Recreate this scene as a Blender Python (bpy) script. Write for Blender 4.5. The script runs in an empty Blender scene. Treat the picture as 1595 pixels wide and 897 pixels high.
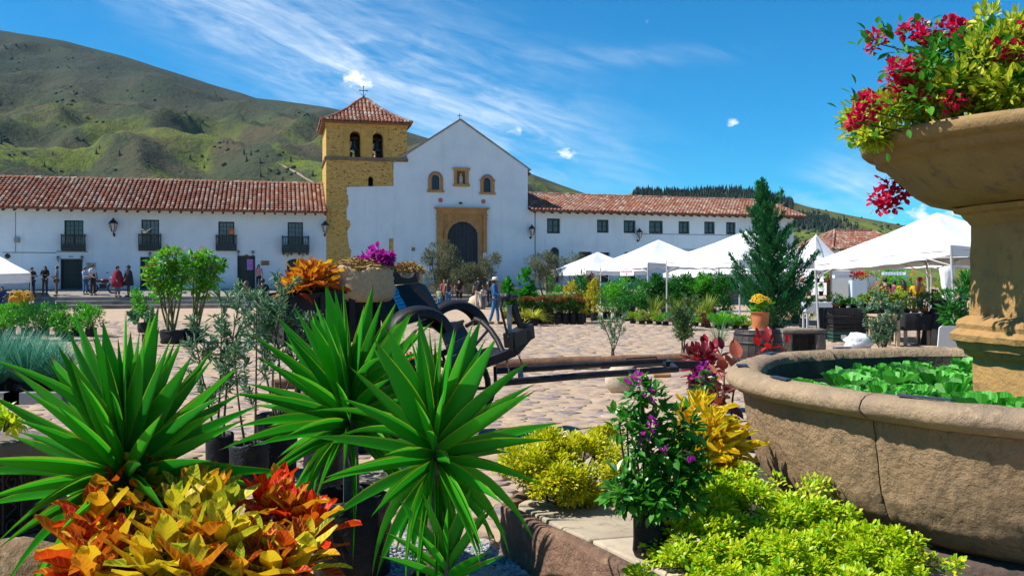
import bpy, bmesh, math, random
import numpy as np
from math import sin, cos, pi, radians, atan2, hypot
from mathutils import Vector, Matrix, noise as mnoise
random.seed(7); RNG = np.random.default_rng(11)
S = bpy.context.scene; COL = S.collection
# ------------------------------------------------------------------ camera
FPX, HZ, EYE = 1500.0, 433.0, 1.7
cd = bpy.data.cameras.new('camera'); cam = bpy.data.objects.new('camera', cd); COL.objects.link(cam)
cd.sensor_width = 36; cd.lens = 36*FPX/1595; cd.shift_y = -15.5/1595; cd.clip_start = .05; cd.clip_end = 9000
cam.location = (0, 0, EYE); cam.rotation_euler = (pi/2, 0, 0); S.camera = cam
# ------------------------------------------------------------------ light
SUN_AZ, SUN_EL = radians(-97), radians(50)          # azimuth clockwise from +Y (away from the camera)
sdir = Vector((sin(SUN_AZ)*cos(SUN_EL), cos(SUN_AZ)*cos(SUN_EL), sin(SUN_EL)))
sl = bpy.data.lights.new('sun', 'SUN'); sl.energy = 5.0; sl.angle = radians(.5); sl.color = (1, .955, .88)
so = bpy.data.objects.new('sun', sl); COL.objects.link(so); so.rotation_euler = sdir.to_track_quat('Z', 'Y').to_euler()
S.view_settings.view_transform = 'Standard'; S.view_settings.look = 'None'; S.view_settings.gamma = 1
S.view_settings.exposure = 0.68; S.view_settings.use_curve_mapping = False
S.cycles.max_bounces = 6; S.cycles.diffuse_bounces = 3; S.cycles.transmission_bounces = 4; S.cycles.caustics_reflective = False
# ------------------------------------------------------------------ sky
W = bpy.data.worlds.new('World'); S.world = W; W.use_nodes = True
nt = W.node_tree; nt.nodes.clear(); ND = nt.nodes; LK = nt.links
def wm(op, a, b=None, c=None):
    n = ND.new('ShaderNodeMath'); n.operation = op
    for i, q in enumerate((a, b, c)):
        if q is None: continue
        if isinstance(q, (int, float)): n.inputs[i].default_value = q
        else: LK.new(q, n.inputs[i])
    return n.outputs[0]
sky = ND.new('ShaderNodeTexSky'); sky.sky_type = 'NISHITA'; sky.sun_disc = False
sky.sun_elevation = SUN_EL; sky.sun_rotation = SUN_AZ; sky.altitude = 2000; sky.air_density = 1.0; sky.dust_density = .3; sky.ozone_density = 2.2
hs = ND.new('ShaderNodeHueSaturation'); hs.inputs['Saturation'].default_value = 3.0; hs.inputs['Value'].default_value = 1.0; hs.inputs['Hue'].default_value = .494
LK.new(sky.outputs[0], hs.inputs['Color'])
tc = ND.new('ShaderNodeTexCoord'); sp = ND.new('ShaderNodeSeparateXYZ'); LK.new(tc.outputs['Generated'], sp.inputs[0])
AZ = wm('ARCTAN2', sp.outputs[0], sp.outputs[1]); EL = wm('ARCSINE', sp.outputs[2])
def pxa(x, y):
    t = (x-797.5)/FPX; return math.atan(t), math.atan((HZ-y)/FPX/math.sqrt(1+t*t))
def gauss(x, y, sx, sy, rot=0):
    a, e = pxa(x, y); da = wm('SUBTRACT', AZ, a); de = wm('SUBTRACT', EL, e); c, s_ = cos(rot), sin(rot)
    p = wm('ADD', wm('MULTIPLY', da, c), wm('MULTIPLY', de, s_)); q = wm('SUBTRACT', wm('MULTIPLY', de, c), wm('MULTIPLY', da, s_))
    p = wm('POWER', wm('ABSOLUTE', wm('MULTIPLY', p, FPX/sx)), 2); q = wm('POWER', wm('ABSOLUTE', wm('MULTIPLY', q, FPX/sy)), 2)
    return wm('EXPONENT', wm('MULTIPLY', wm('ADD', p, q), -1))
def skynoise(rot, fx, fy, detail=8, dist=.6, z=0.0, rough=.6):
    c, s_ = cos(rot), sin(rot)
    p = wm('MULTIPLY', wm('ADD', wm('MULTIPLY', AZ, c), wm('MULTIPLY', EL, s_)), fx)
    q = wm('MULTIPLY', wm('SUBTRACT', wm('MULTIPLY', EL, c), wm('MULTIPLY', AZ, s_)), fy)
    cb = ND.new('ShaderNodeCombineXYZ'); LK.new(p, cb.inputs[0]); LK.new(q, cb.inputs[1]); cb.inputs[2].default_value = z
    n = ND.new('ShaderNodeTexNoise'); n.inputs['Scale'].default_value = 1; n.inputs['Detail'].default_value = detail
    n.inputs['Roughness'].default_value = rough; n.inputs['Distortion'].default_value = dist; LK.new(cb.outputs[0], n.inputs['Vector'])
    return n.outputs['Fac']
def ss(v, a, b):
    n = ND.new('ShaderNodeMapRange'); n.interpolation_type = 'SMOOTHSTEP'; LK.new(v, n.inputs['Value'])
    n.inputs['From Min'].default_value = a; n.inputs['From Max'].default_value = b; return n.outputs[0]
r0 = radians(-20)
cir = skynoise(r0, 7, 42, 9, .9, 0, .62); cir2 = skynoise(r0*.6, 16, 60, 8, .7, 3.1, .6)
m1 = wm('ADD', wm('MULTIPLY', gauss(380, 25, 230, 60, r0), .8), wm('MULTIPLY', gauss(640, 150, 250, 110, r0), 1.0))
m1 = wm('ADD', m1, wm('MULTIPLY', gauss(860, 215, 130, 45, r0), .5))
m1 = wm('ADD', m1, wm('MULTIPLY', gauss(950, 90, 160, 14, 0), .4))
m1 = wm('ADD', m1, wm('MULTIPLY', gauss(1340, 290, 150, 50, radians(25)), .9))
m1 = wm('ADD', m1, .006)
c1 = wm('MULTIPLY', wm('ADD', wm('MULTIPLY', ss(cir, .30, .95), .62), wm('MULTIPLY', ss(cir2, .36, .9), .4)), m1)
hzv = wm('MULTIPLY', wm('EXPONENT', wm('MULTIPLY', wm('ABSOLUTE', EL),  -10)), .045)
puff = skynoise(0, 60, 90, 6, .4, 7.7, .6)
m2 = wm('MAXIMUM', gauss(553, 127, 36, 22), wm('MULTIPLY', gauss(883, 238, 21, 15), 1))
m2 = wm('MAXIMUM', m2, gauss(1450, 335, 110, 24)); m2 = wm('MAXIMUM', m2, gauss(1139, 191, 15, 9)); m2 = wm('MAXIMUM', m2, wm('MULTIPLY', gauss(1011, 33, 12, 7), .8))
m2 = wm('MAXIMUM', m2, wm('MULTIPLY', gauss(800, 205, 40, 16, r0), .8))
c2 = ss(wm('ADD', wm('MULTIPLY', m2, .75), wm('MULTIPLY', wm('SUBTRACT', puff, .5), 1.5)), .5, .95)
cl = wm('MINIMUM', wm('ADD', wm('ADD', c1, hzv), c2), .96)
mx = ND.new('ShaderNodeMix'); mx.data_type = 'RGBA'; LK.new(cl, mx.inputs['Factor']); LK.new(hs.outputs[0], mx.inputs['A']); mx.inputs['B'].default_value = (7.4, 8.0, 8.6, 1)
bg = ND.new('ShaderNodeBackground'); bg.inputs['Strength'].default_value = .098; LK.new(mx.outputs['Result'], bg.inputs['Color'])
wo = ND.new('ShaderNodeOutputWorld'); LK.new(bg.outputs[0], wo.inputs['Surface'])
# ------------------------------------------------------------------ helpers: places
def P(x, y, d): return Vector(((x-797.5)/FPX*d, d, EYE-(y-HZ)/FPX*d))
def G(x, y, z=0.0):
    d = FPX*(EYE-z)/(y-HZ); return Vector(((x-797.5)/FPX*d, d, z))
def XD(x, d, z=0.0): return Vector(((x-797.5)/FPX*d, d, z))
class Frame:                                        # a vertical facade plane
    def __init__(s, o, ang): s.o = Vector((o[0], o[1], 0)); s.a = ang; s.e = Vector((cos(ang), sin(ang), 0))
    def d(s, x):
        t = (x-797.5)/FPX; n = Vector((-s.e.y, s.e.x, 0)); return s.o.dot(n)/(t*n.x+n.y)
    def u(s, x): d = s.d(x); return (Vector(((x-797.5)/FPX*d, d, 0))-s.o).dot(s.e)
    def z(s, x, y): return EYE-(y-HZ)/FPX*s.d(x)
    def w(s, u, y=0, z=0): return s.o+s.e*u+Vector((-s.e.y, s.e.x, 0))*y+Vector((0, 0, z))
# ------------------------------------------------------------------ helpers: objects
def tag(o, label=None, cat=None, group=None, kind=None):
    if label: o['label'] = label
    if cat: o['category'] = cat
    if group: o['group'] = group
    if kind: o['kind'] = kind
    return o
def empty(name, loc=(0, 0, 0), rz=0, label=None, cat=None, group=None):
    o = bpy.data.objects.new(name, None); COL.objects.link(o); o.location = loc; o.rotation_euler = (0, 0, rz); o.empty_display_size = .1
    return tag(o, label, cat, group)
def link(name, me, parent=None, loc=None, rot=None, scale=None):
    o = bpy.data.objects.new(name, me); COL.objects.link(o)
    if parent: o.parent = parent
    if loc is not None: o.location = loc
    if rot is not None: o.rotation_euler = rot
    if scale is not None: o.scale = scale
    return o
KIDS = {}
def copy_tree(o, parent=None):
    c = o.copy(); COL.objects.link(c)
    if parent: c.parent = parent
    for ch in list(o.children): copy_tree(ch, c)
    return c
class MB:
    def __init__(s): s.v = []; s.f = []; s.m = []; s.sm = []
    def add(s, vs, fs, mi=0, sm=False):
        b = len(s.v); s.v += [tuple(q) for q in vs]; s.f += [tuple(b+i for i in q) for q in fs]; s.m += [mi]*len(fs); s.sm += [sm]*len(fs); return s
    def box(s, c, size, mi=0, rz=0, mat=None):
        hx, hy, hz = [q/2 for q in size]; vs = [Vector((x, y, z)) for z in (-hz, hz) for y in (-hy, hy) for x in (-hx, hx)]
        if rz: R = Matrix.Rotation(rz, 3, 'Z'); vs = [R @ q for q in vs]
        if mat is not None: vs = [mat @ q for q in vs]
        c = Vector(c); return s.add([q+c for q in vs], [(0, 2, 3, 1), (4, 5, 7, 6), (0, 1, 5, 4), (2, 6, 7, 3), (0, 4, 6, 2), (1, 3, 7, 5)], mi)
    def b2(s, x0, x1, y0, y1, z0, z1, mi=0): return s.box(((x0+x1)/2, (y0+y1)/2, (z0+z1)/2), (abs(x1-x0), abs(y1-y0), abs(z1-z0)), mi)
    def beam(s, p, q, w, h=None, mi=0, up=(0, 0, 1)):
        p, q = Vector(p), Vector(q); d = (q-p); L = d.length; d.normalize(); up = Vector(up)
        if abs(d.dot(up)) > .98: up = Vector((0, 1, 0))
        x = d.cross(up).normalized(); z = x.cross(d); return s.box((p+q)/2, (w, L, h or w), mi, mat=Matrix((x, d, z)).transposed())
    def tube(s, pts, r, n=8, mi=0, cap=True, sm=True):
        pts = [Vector(q) for q in pts]; R = r if isinstance(r, (list, tuple)) else [r]*len(pts); vs = []; fs = []; px = None
        for i, q in enumerate(pts):
            t = (pts[min(i+1, len(pts)-1)]-pts[max(i-1, 0)]).normalized()
            if px is None: a = Vector((0, 0, 1)) if abs(t.z) < .9 else Vector((1, 0, 0)); px = t.cross(a).normalized()
            else: px = (px-t*px.dot(t)).normalized()
            py = t.cross(px)
            for k in range(n): a = 2*pi*k/n; vs.append(q+(px*cos(a)+py*sin(a))*R[i])
        for i in range(len(pts)-1):
            for k in range(n): k2 = (k+1) % n; fs.append((i*n+k, i*n+k2, (i+1)*n+k2, (i+1)*n+k))
        s.add(vs, fs, mi, sm)
        if cap: b = len(vs); s.add(vs[:n], [tuple(range(n))[::-1]], mi); s.add(vs[b-n:], [tuple(range(n))], mi)
        return s
    def lathe(s, prof, n=24, c=(0, 0, 0), mi=0, sm=True, a0=0, a1=2*pi, fr=None):
        full = abs(a1-a0-2*pi) < 1e-6; m = n if full else n+1; vs = []; fs = []; c = Vector(c)
        for r, z in prof:
            for k in range(m):
                a = a0+(a1-a0)*k/n; q = r*(fr(a, z) if fr else 1); vs.append(c+Vector((q*cos(a), q*sin(a), z)))
        for i in range(len(prof)-1):
            for k in range(n): k2 = (k+1) % m; fs.append((i*m+k, i*m+k2, (i+1)*m+k2, (i+1)*m+k))
        return s.add(vs, fs, mi, sm)
    def prism(s, pts, th, mi=0):                    # closed outline (3D, planar) pushed along th
        pts = [Vector(q) for q in pts]; th = Vector(th); n = len(pts)
        return s.add(pts+[q+th for q in pts], [tuple(range(n))[::-1], tuple(range(n, 2*n))]+[(i, (i+1) % n, n+(i+1) % n, n+i) for i in range(n)], mi)
    def ball(s, c, r, n=10, mi=0, nz=0, seed=0, sm=True, fz=2.0):
        if isinstance(r, (int, float)): r = (r, r, r)
        c = Vector(c); m = max(4, n//2+1); vs = [c+Vector((0, 0, -r[2]))]; fs = []
        for i in range(1, m):
            ph = -pi/2+pi*i/m
            for k in range(n):
                a = 2*pi*k/n; d = Vector((cos(ph)*cos(a), cos(ph)*sin(a), sin(ph))); q = 1+nz*mnoise.noise(d*fz+Vector((seed*3.7, seed, 0))) if nz else 1
                vs.append(c+Vector((d.x*r[0], d.y*r[1], d.z*r[2]))*q if False else c+Vector((d.x*r[0]*q, d.y*r[1]*q, d.z*r[2]*q)))
        vs.append(c+Vector((0, 0, r[2]))); t = len(vs)-1
        for k in range(n): k2 = (k+1) % n; fs.append((0, 1+k2, 1+k)); fs.append((t, 1+(m-2)*n+k, 1+(m-2)*n+k2))
        for i in range(m-2):
            for k in range(n): k2 = (k+1) % n; fs.append((1+i*n+k, 1+i*n+k2, 1+(i+1)*n+k2, 1+(i+1)*n+k))
        return s.add(vs, fs, mi, sm)
    def mesh(s, name, mats):
        me = bpy.data.meshes.new(name); me.from_pydata(s.v, [], s.f)
        if not isinstance(mats, (list, tuple)): mats = [mats]
        for m in mats: me.materials.append(m)
        me.polygons.foreach_set('material_index', s.m); me.polygons.foreach_set('use_smooth', s.sm); me.update(); return me
    def build(s, name, mats, parent=None, loc=None, rot=None): return link(name, s.mesh(name, mats), parent, loc, rot)
# ------------------------------------------------------------------ helpers: materials
def newmat(name):
    m = bpy.data.materials.new(name); m.use_nodes = True; m.node_tree.nodes.clear(); return m, m.node_tree.nodes, m.node_tree.links
def _in(L, sock, v):
    if isinstance(v, bpy.types.NodeSocket): L.new(v, sock)
    else: sock.default_value = v
def c4(c): return (c[0], c[1], c[2], 1)
def nmix(N, L, f, a, b, mode='MIX'):
    n = N.new('ShaderNodeMix'); n.data_type = 'RGBA'; n.blend_type = mode; n.clamp_factor = True
    _in(L, n.inputs['Factor'], f); _in(L, n.inputs['A'], c4(a) if isinstance(a, tuple) else a); _in(L, n.inputs['B'], c4(b) if isinstance(b, tuple) else b); return n.outputs['Result']
def nmath(N, L, op, a, b=0.0, c=0.0):
    n = N.new('ShaderNodeMath'); n.operation = op
    for i, q in enumerate((a, b, c)): _in(L, n.inputs[i], q)
    return n.outputs[0]
def nnoise(N, L, scale, detail=4, rough=.55, vec=None, dist=0):
    n = N.new('ShaderNodeTexNoise'); n.inputs['Scale'].default_value = scale; n.inputs['Detail'].default_value = detail; n.inputs['Roughness'].default_value = rough; n.inputs['Distortion'].default_value = dist
    if vec is not None: L.new(vec, n.inputs['Vector'])
    return n.outputs['Fac']
def nramp(N, L, f, stops, const=False):
    n = N.new('ShaderNodeValToRGB'); L.new(f, n.inputs[0]); e = n.color_ramp.elements
    if const: n.color_ramp.interpolation = 'CONSTANT'
    while len(e) < len(stops): e.new(.5)
    for q, (p, c) in zip(e, stops): q.position = p; q.color = c4(c)
    return n.outputs[0]
def nsmooth(N, L, v, a, b):
    n = N.new('ShaderNodeMapRange'); n.interpolation_type = 'SMOOTHSTEP'; _in(L, n.inputs['Value'], v); n.inputs['From Min'].default_value = a; n.inputs['From Max'].default_value = b; return n.outputs[0]
def island(N): return N.new('ShaderNodeNewGeometry').outputs['Random Per Island']
def objrand(N): return N.new('ShaderNodeObjectInfo').outputs['Random']
def finish(m, N, L, col, rough=.8, bump=None, bstr=.3, bdist=.02, metal=0, spec=.35, trans=0, tcol=None, coat=0):
    b = N.new('ShaderNodeBsdfPrincipled'); _in(L, b.inputs['Base Color'], c4(col) if isinstance(col, tuple) else col); _in(L, b.inputs['Roughness'], rough)
    b.inputs['Metallic'].default_value = metal; b.inputs['Specular IOR Level'].default_value = spec; b.inputs['Coat Weight'].default_value = coat
    if bump is not None:
        k = N.new('ShaderNodeBump'); k.inputs['Strength'].default_value = bstr; k.inputs['Distance'].default_value = bdist; L.new(bump, k.inputs['Height']); L.new(k.outputs[0], b.inputs['Normal'])
    out = b.outputs[0]
    if trans:
        t = N.new('ShaderNodeBsdfTranslucent'); _in(L, t.inputs['Color'], c4(tcol) if isinstance(tcol, tuple) else (tcol if tcol is not None else (c4(col) if isinstance(col, tuple) else col)))
        x = N.new('ShaderNodeMixShader'); x.inputs[0].default_value = trans; L.new(out, x.inputs[1]); L.new(t.outputs[0], x.inputs[2]); out = x.outputs[0]
    o = N.new('ShaderNodeOutputMaterial'); L.new(out, o.inputs['Surface']); return m
def mat(name, c1, c2=None, scale=4, rough=.8, bscale=0, bstr=.3, bdist=.02, isl=0, obj=0, metal=0, spec=.35, detail=5, c3=None, s3=1.2, trans=0, world=False, lo=.35, hi=.65, coat=0):
    m, N, L = newmat(name); vec = None
    t = N.new('ShaderNodeTexCoord'); vec = t.outputs['Object']
    if world: vec = N.new('ShaderNodeNewGeometry').outputs['Position']
    if c2 is not None: col = nmix(N, L, nsmooth(N, L, nnoise(N, L, scale, detail, .6, vec), lo, hi), c1, c2)
    else: col = nmix(N, L, 0.0, c1, c1)
    if c3 is not None: col = nmix(N, L, nsmooth(N, L, nnoise(N, L, s3, 4, .6, vec, .3), .5, .72), col, c3)
    for src, amt in ((island(N) if isl else None, isl), (objrand(N) if obj else None, obj)):
        if amt:
            h = N.new('ShaderNodeHueSaturation'); L.new(col, h.inputs['Color']); L.new(nmath(N, L, 'MULTIPLY_ADD', src, 2*amt, 1-amt), h.inputs['Value'])
            L.new(nmath(N, L, 'MULTIPLY_ADD', src, .03*amt*2, .5-.03*amt), h.inputs['Hue']); col = h.outputs[0]
    bp = nnoise(N, L, bscale, 5, .65, vec) if bscale else None
    return finish(m, N, L, col, rough, bp, bstr, bdist, metal, spec, trans, None, coat)
def leafmat(name, stops, trans=.42, rough=.48, spec=.25, src='island', edge=None, vein=None, big=None, tip=None):
    """stops: colour ramp over a random number per leaf; edge: colour of leaf margins; vein: colour of veins (leaf UV)"""
    m, N, L = newmat(name); f = island(N) if src == 'island' else objrand(N)
    if big: f = nmath(N, L, 'ADD', nmath(N, L, 'MULTIPLY', f, 1-big), nmath(N, L, 'MULTIPLY', nsmooth(N, L, nnoise(N, L, 2.2, 2, .5, N.new('ShaderNodeTexCoord').outputs['Object']), .3, .7), big))
    col = nramp(N, L, f, stops)
    uv = N.new('ShaderNodeUVMap'); sep = N.new('ShaderNodeSeparateXYZ'); L.new(uv.outputs[0], sep.inputs[0])
    av = nmath(N, L, 'ABSOLUTE', nmath(N, L, 'MULTIPLY_ADD', sep.outputs[0], 2.0, -1.0))
    if vein:
        vs, amt, fr = vein
        ph = nmath(N, L, 'FRACT', nmath(N, L, 'SUBTRACT', nmath(N, L, 'MULTIPLY', sep.outputs[1], fr), nmath(N, L, 'MULTIPLY', av, 1.6)))
        lat = nmath(N, L, 'ABSOLUTE', nmath(N, L, 'SUBTRACT', ph, .5))
        lat = nmath(N, L, 'SUBTRACT', 1.0, nsmooth(N, L, lat, .06, .2)); mid = nmath(N, L, 'SUBTRACT', 1.0, nsmooth(N, L, av, .06, .16)); mar = nsmooth(N, L, av, .82, .98)
        vf = nmath(N, L, 'MAXIMUM', nmath(N, L, 'MAXIMUM', lat, mid), nmath(N, L, 'MULTIPLY', mar, .6))
        vcol = nramp(N, L, f, vs); col = nmix(N, L, nmath(N, L, 'MULTIPLY', vf, amt), col, vcol)
    if edge: col = nmix(N, L, nmath(N, L, 'MULTIPLY', nsmooth(N, L, av, edge[1], 1.0), edge[2]), col, edge[0])
    bp = None
    if tip:
        col = nmix(N, L, nsmooth(N, L, nmath(N, L, 'ADD', sep.outputs[1], nmath(N, L, 'MULTIPLY', f, .05)), .955, 1.0), col, tip); mp = N.new('ShaderNodeMapping'); mp.inputs['Scale'].default_value = (26, 1.2, 1); L.new(uv.outputs[0], mp.inputs[0]); bp = nnoise(N, L, 1.0, 3, .6, mp.outputs[0]); col = nmix(N, L, nmath(N, L, 'MULTIPLY', nsmooth(N, L, bp, .45, .8), .35), col, (.09, .30, .03))
    return finish(m, N, L, col, rough, bp, .12, .01, 0, spec, trans)
# ------------------------------------------------------------------ helpers: leaves (numpy)
def npmesh(name, V, F, UV, mats, smooth=False, mi=None):
    """F: (n,k) faces of one size k"""
    me = bpy.data.meshes.new(name); n, k = F.shape; me.vertices.add(len(V)); me.vertices.foreach_set('co', np.ascontiguousarray(V, np.float32).ravel())
    me.loops.add(n*k); me.loops.foreach_set('vertex_index', np.ascontiguousarray(F, np.int32).ravel()); me.polygons.add(n)
    me.polygons.foreach_set('loop_start', np.arange(0, n*k, k, dtype=np.int32))
    if UV is not None: l = me.uv_layers.new(name='UVMap'); l.data.foreach_set('uv', np.ascontiguousarray(UV[F.ravel()], np.float32).ravel())
    if not isinstance(mats, (list, tuple)): mats = [mats]
    for m in mats: me.materials.append(m)
    if mi is not None: me.polygons.foreach_set('material_index', np.ascontiguousarray(mi, np.int32))
    me.polygons.foreach_set('use_smooth', np.full(n, smooth)); me.update(calc_edges=True); return me
TD = (np.array([(0, 0, 0), (-.5, .45, .10), (0, 1, -.05), (.5, .45, .10)], float), np.array([(0, 3, 2, 1)]))                 # diamond, folded
TO = (np.array([(0, 0, 0), (-.32, .2, .05), (-.5, .5, .07), (-.3, .82, .03), (0, 1, -.06), (.3, .82, .03), (.5, .5, .07), (.32, .2, .05), (0, .35, -.02), (0, .7, -.03)], float),
      np.array([(0, 8, 2, 1), (8, 9, 3, 2), (9, 4, 4, 3), (0, 7, 6, 8), (8, 6, 5, 9), (9, 5, 4, 4)]))
TB = (np.array([(0, 0, 0), (-.38, .3, .06), (-.42, .62, .05), (0, 1, -.08), (.42, .62, .05), (.38, .3, .06), (0, .45, -.02)], float), np.array([(0, 6, 2, 1), (6, 3, 3, 2), (0, 5, 4, 6), (6, 4, 3, 3)]))
def tri(T):
    V, F = T; out = []
    for q in F:
        q = [int(a) for a in q]
        if q[2] == q[3]: out.append(q[:3])
        elif q[0] == q[1]: out.append(q[1:])
        else: out += [[q[0], q[1], q[2]], [q[0], q[2], q[3]]]
    return V, np.array(out)
TD, TO, TB = tri(TD), tri(TO), tri(TB)
TS = np.array([(x*w, y, z) for y, w, z in ((0, .5, 0), (.25, 1, .02), (.55, .9, .0), (.8, .55, -.06), (1, .04, -.16)) for x in (-.5, 0, .5)], float)   # long blade
TS[1::3, 2] -= .03
TSf = []
for i in range(4):
    for j in range(2): a = i*3+j; TSf += [(a, a+1, a+4), (a, a+4, a+3)]
TS = (TS, np.array(TSf))
def unit(a): return a/np.maximum(np.linalg.norm(a, axis=-1, keepdims=True), 1e-9)
def leaves(pos, dirs, nrm, L, Wd, T):
    V, F = T; n = len(pos); dirs = unit(dirs); side = unit(np.cross(dirs, nrm)); up = np.cross(side, dirs); L = np.broadcast_to(L, n)[:, None, None]; Wd = np.broadcast_to(Wd, n)[:, None, None]
    out = pos[:, None, :]+V[None, :, 0:1]*Wd*side[:, None, :]+V[None, :, 1:2]*L*dirs[:, None, :]+V[None, :, 2:3]*L*up[:, None, :]
    k = len(V); Fo = (F[None]+(np.arange(n)*k)[:, None, None]).reshape(-1, 3); mxw = max(1e-6, np.abs(V[:, 0]).max())
    uv = np.stack([V[:, 0]/mxw*.5+.5, V[:, 1]], 1); return out.reshape(-1, 3), Fo, np.tile(uv, (n, 1))
def cat(parts):
    Vs, Fs, Us = [], [], []; b = 0
    for V, F, U in parts: Vs.append(V); Fs.append(F+b); Us.append(U); b += len(V)
    return np.concatenate(Vs), np.concatenate(Fs), np.concatenate(Us)
def rnd(n, lo=0., hi=1.): return RNG.uniform(lo, hi, n)
def sph(n):
    z = rnd(n, -1, 1); a = rnd(n, 0, 2*pi); r = np.sqrt(1-z*z); return np.stack([r*np.cos(a), r*np.sin(a), z], 1)
def crown(n, c, r, leaf=.08, asp=.45, clumps=14, spread=.34, T=TD, up=.35, shell=.55, flat=0, droop=0., face=.6):
    """leaf cloud made of uneven clumps in an ellipsoid"""
    c = np.array(c, float); r = np.array(r if hasattr(r, '__len__') else (r, r, r), float)
    cc = sph(clumps)*(rnd(clumps, shell, 1)**.6)[:, None]; cs = rnd(clumps, .6, 1.25)*spread
    k = RNG.choice(clumps, n, p=cs**2/np.sum(cs**2)); off = sph(n)*(rnd(n)**.45)[:, None]
    q = cc[k]+off*cs[k][:, None]
    if flat: q[:, 2] = np.maximum(q[:, 2], -flat)
    d = off+.5*q+RNG.normal(0, .45, (n, 3)); d[:, 2] += up-droop; nr = sph(n)*face+np.array([-.25, 0, 1.]); L = leaf*rnd(n, .65, 1.3)
    return leaves(c+q*r, d, nr, L, L*asp, T)
def lmesh(name, parts, mats, parent=None, loc=None, smooth=False):
    V, F, U = cat(parts) if isinstance(parts, list) else parts; return link(name, npmesh(name, V, F, U, mats, smooth), parent, loc)
def limb(mb, p, q, r0, r1, bend=.08, n=4, seg=6, mi=0):
    p, q = Vector(p), Vector(q); L = (q-p).length; o = Vector((random.uniform(-1, 1), random.uniform(-1, 1), random.uniform(-.3, .3)))*bend*L
    pts = [p.lerp(q, i/n)+o*sin(pi*i/n) for i in range(n+1)]; mb.tube(pts, [r0+(r1-r0)*i/n for i in range(n+1)], seg, mi); return pts
# ================================================================== materials
def sand_mat():
    m, N, L = newmat('plaza_mortar'); v = N.new('ShaderNodeNewGeometry').outputs['Position']
    c = nmix(N, L, nsmooth(N, L, nnoise(N, L, .35, 5, .6, v), .35, .65), (.40, .29, .185), (.31, .225, .15))
    c = nmix(N, L, nsmooth(N, L, nnoise(N, L, 6, 5, .7, v), .35, .7), c, (.45, .33, .215))
    # beyond the modelled cobbles the pavement pattern is carried by the material
    vo = N.new('ShaderNodeTexVoronoi'); vo.feature = 'F1'; mp = N.new('ShaderNodeMapping'); mp.inputs['Scale'].default_value = (2.6, 3.6, 1); L.new(v, mp.inputs[0]); L.new(mp.outputs[0], vo.inputs['Vector']); vo.inputs['Scale'].default_value = 1
    sp = N.new('ShaderNodeSeparateXYZ'); L.new(v, sp.inputs[0]); far = nsmooth(N, L, sp.outputs[1], 37.0, 40.0); st = nmath(N, L, 'MULTIPLY', nmath(N, L, 'SUBTRACT', 1.0, nsmooth(N, L, vo.outputs['Distance'], .35, .6)), far)
    sc = nmix(N, L, vo.outputs['Color'], (.36, .26, .21), (.50, .39, .31)); c = nmix(N, L, nmath(N, L, 'MULTIPLY', st, .7), c, sc)
    g = nmath(N, L, 'MULTIPLY', nsmooth(N, L, nnoise(N, L, .8, 3, .5, v), .66, .76), .35); c = nmix(N, L, g, c, (.16, .22, .05))
    return finish(m, N, L, c, .95, nnoise(N, L, 30, 5, .7, v), .5, .02, 0, .15)
MORTAR = sand_mat()
def cob_mat():
    m, N, L = newmat('cobblestone'); r = island(N); v = N.new('ShaderNodeNewGeometry').outputs['Position']
    o = objrand(N); f = nmath(N, L, 'FRACT', nmath(N, L, 'ADD', nmath(N, L, 'MULTIPLY', r, 7.0), nmath(N, L, 'MULTIPLY', o, 5.0)))
    c = nramp(N, L, f, [(0, (.35, .255, .185)), (.25, (.26, .185, .145)), (.45, (.41, .31, .22)), (.60, (.22, .165, .15)), (.74, (.15, .145, .165)), (.88, (.39, .30, .215)), (1, (.25, .165, .13))])
    c = nmix(N, L, nsmooth(N, L, nnoise(N, L, 9, 5, .65, v), .45, .75), c, (.47, .35, .255))
    return finish(m, N, L, c, .85, nnoise(N, L, 22, 5, .7, v), .6, .02, 0, .2)
COB = cob_mat()
def wall_mat():
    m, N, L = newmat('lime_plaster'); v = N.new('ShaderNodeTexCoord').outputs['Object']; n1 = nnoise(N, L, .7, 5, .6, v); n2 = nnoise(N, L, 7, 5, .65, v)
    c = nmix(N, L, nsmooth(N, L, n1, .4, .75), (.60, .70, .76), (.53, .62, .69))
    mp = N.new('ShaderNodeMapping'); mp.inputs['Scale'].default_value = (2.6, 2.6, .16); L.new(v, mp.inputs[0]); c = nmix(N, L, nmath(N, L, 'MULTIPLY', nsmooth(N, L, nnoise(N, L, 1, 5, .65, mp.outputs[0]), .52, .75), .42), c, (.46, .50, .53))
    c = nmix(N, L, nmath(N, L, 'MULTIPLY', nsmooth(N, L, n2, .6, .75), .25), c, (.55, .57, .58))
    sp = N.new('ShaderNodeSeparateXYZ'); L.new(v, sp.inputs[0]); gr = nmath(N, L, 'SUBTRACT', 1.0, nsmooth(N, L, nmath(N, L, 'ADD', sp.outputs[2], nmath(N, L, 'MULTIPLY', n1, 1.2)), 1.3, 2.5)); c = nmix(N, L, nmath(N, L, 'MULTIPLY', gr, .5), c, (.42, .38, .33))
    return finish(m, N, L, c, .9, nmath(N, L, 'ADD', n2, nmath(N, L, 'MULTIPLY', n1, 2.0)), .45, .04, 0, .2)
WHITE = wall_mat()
TILE = mat('roof_tile', (.36, .12, .055), (.27, .09, .045), 3, .85, 20, .4, .01, isl=.35, c3=(.40, .30, .22), s3=1.1)
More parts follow.
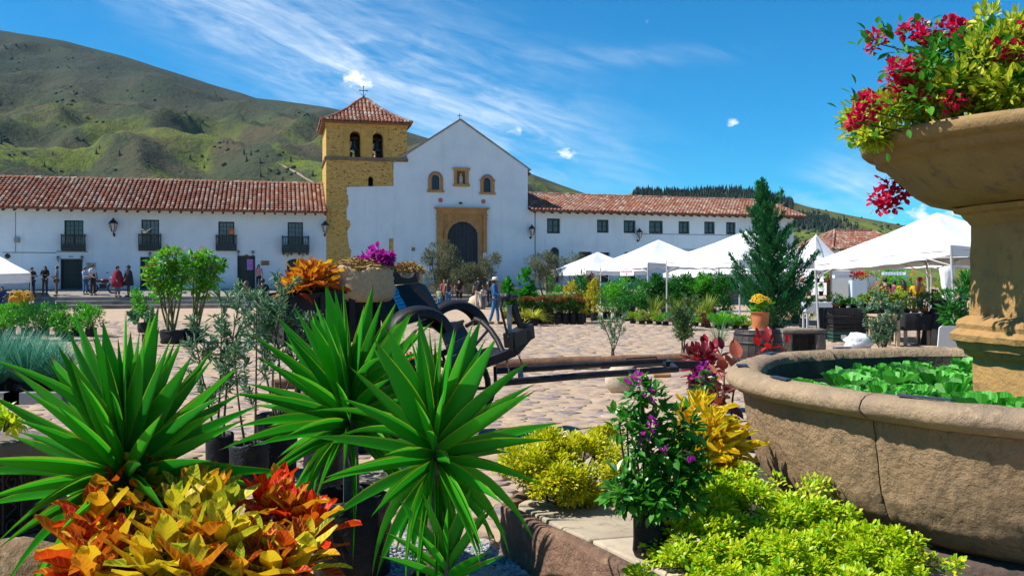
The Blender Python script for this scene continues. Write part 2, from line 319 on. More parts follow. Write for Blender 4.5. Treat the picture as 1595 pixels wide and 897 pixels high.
def tile_mat():
    m, N, L = newmat('clay_tile'); r = island(N); v = N.new('ShaderNodeTexCoord').outputs['Object']
    c = nramp(N, L, r, [(0, (.15, .055, .035)), (.2, (.24, .085, .05)), (.45, (.32, .12, .07)), (.62, (.22, .095, .065)), (.75, (.32, .19, .13)), (.86, (.40, .30, .23)), (.94, (.14, .09, .07)), (1, (.36, .14, .08))])
    c = nmix(N, L, nmath(N, L, 'MULTIPLY', nsmooth(N, L, nnoise(N, L, 1.1, 5, .7, v), .46, .70), .7), c, (.31, .26, .22))
    c = nmix(N, L, nmath(N, L, 'MULTIPLY', nsmooth(N, L, nnoise(N, L, 3.1, 4, .7, v), .55, .7), .8), c, (.12, .075, .055))
    return finish(m, N, L, c, .85, nnoise(N, L, 25, 4, .7, v), .4, .01, 0, .2)
TILE = tile_mat(); TILEBED = mat('tile_bed', (.20, .08, .05), (.14, .06, .04), 3, .9)
WOODG = mat('green_black_paint', (.018, .035, .036), (.012, .022, .025), 3, .55, 12, .2, .01)
GLASS = mat('window_glass', (.02, .035, .05), None, rough=.12, spec=.8)
PANE = mat('curtained_glass', (.10, .15, .17), (.05, .09, .11), 2, .2, spec=.7)
DKWOOD = mat('dark_wood', (.05, .035, .025), (.025, .018, .014), 4, .8, 14, .3, .01)
OCHRE = mat('ochre_stone', (.40, .22, .08), (.33, .17, .055), 3, .85, 14, .4, .02, isl=.12)
def tower_mat():
    m, N, L = newmat('yellow_rubble'); v = N.new('ShaderNodeTexCoord').outputs['Object']
    mp = N.new('ShaderNodeMapping'); mp.inputs['Scale'].default_value = (1, 1, 1.9); L.new(v, mp.inputs[0])
    n1 = nnoise(N, L, 2.6, 6, .6, mp.outputs[0], .4); n2 = nnoise(N, L, 5.5, 5, .65, mp.outputs[0], .6)
    c = nmix(N, L, nsmooth(N, L, n1, .3, .7), (.56, .37, .11), (.45, .29, .09)); pit = nsmooth(N, L, n2, .57, .63)
    c = nmix(N, L, pit, c, (.17, .11, .05)); c = nmix(N, L, nmath(N, L, 'MULTIPLY', nsmooth(N, L, nnoise(N, L, .9, 4, .6, v), .55, .75), .5), c, (.30, .24, .10))
    return finish(m, N, L, c, .92, nmath(N, L, 'SUBTRACT', n1, nmath(N, L, 'MULTIPLY', pit, .5)), .9, .08, 0, .15)
TOWER = tower_mat(); BRONZE = mat('green_bronze', (.03, .10, .10), (.02, .05, .05), 6, .5, metal=.6)
STEP = mat('step_stone', (.20, .18, .16), (.28, .25, .22), 2, .9, 12, .5, .03, c3=(.12, .10, .09), s3=.8, world=True)
IRON = mat('black_iron', (.02, .022, .025), (.035, .033, .033), 5, .5, 20, .15, .005, metal=.3)
STEPTOP = mat('platform_paving', (.27, .24, .21), (.20, .18, .165), 1.5, .95, 10, .5, .02, world=True)
# ================================================================== ground and cobbles
FR = Frame((-797.5/FPX*57, 57), math.atan(.2427)); FRR = Frame((24.5/FPX*64.6, 64.6), 0)
_a = Vector(((822-797.5)/FPX*64.6, 64.6, 0)); _b = Vector(((1236-797.5)/FPX*71.4, 71.4, 0)); FRR = Frame(_a, atan2((_b-_a).y, (_b-_a).x)); RLEN = (_b-_a).length
FC = Vector((3.677, 6.085, 0))              # fountain centre
mb = MB(); R_ = 4200
for i in range(48):
    a, b = 2*pi*i/48, 2*pi*(i+1)/48
    rs = [0, 20, 60, 200, 800, R_]
    for r0_, r1_ in zip(rs, rs[1:]):
        q = [(r0_*cos(a), r0_*sin(a), 0), (r1_*cos(a), r1_*sin(a), 0), (r1_*cos(b), r1_*sin(b), 0), (r0_*cos(b), r0_*sin(b), 0)]
        mb.add(q[1:] if r0_ == 0 else q, [tuple(range(3 if r0_ == 0 else 4))])
plaza = mb.build('plaza', MORTAR); tag(plaza, kind='structure')
# platform polygon round the fountain (octagon with a corner near the camera)
PA = Vector((775-797.5, 1500, 0))/1500*5.92; PA = Vector((-.09, 5.92, 0))
pr = (PA-FC).length; pa = atan2((PA-FC).y, (PA-FC).x)
OCT = [FC+Vector((cos(pa+k*pi/4), sin(pa+k*pi/4), 0))*pr for k in range(8)]; PZ = .31; OCT[1] = Vector((1.50, 2.75, 0))
def in_oct(x, y, m=0):
    for k in range(8):
        a, b = OCT[k], OCT[(k+1) % 8]
        if (b.x-a.x)*(y-a.y)-(b.y-a.y)*(x-a.x) < -m*(b-a).length: return False
    return True
def cob_geo(rx, ry, h, n, seed):
    rr = random.Random(seed); vs = []; ph = rr.random()*6
    rad = [rr.uniform(.78, 1.12) for _ in range(n)]
    for s_, z in ((1.0, -.03), (.93, h*.65), (.66, h)):
        for k in range(n):
            a = ph+2*pi*k/n; vs.append((cos(a)*rx*rad[k]*s_, sin(a)*ry*rad[k]*s_, z+(rr.uniform(-.006, .006) if z > 0 else 0)))
    vs.append((0, 0, h*1.05)); fs = []
    for i in range(2):
        for k in range(n): k2 = (k+1) % n; fs.append((i*n+k, i*n+k2, (i+1)*n+k2, (i+1)*n+k))
    for k in range(n): fs.append((2*n+k, 2*n+(k+1) % n, 3*n))
    return vs, fs
cobm = []
for i in range(14):
    b = MB(); v, f = cob_geo(1, 1, .022, 7, i); b.add(v, f, 0, True); cobm.append(b.mesh('cobblestone', COB))
cand = []; y = 3.4; row = 0
while y < 38:
    st = .25 if y < 16 else .30; x = -.62*y-1+random.random()*.3
    while x < .62*y+1:
        w = random.uniform(.8, 1.35)*st*1.25; cx = x+w/2
        jx, jy = cx+random.uniform(-.06, .06), y+random.uniform(-.08, .08)
        if not in_oct(jx, jy, .12): cand.append((jx, jy, w*random.uniform(.46, .60), st*random.uniform(.36, .64), random.uniform(-.5, .5)))
        x += w+random.uniform(-.01, .05)
    y += st*.86
cand.sort(key=lambda q: q[1]+(6 if abs(q[0]-.3) > .36*q[1] else 0)); many = MB()
for i, (x, y, rx, ry, r) in enumerate(cand):
    if i < 300: link('cobblestone', cobm[i % 14], plaza, (x, y, random.uniform(-.012, .0)), (0, 0, r), (rx, ry, 1))
    else:
        v, f = cob_geo(rx, ry, random.uniform(.008, .024), 6, i); c_, s_ = cos(r), sin(r); many.add([(x+a*c_-b*s_, y+a*s_+b*c_, z-.008) for a, b, z in v], f, 0, True)
tag(many.build('cobblestone_field', COB, plaza), kind='stuff')
# ================================================================== church terrace and steps
U0, U1 = -12.0, 47.0
def strip(name, y0, y1, z0, z1, m, kind='structure', th=.5):
    b = MB(); p = [FR.w(U0, y0, z0), FR.w(U1, y0, z0), FR.w(U1, y1, z1), FR.w(U0, y1, z1)]; q = [v.copy() for v in p]
    for v in q: v.z = -.05
    b.add(p+q, [(0, 1, 2, 3), (0, 4, 5, 1), (1, 5, 6, 2), (2, 6, 7, 3), (3, 7, 4, 0)]); o = b.build(name, m); tag(o, kind=kind); return o
terr = strip('terrace', -4.6, .3, .64, 1.06, STEPTOP)
ST1 = strip('stone_step', -5.2, -4.602, .43, .44, STEP); ST2 = strip('stone_step', -5.8, -5.202, .21, .22, STEP)
def terr_z(y): return .64+(y+4.6)/4.9*.42
# church flight: extra risers in front of the portal
b = MB(); ua, ub = FR.u(628), FR.u(800)
for i in range(4): b.box(FR.w((ua+ub)/2, -3.4+.55*i+.6, .8+.07*i), (ub-ua-.6*i, 2.4-.2*i, .26+.14*i), 0, FR.a)
tag(b.build('church_step', STEP), kind='structure')
# ================================================================== wall helper
def wall_holes(mb, u0, u1, z0, z1, holes, dep=.3, y=0.0, mi=0, mj=None):
    """front face at y with rectangular or arched (last item True) openings and their reveals"""
    us = sorted({u0, u1, *[q for h in holes for q in h[:2]]}); zs = sorted({z0, z1, *[q for h in holes for q in h[2:4]]}); mj = mi if mj is None else mj
    for a, b_ in zip(us, us[1:]):
        for c, d in zip(zs, zs[1:]):
            m, n = (a+b_)/2, (c+d)/2
            if any(h[0] < m < h[1] and h[2] < n < h[3] for h in holes): continue
            mb.add([(a, y, c), (b_, y, c), (b_, y, d), (a, y, d)], [(0, 1, 2, 3)], mi)
    for h in holes:
        a, b_, c, d = h[:4]; r = (b_-a)/2; arch = len(h) > 4 and h[4]
        if arch:
            rise = min(r, h[4] if h[4] is not True else r); k = 12; zc = d-rise; cu = (a+b_)/2
            arc = [(cu-r*cos(pi*i/k), zc+rise*sin(pi*i/k)) for i in range(k+1)]
            for (p, q), (p2, q2) in zip(arc, arc[1:]):
                mb.add([(p, y, q), (p2, y, q2), (p2, y, d), (p, y, d)], [(0, 1, 2, 3)], mi); mb.add([(p, y, q), (p, y+dep, q), (p2, y+dep, q2), (p2, y, q2)], [(0, 1, 2, 3)], mj)
            top = zc
        else: top = d; mb.add([(a, y, d), (a, y+dep, d), (b_, y+dep, d), (b_, y, d)], [(0, 1, 2, 3)], mj)
        mb.add([(a, y, c), (a, y+dep, c), (a, y+dep, top), (a, y, top)], [(0, 1, 2, 3)], mj); mb.add([(b_, y, c), (b_, y, top), (b_, y+dep, top), (b_, y+dep, c)], [(0, 1, 2, 3)], mj)
        mb.add([(a, y, c), (b_, y, c), (b_, y+dep, c), (a, y+dep, c)], [(0, 1, 2, 3)], mj)
def tile_slope(mb, o, e, s, Le, Ls, sp=.27, tl=.40, clip=None, seed=0, r=.105):
    o, e, s = Vector(o), Vector(e).normalized(), Vector(s).normalized(); n = e.cross(s).normalized(); rr = random.Random(seed); nc = int(Le/sp); nr = int(math.ceil(Ls/tl))
    for i in range(nc+1):
        u = i*sp+sp*.5*(Le/sp-nc); wob = rr.uniform(-.012, .012)
        for j in range(nr):
            v0 = j*tl+rr.uniform(-.02, .02)-.05; v1 = min(v0+tl+.06, Ls)
            if clip and not clip(u, (v0+v1)/2): continue
            if v1-v0 < .1: continue
            dx = wob+rr.uniform(-.01, .01); lift = rr.uniform(0, .015); vs = []
            for v, rad, h in ((v0, r*1.05, .035+lift), (v1, r*.86, .005)):
                for k in range(5): a = pi*k/4; vs.append(o+e*(u+dx+rad*cos(a))+s*v+n*(rad*.8*sin(a)+h))
            mb.add(vs, [(k+1, k, 5+k, 6+k) for k in range(4)]+[(0, 1, 2, 3, 4)], 0, False)
def window(par, name, u0, u1, z0, z1, y, nx=4, nz=4, bar=.03, fr=.07, pane=PANE, leaf2=True, mat_=None, arch=False, label=None):
    """frame with mullions (part) and its panes (sub-parts)"""
    mat_ = mat_ or WOODG; w = MB(); w.b2(u0+.003, u0+fr, y, y+.08, z0+.003, z1-.003); w.b2(u1-fr, u1-.003, y, y+.08, z0+.003, z1-.003); w.b2(u0+fr, u1-fr, y+.002, y+.078, z1-fr, z1-.003); w.b2(u0+fr, u1-fr, y+.002, y+.078, z0+.003, z0+fr)
    iu0, iu1, iz0, iz1 = u0+fr, u1-fr, z0+fr, z1-fr
    for i in range(1, nx): q = iu0+(iu1-iu0)*i/nx; bw = bar*(2.2 if leaf2 and i*2 == nx else 1); w.b2(q-bw/2, q+bw/2, y+.012, y+.06, iz0, iz1)
    for j in range(1, nz): q = iz0+(iz1-iz0)*j/nz; w.b2(iu0, iu1, y+.016, y+.056, q-bar/2, q+bar/2)
    o = w.build(name, mat_, par); p = MB(); p.b2(iu0-.01, iu1+.01, y+.03, y+.045, iz0-.01, iz1+.01); p.build('pane', pane, o)
    if label: o['label'] = label
    return o
# ================================================================== left wing
LW = empty('long_house', FR.w(0, 0, 0), FR.a, 'long white two storey house with wooden balconies left of the yellow tower', 'house')
uA, uB = -9.0, FR.u(508); U, Zp = FR.u, FR.z
wins = [(100, 130, 343, 387), (220, 248, 342, 387), (340, 365, 345, 387), (448, 472, 346, 390)]
doors = [(96, 127, 405, 461, 0), (220, 243, 402, 452, 0), (314, 334, 402, 450, 0), (371, 396, 400, 444.5, 0), (447, 476, 403, 445, .25)]
WH = [(U(a), U(b_), Zp(a, d), Zp(a, c)) for a, b_, c, d in wins]
DH = []
for a, b_, c, d, ar in doors:
    h = [U(a), U(b_), 1.0, Zp(a, c)]
    if ar: h.append(ar)
    DH.append(tuple(h))
mb = MB(); EZ = 5.98; wall_holes(mb, uA, uB, .9, EZ, WH+DH, .32); mb.b2(uA, uA+.4, .002, 9, .9, EZ); mb.b2(uA, uB, 8.6, 9, .9, EZ); mb.b2(uB-.4, uB-.002, .002, 9, .9, EZ+.0)
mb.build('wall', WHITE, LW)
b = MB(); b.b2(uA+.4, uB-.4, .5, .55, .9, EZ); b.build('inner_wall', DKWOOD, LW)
RZ, ey, ry = 8.05, -.75, 4.3; EZR = 5.86
b = MB(); sl_ = Vector((0, ry-ey, RZ-EZR)).normalized(); nrm_ = Vector((0, -sl_.z, sl_.y)); e0 = Vector((uA-.3, ey, EZR)); th = nrm_*.1
q = [(uA-.3, ey, EZR), (uB+.05, ey, EZR), (uB+.05, ry, RZ), (uA-.3, ry, RZ)]; q2 = [Vector(v)-th for v in q]
b.add([Vector(v) for v in q]+q2, [(0, 1, 2, 3), (7, 6, 5, 4), (0, 4, 5, 1), (1, 5, 6, 2), (3, 7, 4, 0)])
q = [(uA-.3, ry, RZ), (uB+.05, ry, RZ), (uB+.05, 9.6, EZR), (uA-.3, 9.6, EZR)]; q2 = [Vector(v)-Vector((0, 0, .1)) for v in q]
b.add([Vector(v) for v in q]+q2, [(0, 1, 2, 3), (7, 6, 5, 4), (2, 6, 7, 3), (1, 5, 6, 2)])
RF = b.build('roof', TILEBED, LW)
b = MB(); tile_slope(b, (uA-.3, ey-.06, EZR), (1, 0, 0), (0, ry-ey, RZ-EZR), uB-uA+.3, (Vector((0, ry-ey, RZ-EZR))).length+.1, seed=1); tag(b.build('roof_tile', TILE, RF), kind='stuff')
b = MB(); u = uA-.2
while u < uB+.1:
    b.tube([(u+random.uniform(-.06, .06), ry, RZ+.02), (u+.44, ry, RZ+.05)], [.11, .13], 8); u += .42
tag(b.build('ridge_tile', TILE, RF), kind='stuff')
b = MB(); u = uA
while u < uB: b.beam((u, -.68, EZR-.145), (u, .3, EZR+.16), .12, .15); u += .62
tag(b.build('rafter_tail', DKWOOD, LW), kind='stuff')
b = MB(); b.b2(uA, uB, -.04, -.001, EZ-.18, EZ-.06); b.build('cornice', WHITE, LW)
b = MB(); b.b2(U(88), U(137), -.025, -.001, Zp(110, 392.4), Zp(110, 391.4)); b.b2(U(4), U(88)-.01, -.015, -.001, Zp(50, 394), Zp(50, 393)); b.b2(U(24), U(24.6), -.02, -.001, Zp(24, 392), Zp(24, 330)); b.build('cable', IRON, LW)
bal_m = MB(); bal_m.tube([(0, 0, 0), (0, 0, .12), (0, 0, .3), (0, 0, .5)], [.018, .03, .02, .03], 6); bal_me = bal_m.mesh('baluster', WOODG)
for i, (a, b_, c, d) in enumerate(WH):
    window(LW, 'window', a, b_, c, d, .14, 4, 6, .025, .08, PANE if i else GLASS)
    ww = .14 if i < 3 else .36; dp = .22 if i < 3 else .75; u0, u1 = a-ww, b_+ww; rz = c+(d-c)*.48 if i < 3 else c+.86
    z0 = c-.03; k = MB(); k.b2(u0, u1, -dp, .001, z0-.12, z0)
    if i == 3:
        for t in range(4): q = u0+.1+(u1-u0-.2)*t/3; k.b2(q-.06, q+.06, -dp+.04, .0, z0-.26, z0-.123)
    k.b2(u0, u1, -dp, -dp+.06, rz-.07, rz); k.b2(u0, u0+.06, -dp+.062, 0, rz-.07, rz); k.b2(u1-.06, u1, -dp+.062, 0, rz-.07, rz); lo = z0+.003 if i < 3 else z0+.003; hi = z0+(.30 if i < 3 else .36)
    k.b2(u0, u1, -dp+.01, -dp+.04, lo, hi); k.b2(u0+.01, u0+.04, -dp+.043, 0, lo, hi); k.b2(u1-.04, u1-.01, -dp+.043, 0, lo, hi)
    for q in (u0+.03, u1-.03): k.b2(q-.035, q+.035, -dp-.005, -dp+.065, z0+.001, rz+.05)
    bo = k.build('balcony', WOODG, LW); nb = 9 if i < 3 else 13
    for t in range(nb):
        q = u0+.12+(u1-u0-.24)*t/(nb-1); link('baluster', bal_me, bo, (q, -dp+.026, hi), None, (1, 1, (rz-.07-hi)/.5))
    if i == 3:
        for t in range(1, 4):
            for q in (u0+.03, u1-.03): link('baluster', bal_me, bo, (q, -dp+.1+.16*t, hi), None, (1, 1, (rz-.07-hi)/.5))
DPAN = mat('door_board', (.022, .042, .036), (.014, .027, .025), 3, .6, 14, .3, .01)
for i, h in enumerate(DH):
    a, b_, c, d = h[:4]; k = MB()
    k.b2(a+.01, b_-.01, .20, .26, c, d-.003)
    dr = k.build('door', DPAN, LW)
    if i != 4:
        k = MB(); k.b2(a-.05, a+.008, -.03, .195, c, d); k.b2(b_-.008, b_+.05, -.03, .195, c, d); k.b2(a-.05, b_+.05, -.031, .195, d+.001, d+.07); k.build('door_frame', WOODG, dr)
    nx, nz = (4, 6) if i == 0 else (2, 3); pm = MB(); pm.b2(-.5, .5, -.5, .5, -.5, .5); pme = pm.mesh('door_panel', DPAN)
    for x in range(nx):
        for z in range(nz): link('door_panel', pme, dr, (a+(b_-a)*(x+.5)/nx, .195, c+(d-c)*(z+.48)/nz), None, ((b_-a)/nx*.72, .03, (d-c)/nz*.74))
# ================================================================== bell tower
TW = empty('bell_tower', FR.w(FR.u(508), 0, 0), FR.a, 'yellow rubble stone bell tower with red tiled pyramid roof and two bells', 'tower')
uo = FR.u(508); ut = lambda x: FR.u(x)-uo
wlo = ut(613); whi = ut(634); zc = Zp(567, 247); ztop = 11.75; dpt = whi+.1
mb = MB(); slit = (ut(573.5), ut(581.5), Zp(577, 290), Zp(577, 275), True)
wall_holes(mb, 0, wlo, .9, zc-.001, [slit], .4)
mb.b2(0, .4, .002, dpt, .9, zc); mb.b2(wlo-.4, wlo-.001, .002, dpt, .9, zc); mb.b2(.4, wlo-.4, dpt-.4, dpt, .9, zc)
a1 = (ut(545), ut(561.5), Zp(553, 246), Zp(553, 204), True); a2 = (ut(580.5), ut(597), Zp(589, 247), Zp(589, 206.5), True)
wall_holes(mb, 0, whi, zc, ztop, [a1, a2], .6)
back = MB(); 
def shift(h): return h
mbk = MB(); wall_holes(mbk, 0, whi, zc, ztop, [a1, a2], -.5, y=dpt); mb.add([tuple(v) for v in mbk.v], mbk.f)
mb.b2(0, .55, .003, dpt-.003, zc, ztop-.001); mb.b2(whi-.55, whi, .003, dpt-.003, zc, ztop-.001); mb.b2(.55, whi-.55, .6, dpt-.5, zc-.3, zc-.002)
mb.build('wall', TOWER, TW)
b = MB(); b.b2(-.1, whi+.06, -.1, dpt, zc-.08, zc+.06); b.b2(-.06, whi+.04, -.06, dpt, zc-.16, zc-.083); b.build('cornice', mat('weathered_cornice', (.20, .15, .09), (.13, .10, .08), 3, .9, 14, .5, .02), TW)
OC2 = mat('ochre_plaster', (.50, .33, .08), (.40, .25, .07), 2, .9, 12, .4, .02)
b = MB(); b.b2(-.08, whi+.08, -.09, .003, ztop-.18, ztop+.05); b.b2(-.05, whi+.05, -.06, .003, ztop-.3, ztop-.183)
for x0, x1 in ((536, 544), (562.5, 579.5), (598, 604)): b.b2(ut(x0), ut(x1), -.05, .003, zc+.063, ztop-.302)
b.b2(ut(544)+.002, ut(562.5)-.002, -.03, .003, a1[3]+.15, a1[3]+.23); b.b2(ut(579.5)+.002, ut(598)-.002, -.03, .003, a2[3]+.13, a2[3]+.21)
b.build('pilaster', OC2, TW)
for h in (a1, a2):
    cu = (h[0]+h[1])/2; zt = h[3]-.45; b = MB()
    b.lathe([(0, zt), (.10, zt-.01), (.15, zt-.1), (.19, zt-.4), (.26, zt-.58), (.30, zt-.66), (.27, zt-.66), (.2, zt-.5), (.1, zt-.2), (0, zt-.15)], 16, (cu, .75, 0)); b.tube([(cu, .75, zt-.5), (cu, .75, zt-.78)], [.02, .05], 6)
    bl = b.build('bell', BRONZE, TW); b = MB(); b.beam((h[0]-.1, .75, zt+.06), (h[1]+.1, .75, zt+.06), .12, .12); b.build('yoke', DKWOOD, bl)
    b = MB(); b.b2(h[0]-.02, h[1]+.02, .3, .34, zc+.55, zc+.60); b.b2(h[0]-.02, h[1]+.02, .3, .34, zc+.28, zc+.32); b.build('railing', IRON, TW)
    b = MB(); b.b2(h[0]-.02, cu+.15, dpt-.9, dpt-.8, zc, zc+.95); b.build('parapet', WHITE, TW)
# plaster patch with a ragged edge
pts = [(613, 290), (540.5, 291.5), (540, 303), (542, 304), (543, 318), (540, 325), (540, 342), (545, 344), (545.5, 352), (541, 360), (542, 375), (544, 386), (547, 390), (546, 400), (547.5, 452), (602.5, 452), (604, 420), (607, 412), (605.5, 395), (606, 372), (613, 371)]
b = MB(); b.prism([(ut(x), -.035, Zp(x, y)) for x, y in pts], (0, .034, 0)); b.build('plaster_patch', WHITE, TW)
# roof: bell-cast pyramid
cx, cy = whi/2, dpt/2; ov = .28; hw = whi/2+ov; hd = dpt/2+ov; ez = 11.72; prof = [(1, 0), (.82, .24), (.6, .60), (.35, 1.15), (.0, 2.08)]
b = MB(); tl_ = MB(); rng = random.Random(5)
ringv = [[(cx+sx*hw*t, cy+sy*hd*t, ez+h) for sx, sy in ((-1, -1), (1, -1), (1, 1), (-1, 1))] for t, h in prof]
for r1, r2 in zip(ringv, ringv[1:]):
    for k in range(4): b.add([r1[k], r1[(k+1) % 4], r2[(k+1) % 4], r2[k]], [(0, 1, 2, 3)])
low = [(x, y, z-.12) for x, y, z in ringv[0]]; b.add(ringv[0]+low, [(k, 4+k, 4+(k+1) % 4, (k+1) % 4) for k in range(4)]+[(7, 6, 5, 4)])
TR = b.build('roof', mat('roof_underside', (.22, .10, .05), (.14, .07, .04), 4, .85), TW)
for k in range(4):
    c0, c1 = Vector(ringv[0][k]), Vector(ringv[0][(k+1) % 4]); e = (c1-c0).normalized(); Le = (c1-c0).length; inw = Vector((-e.y, e.x, 0)); half = hd if k % 2 == 0 else hw; n = int(Le/.25)
    for i in range(n+1):
        u = (i+.5)*Le/(n+1); reach = min(u, Le-u)/(Le/2)      # fraction inward where the hip cuts
        t = -.02
        while t < reach-.02:
            t2 = min(t+.135, reach)
            def hgt(f):
                f = max(0, f); tt = 1-f
                for (ta, ha), (tb, hb) in zip(prof, prof[1:]):
                    if tb <= tt <= ta: return ha+(hb-ha)*(ta-tt)/(ta-tb)
                return 0
            vs = []; dx = rng.uniform(-.012, .012)
            for f, rad, hh in ((t-.01, .112, .05), (t2+.015, .09, .015)):
                base = c0+e*(u+dx)+inw*(half*f); base.z = ez+hgt(f)+hh
                for q in range(5): an = pi*q/4; vs.append(base+e*(rad*cos(an))+Vector((0, 0, rad*.9*sin(an)))-inw*(rad*.3*sin(an)))
            tl_.add(vs, [(q+1, q, 5+q, 6+q) for q in range(4)]+[(0, 1, 2, 3, 4)]); t = t2
    pts_ = [Vector(r[k])+Vector((0, 0, .07)) for r in ringv]; dense = []
    for p_, q_ in zip(pts_, pts_[1:]):
        for z in range(4): dense.append(p_.lerp(q_, z/4))
    for p_, q_ in zip(dense, dense[1:]): tl_.tube([p_, q_+(q_-p_)*.12], [.13, .11], 6)
tag(tl_.build('roof_tile', TILE, TR), kind='stuff')
b = MB(); zz = ez+2.12; b.tube([(cx, cy, zz-.1), (cx, cy, zz+.66)], .025, 6); b.tube([(cx-.22, cy, zz+.42), (cx+.22, cy, zz+.42)], .025, 6); b.ball((cx, cy, zz), .10, 8)
for p_ in ((-.24, .42), (.24, .42), (0, .70)): b.ball((cx+p_[0], cy, zz+p_[1]), .055, 6)
for s_ in (-1, 1): b.tube([(cx+s_*.02, cy, zz+.1), (cx+s_*.14, cy, zz+.14), (cx+s_*.17, cy, zz+.22)], .015, 5)
b.build('cross', mat('teal_iron', (.03, .13, .16), None, rough=.5, metal=.3), TW)
# ================================================================== church nave
CH = empty('church', FR.w(FR.u(613), 0, 0), FR.a, 'white gabled church front with ochre stone portal beside the yellow tower', 'church')
co = FR.u(613); uc = lambda x: FR.u(x)-co
ur = uc(822); uap = uc(717); zap = Zp(717, 187.5); zer = Zp(822, 263); zel = zap-(zap-zer)*(uap)/(ur-uap)
hol = [(uc(672), uc(685), Zp(678, 296), Zp(678, 272), True), (uc(753), uc(765), Zp(759, 299.5), Zp(759, 276.5), True), (uc(711.5), uc(725.5), Zp(718, 287), Zp(718, 265.5)), (uc(697), uc(745), 1.2, Zp(720, 345), True)]
mb = MB(); zb = min(zel, zer)-.02; wall_holes(mb, 0, ur, .9, zb, hol, .45)
mb.add([(0, 0, zb), (ur, 0, zb), (ur, 0, zer), (uap, 0, zap), (0, 0, zel)], [(0, 1, 2, 3, 4)])
mb.b2(0, .5, .002, 18, .9, zb); mb.b2(ur-.5, ur, .002, 18, .9, zb); mb.b2(.5, ur-.5, 17.5, 18, .9, zb); mb.b2(0, uc(630), .05, .5, zb, Zp(620, 249))
b0 = [(0, .5, zb), (ur, .5, zb), (ur, .5, zer), (uap, .5, zap), (0, .5, zel)]; mb.add(b0, [(4, 3, 2, 1, 0)]); mb.add([(0, 0, zel), (uap, 0, zap), (ur, 0, zer), (ur, .5, zer), (uap, .5, zap), (0, .5, zel)], [(0, 5, 4, 1), (1, 4, 3, 2)])
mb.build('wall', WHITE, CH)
# gable coping + roof
b = MB(); cop = mat('gable_coping', (.30, .28, .26), (.20, .19, .18), 3, .9, 14, .4, .02)
for (x0, z0), (x1, z1) in (((-.05, zel-.02), (uap, zap)), ((uap, zap), (ur+.22, zer-.16))): b.beam((x0, .28, z0+.07), (x1, .28, z1+.07), .72, .09)
b.build('gable_coping', cop, CH)
b = MB()
for (x0, z0), (x1, z1) in (((uap, zap-.12), (-.4, zel-.12)), ((uap, zap-.12), (ur+.4, zer-.22))): b.add([(x0, .65, z0), (x0, 18.3, z0), (x1, 18.3, z1), (x1, .65, z1), (x0, .65, z0-.1), (x0, 18.3, z0-.1), (x1, 18.3, z1-.1), (x1, .65, z1-.1)], [(0, 1, 2, 3), (7, 6, 5, 4), (0, 3, 7, 4), (1, 5, 6, 2), (3, 2, 6, 7)])
NR = b.build('roof', TILEBED, CH); b = MB()
tile_slope(b, (-.4, 9, zel-.12), (0, -1, 0), (uap+.4, 0, zap-zel), 8.3, hypot(uap+.4, zap-zel), seed=8); tag(b.build('roof_tile', TILE, NR), kind='stuff')
b = MB(); tz = zap-.55; b.add([(-1.2, 9.4, tz-2.4), (2.2, 9.4, tz-2.4), (2.2, 13, tz), (-1.2, 13, tz), (2.2, 17, tz-2.4), (-1.2, 17, tz-2.4)], [(0, 1, 2, 3), (3, 2, 4, 5), (1, 4, 2), (0, 3, 5)]); b.add([(-1.2, 9.5, 8), (2.15, 9.5, 8), (2.15, 9.5, tz-2.3), (-1.2, 9.5, tz-2.3)], [(0, 1, 2, 3)]); TRF = b.build('side_roof', TILEBED, CH)
b = MB(); tile_slope(b, (-1.2, 9.3, tz-2.4), (1, 0, 0), (0, 3.6, 2.4), 3.4, hypot(3.6, 2.4)+.1, seed=12); tag(b.build('roof_tile', TILE, TRF), kind='stuff')
b = MB(); b.tube([(uap, .25, zap), (uap, .25, zap+.5)], .02, 6); b.tube([(uap-.15, .25, zap+.34), (uap+.15, .25, zap+.34)], .02, 6); b.build('cross', IRON, CH)
# side windows with stone surrounds
BRICK = mat('red_brick', (.30, .13, .07), (.36, .2, .10), 4, .9, 14, .3, .01, isl=.2)
for i, h in enumerate(hol[:2]):
    a, b_, c, d = h[:4]; r = (b_-a)/2; cu = (a+b_)/2; zs = d-r; w = .22
    w_ = window(CH, 'window', a, b_, c, d-.002, .25, 4, 6, .03, .05, GLASS)
    k = MB(); k.b2(a-w, a-.001, -.06, .002, c-.01, zs); k.b2(b_+.001, b_+w, -.06, .002, c-.01, zs); k.b2(a-w-.06, b_+w+.06, -.10, .003, c-.16, c-.012)
    if i: k.b2(a-w-.05, a+.03, -.09, .001, zs+.002, zs+.1); k.b2(b_-.03, b_+w+.05, -.09, .001, zs+.002, zs+.1)
    sur = k.build('window_surround', OCHRE, CH)
    vo = MB(); vo.b2(-.035, .035, -.06, .003, 0, w-.02); vme = vo.mesh('arch_brick', BRICK)
    for t in range(15):
        an = pi*(t+.5)/15
        if i and (an < .3 or an > pi-.3): continue
        link('arch_brick', vme, sur, (cu+cos(an)*r*1.0, 0, zs+sin(an)*r), (0, pi/2-an, 0), (r*pi/15/.072+.22, 1, 1))
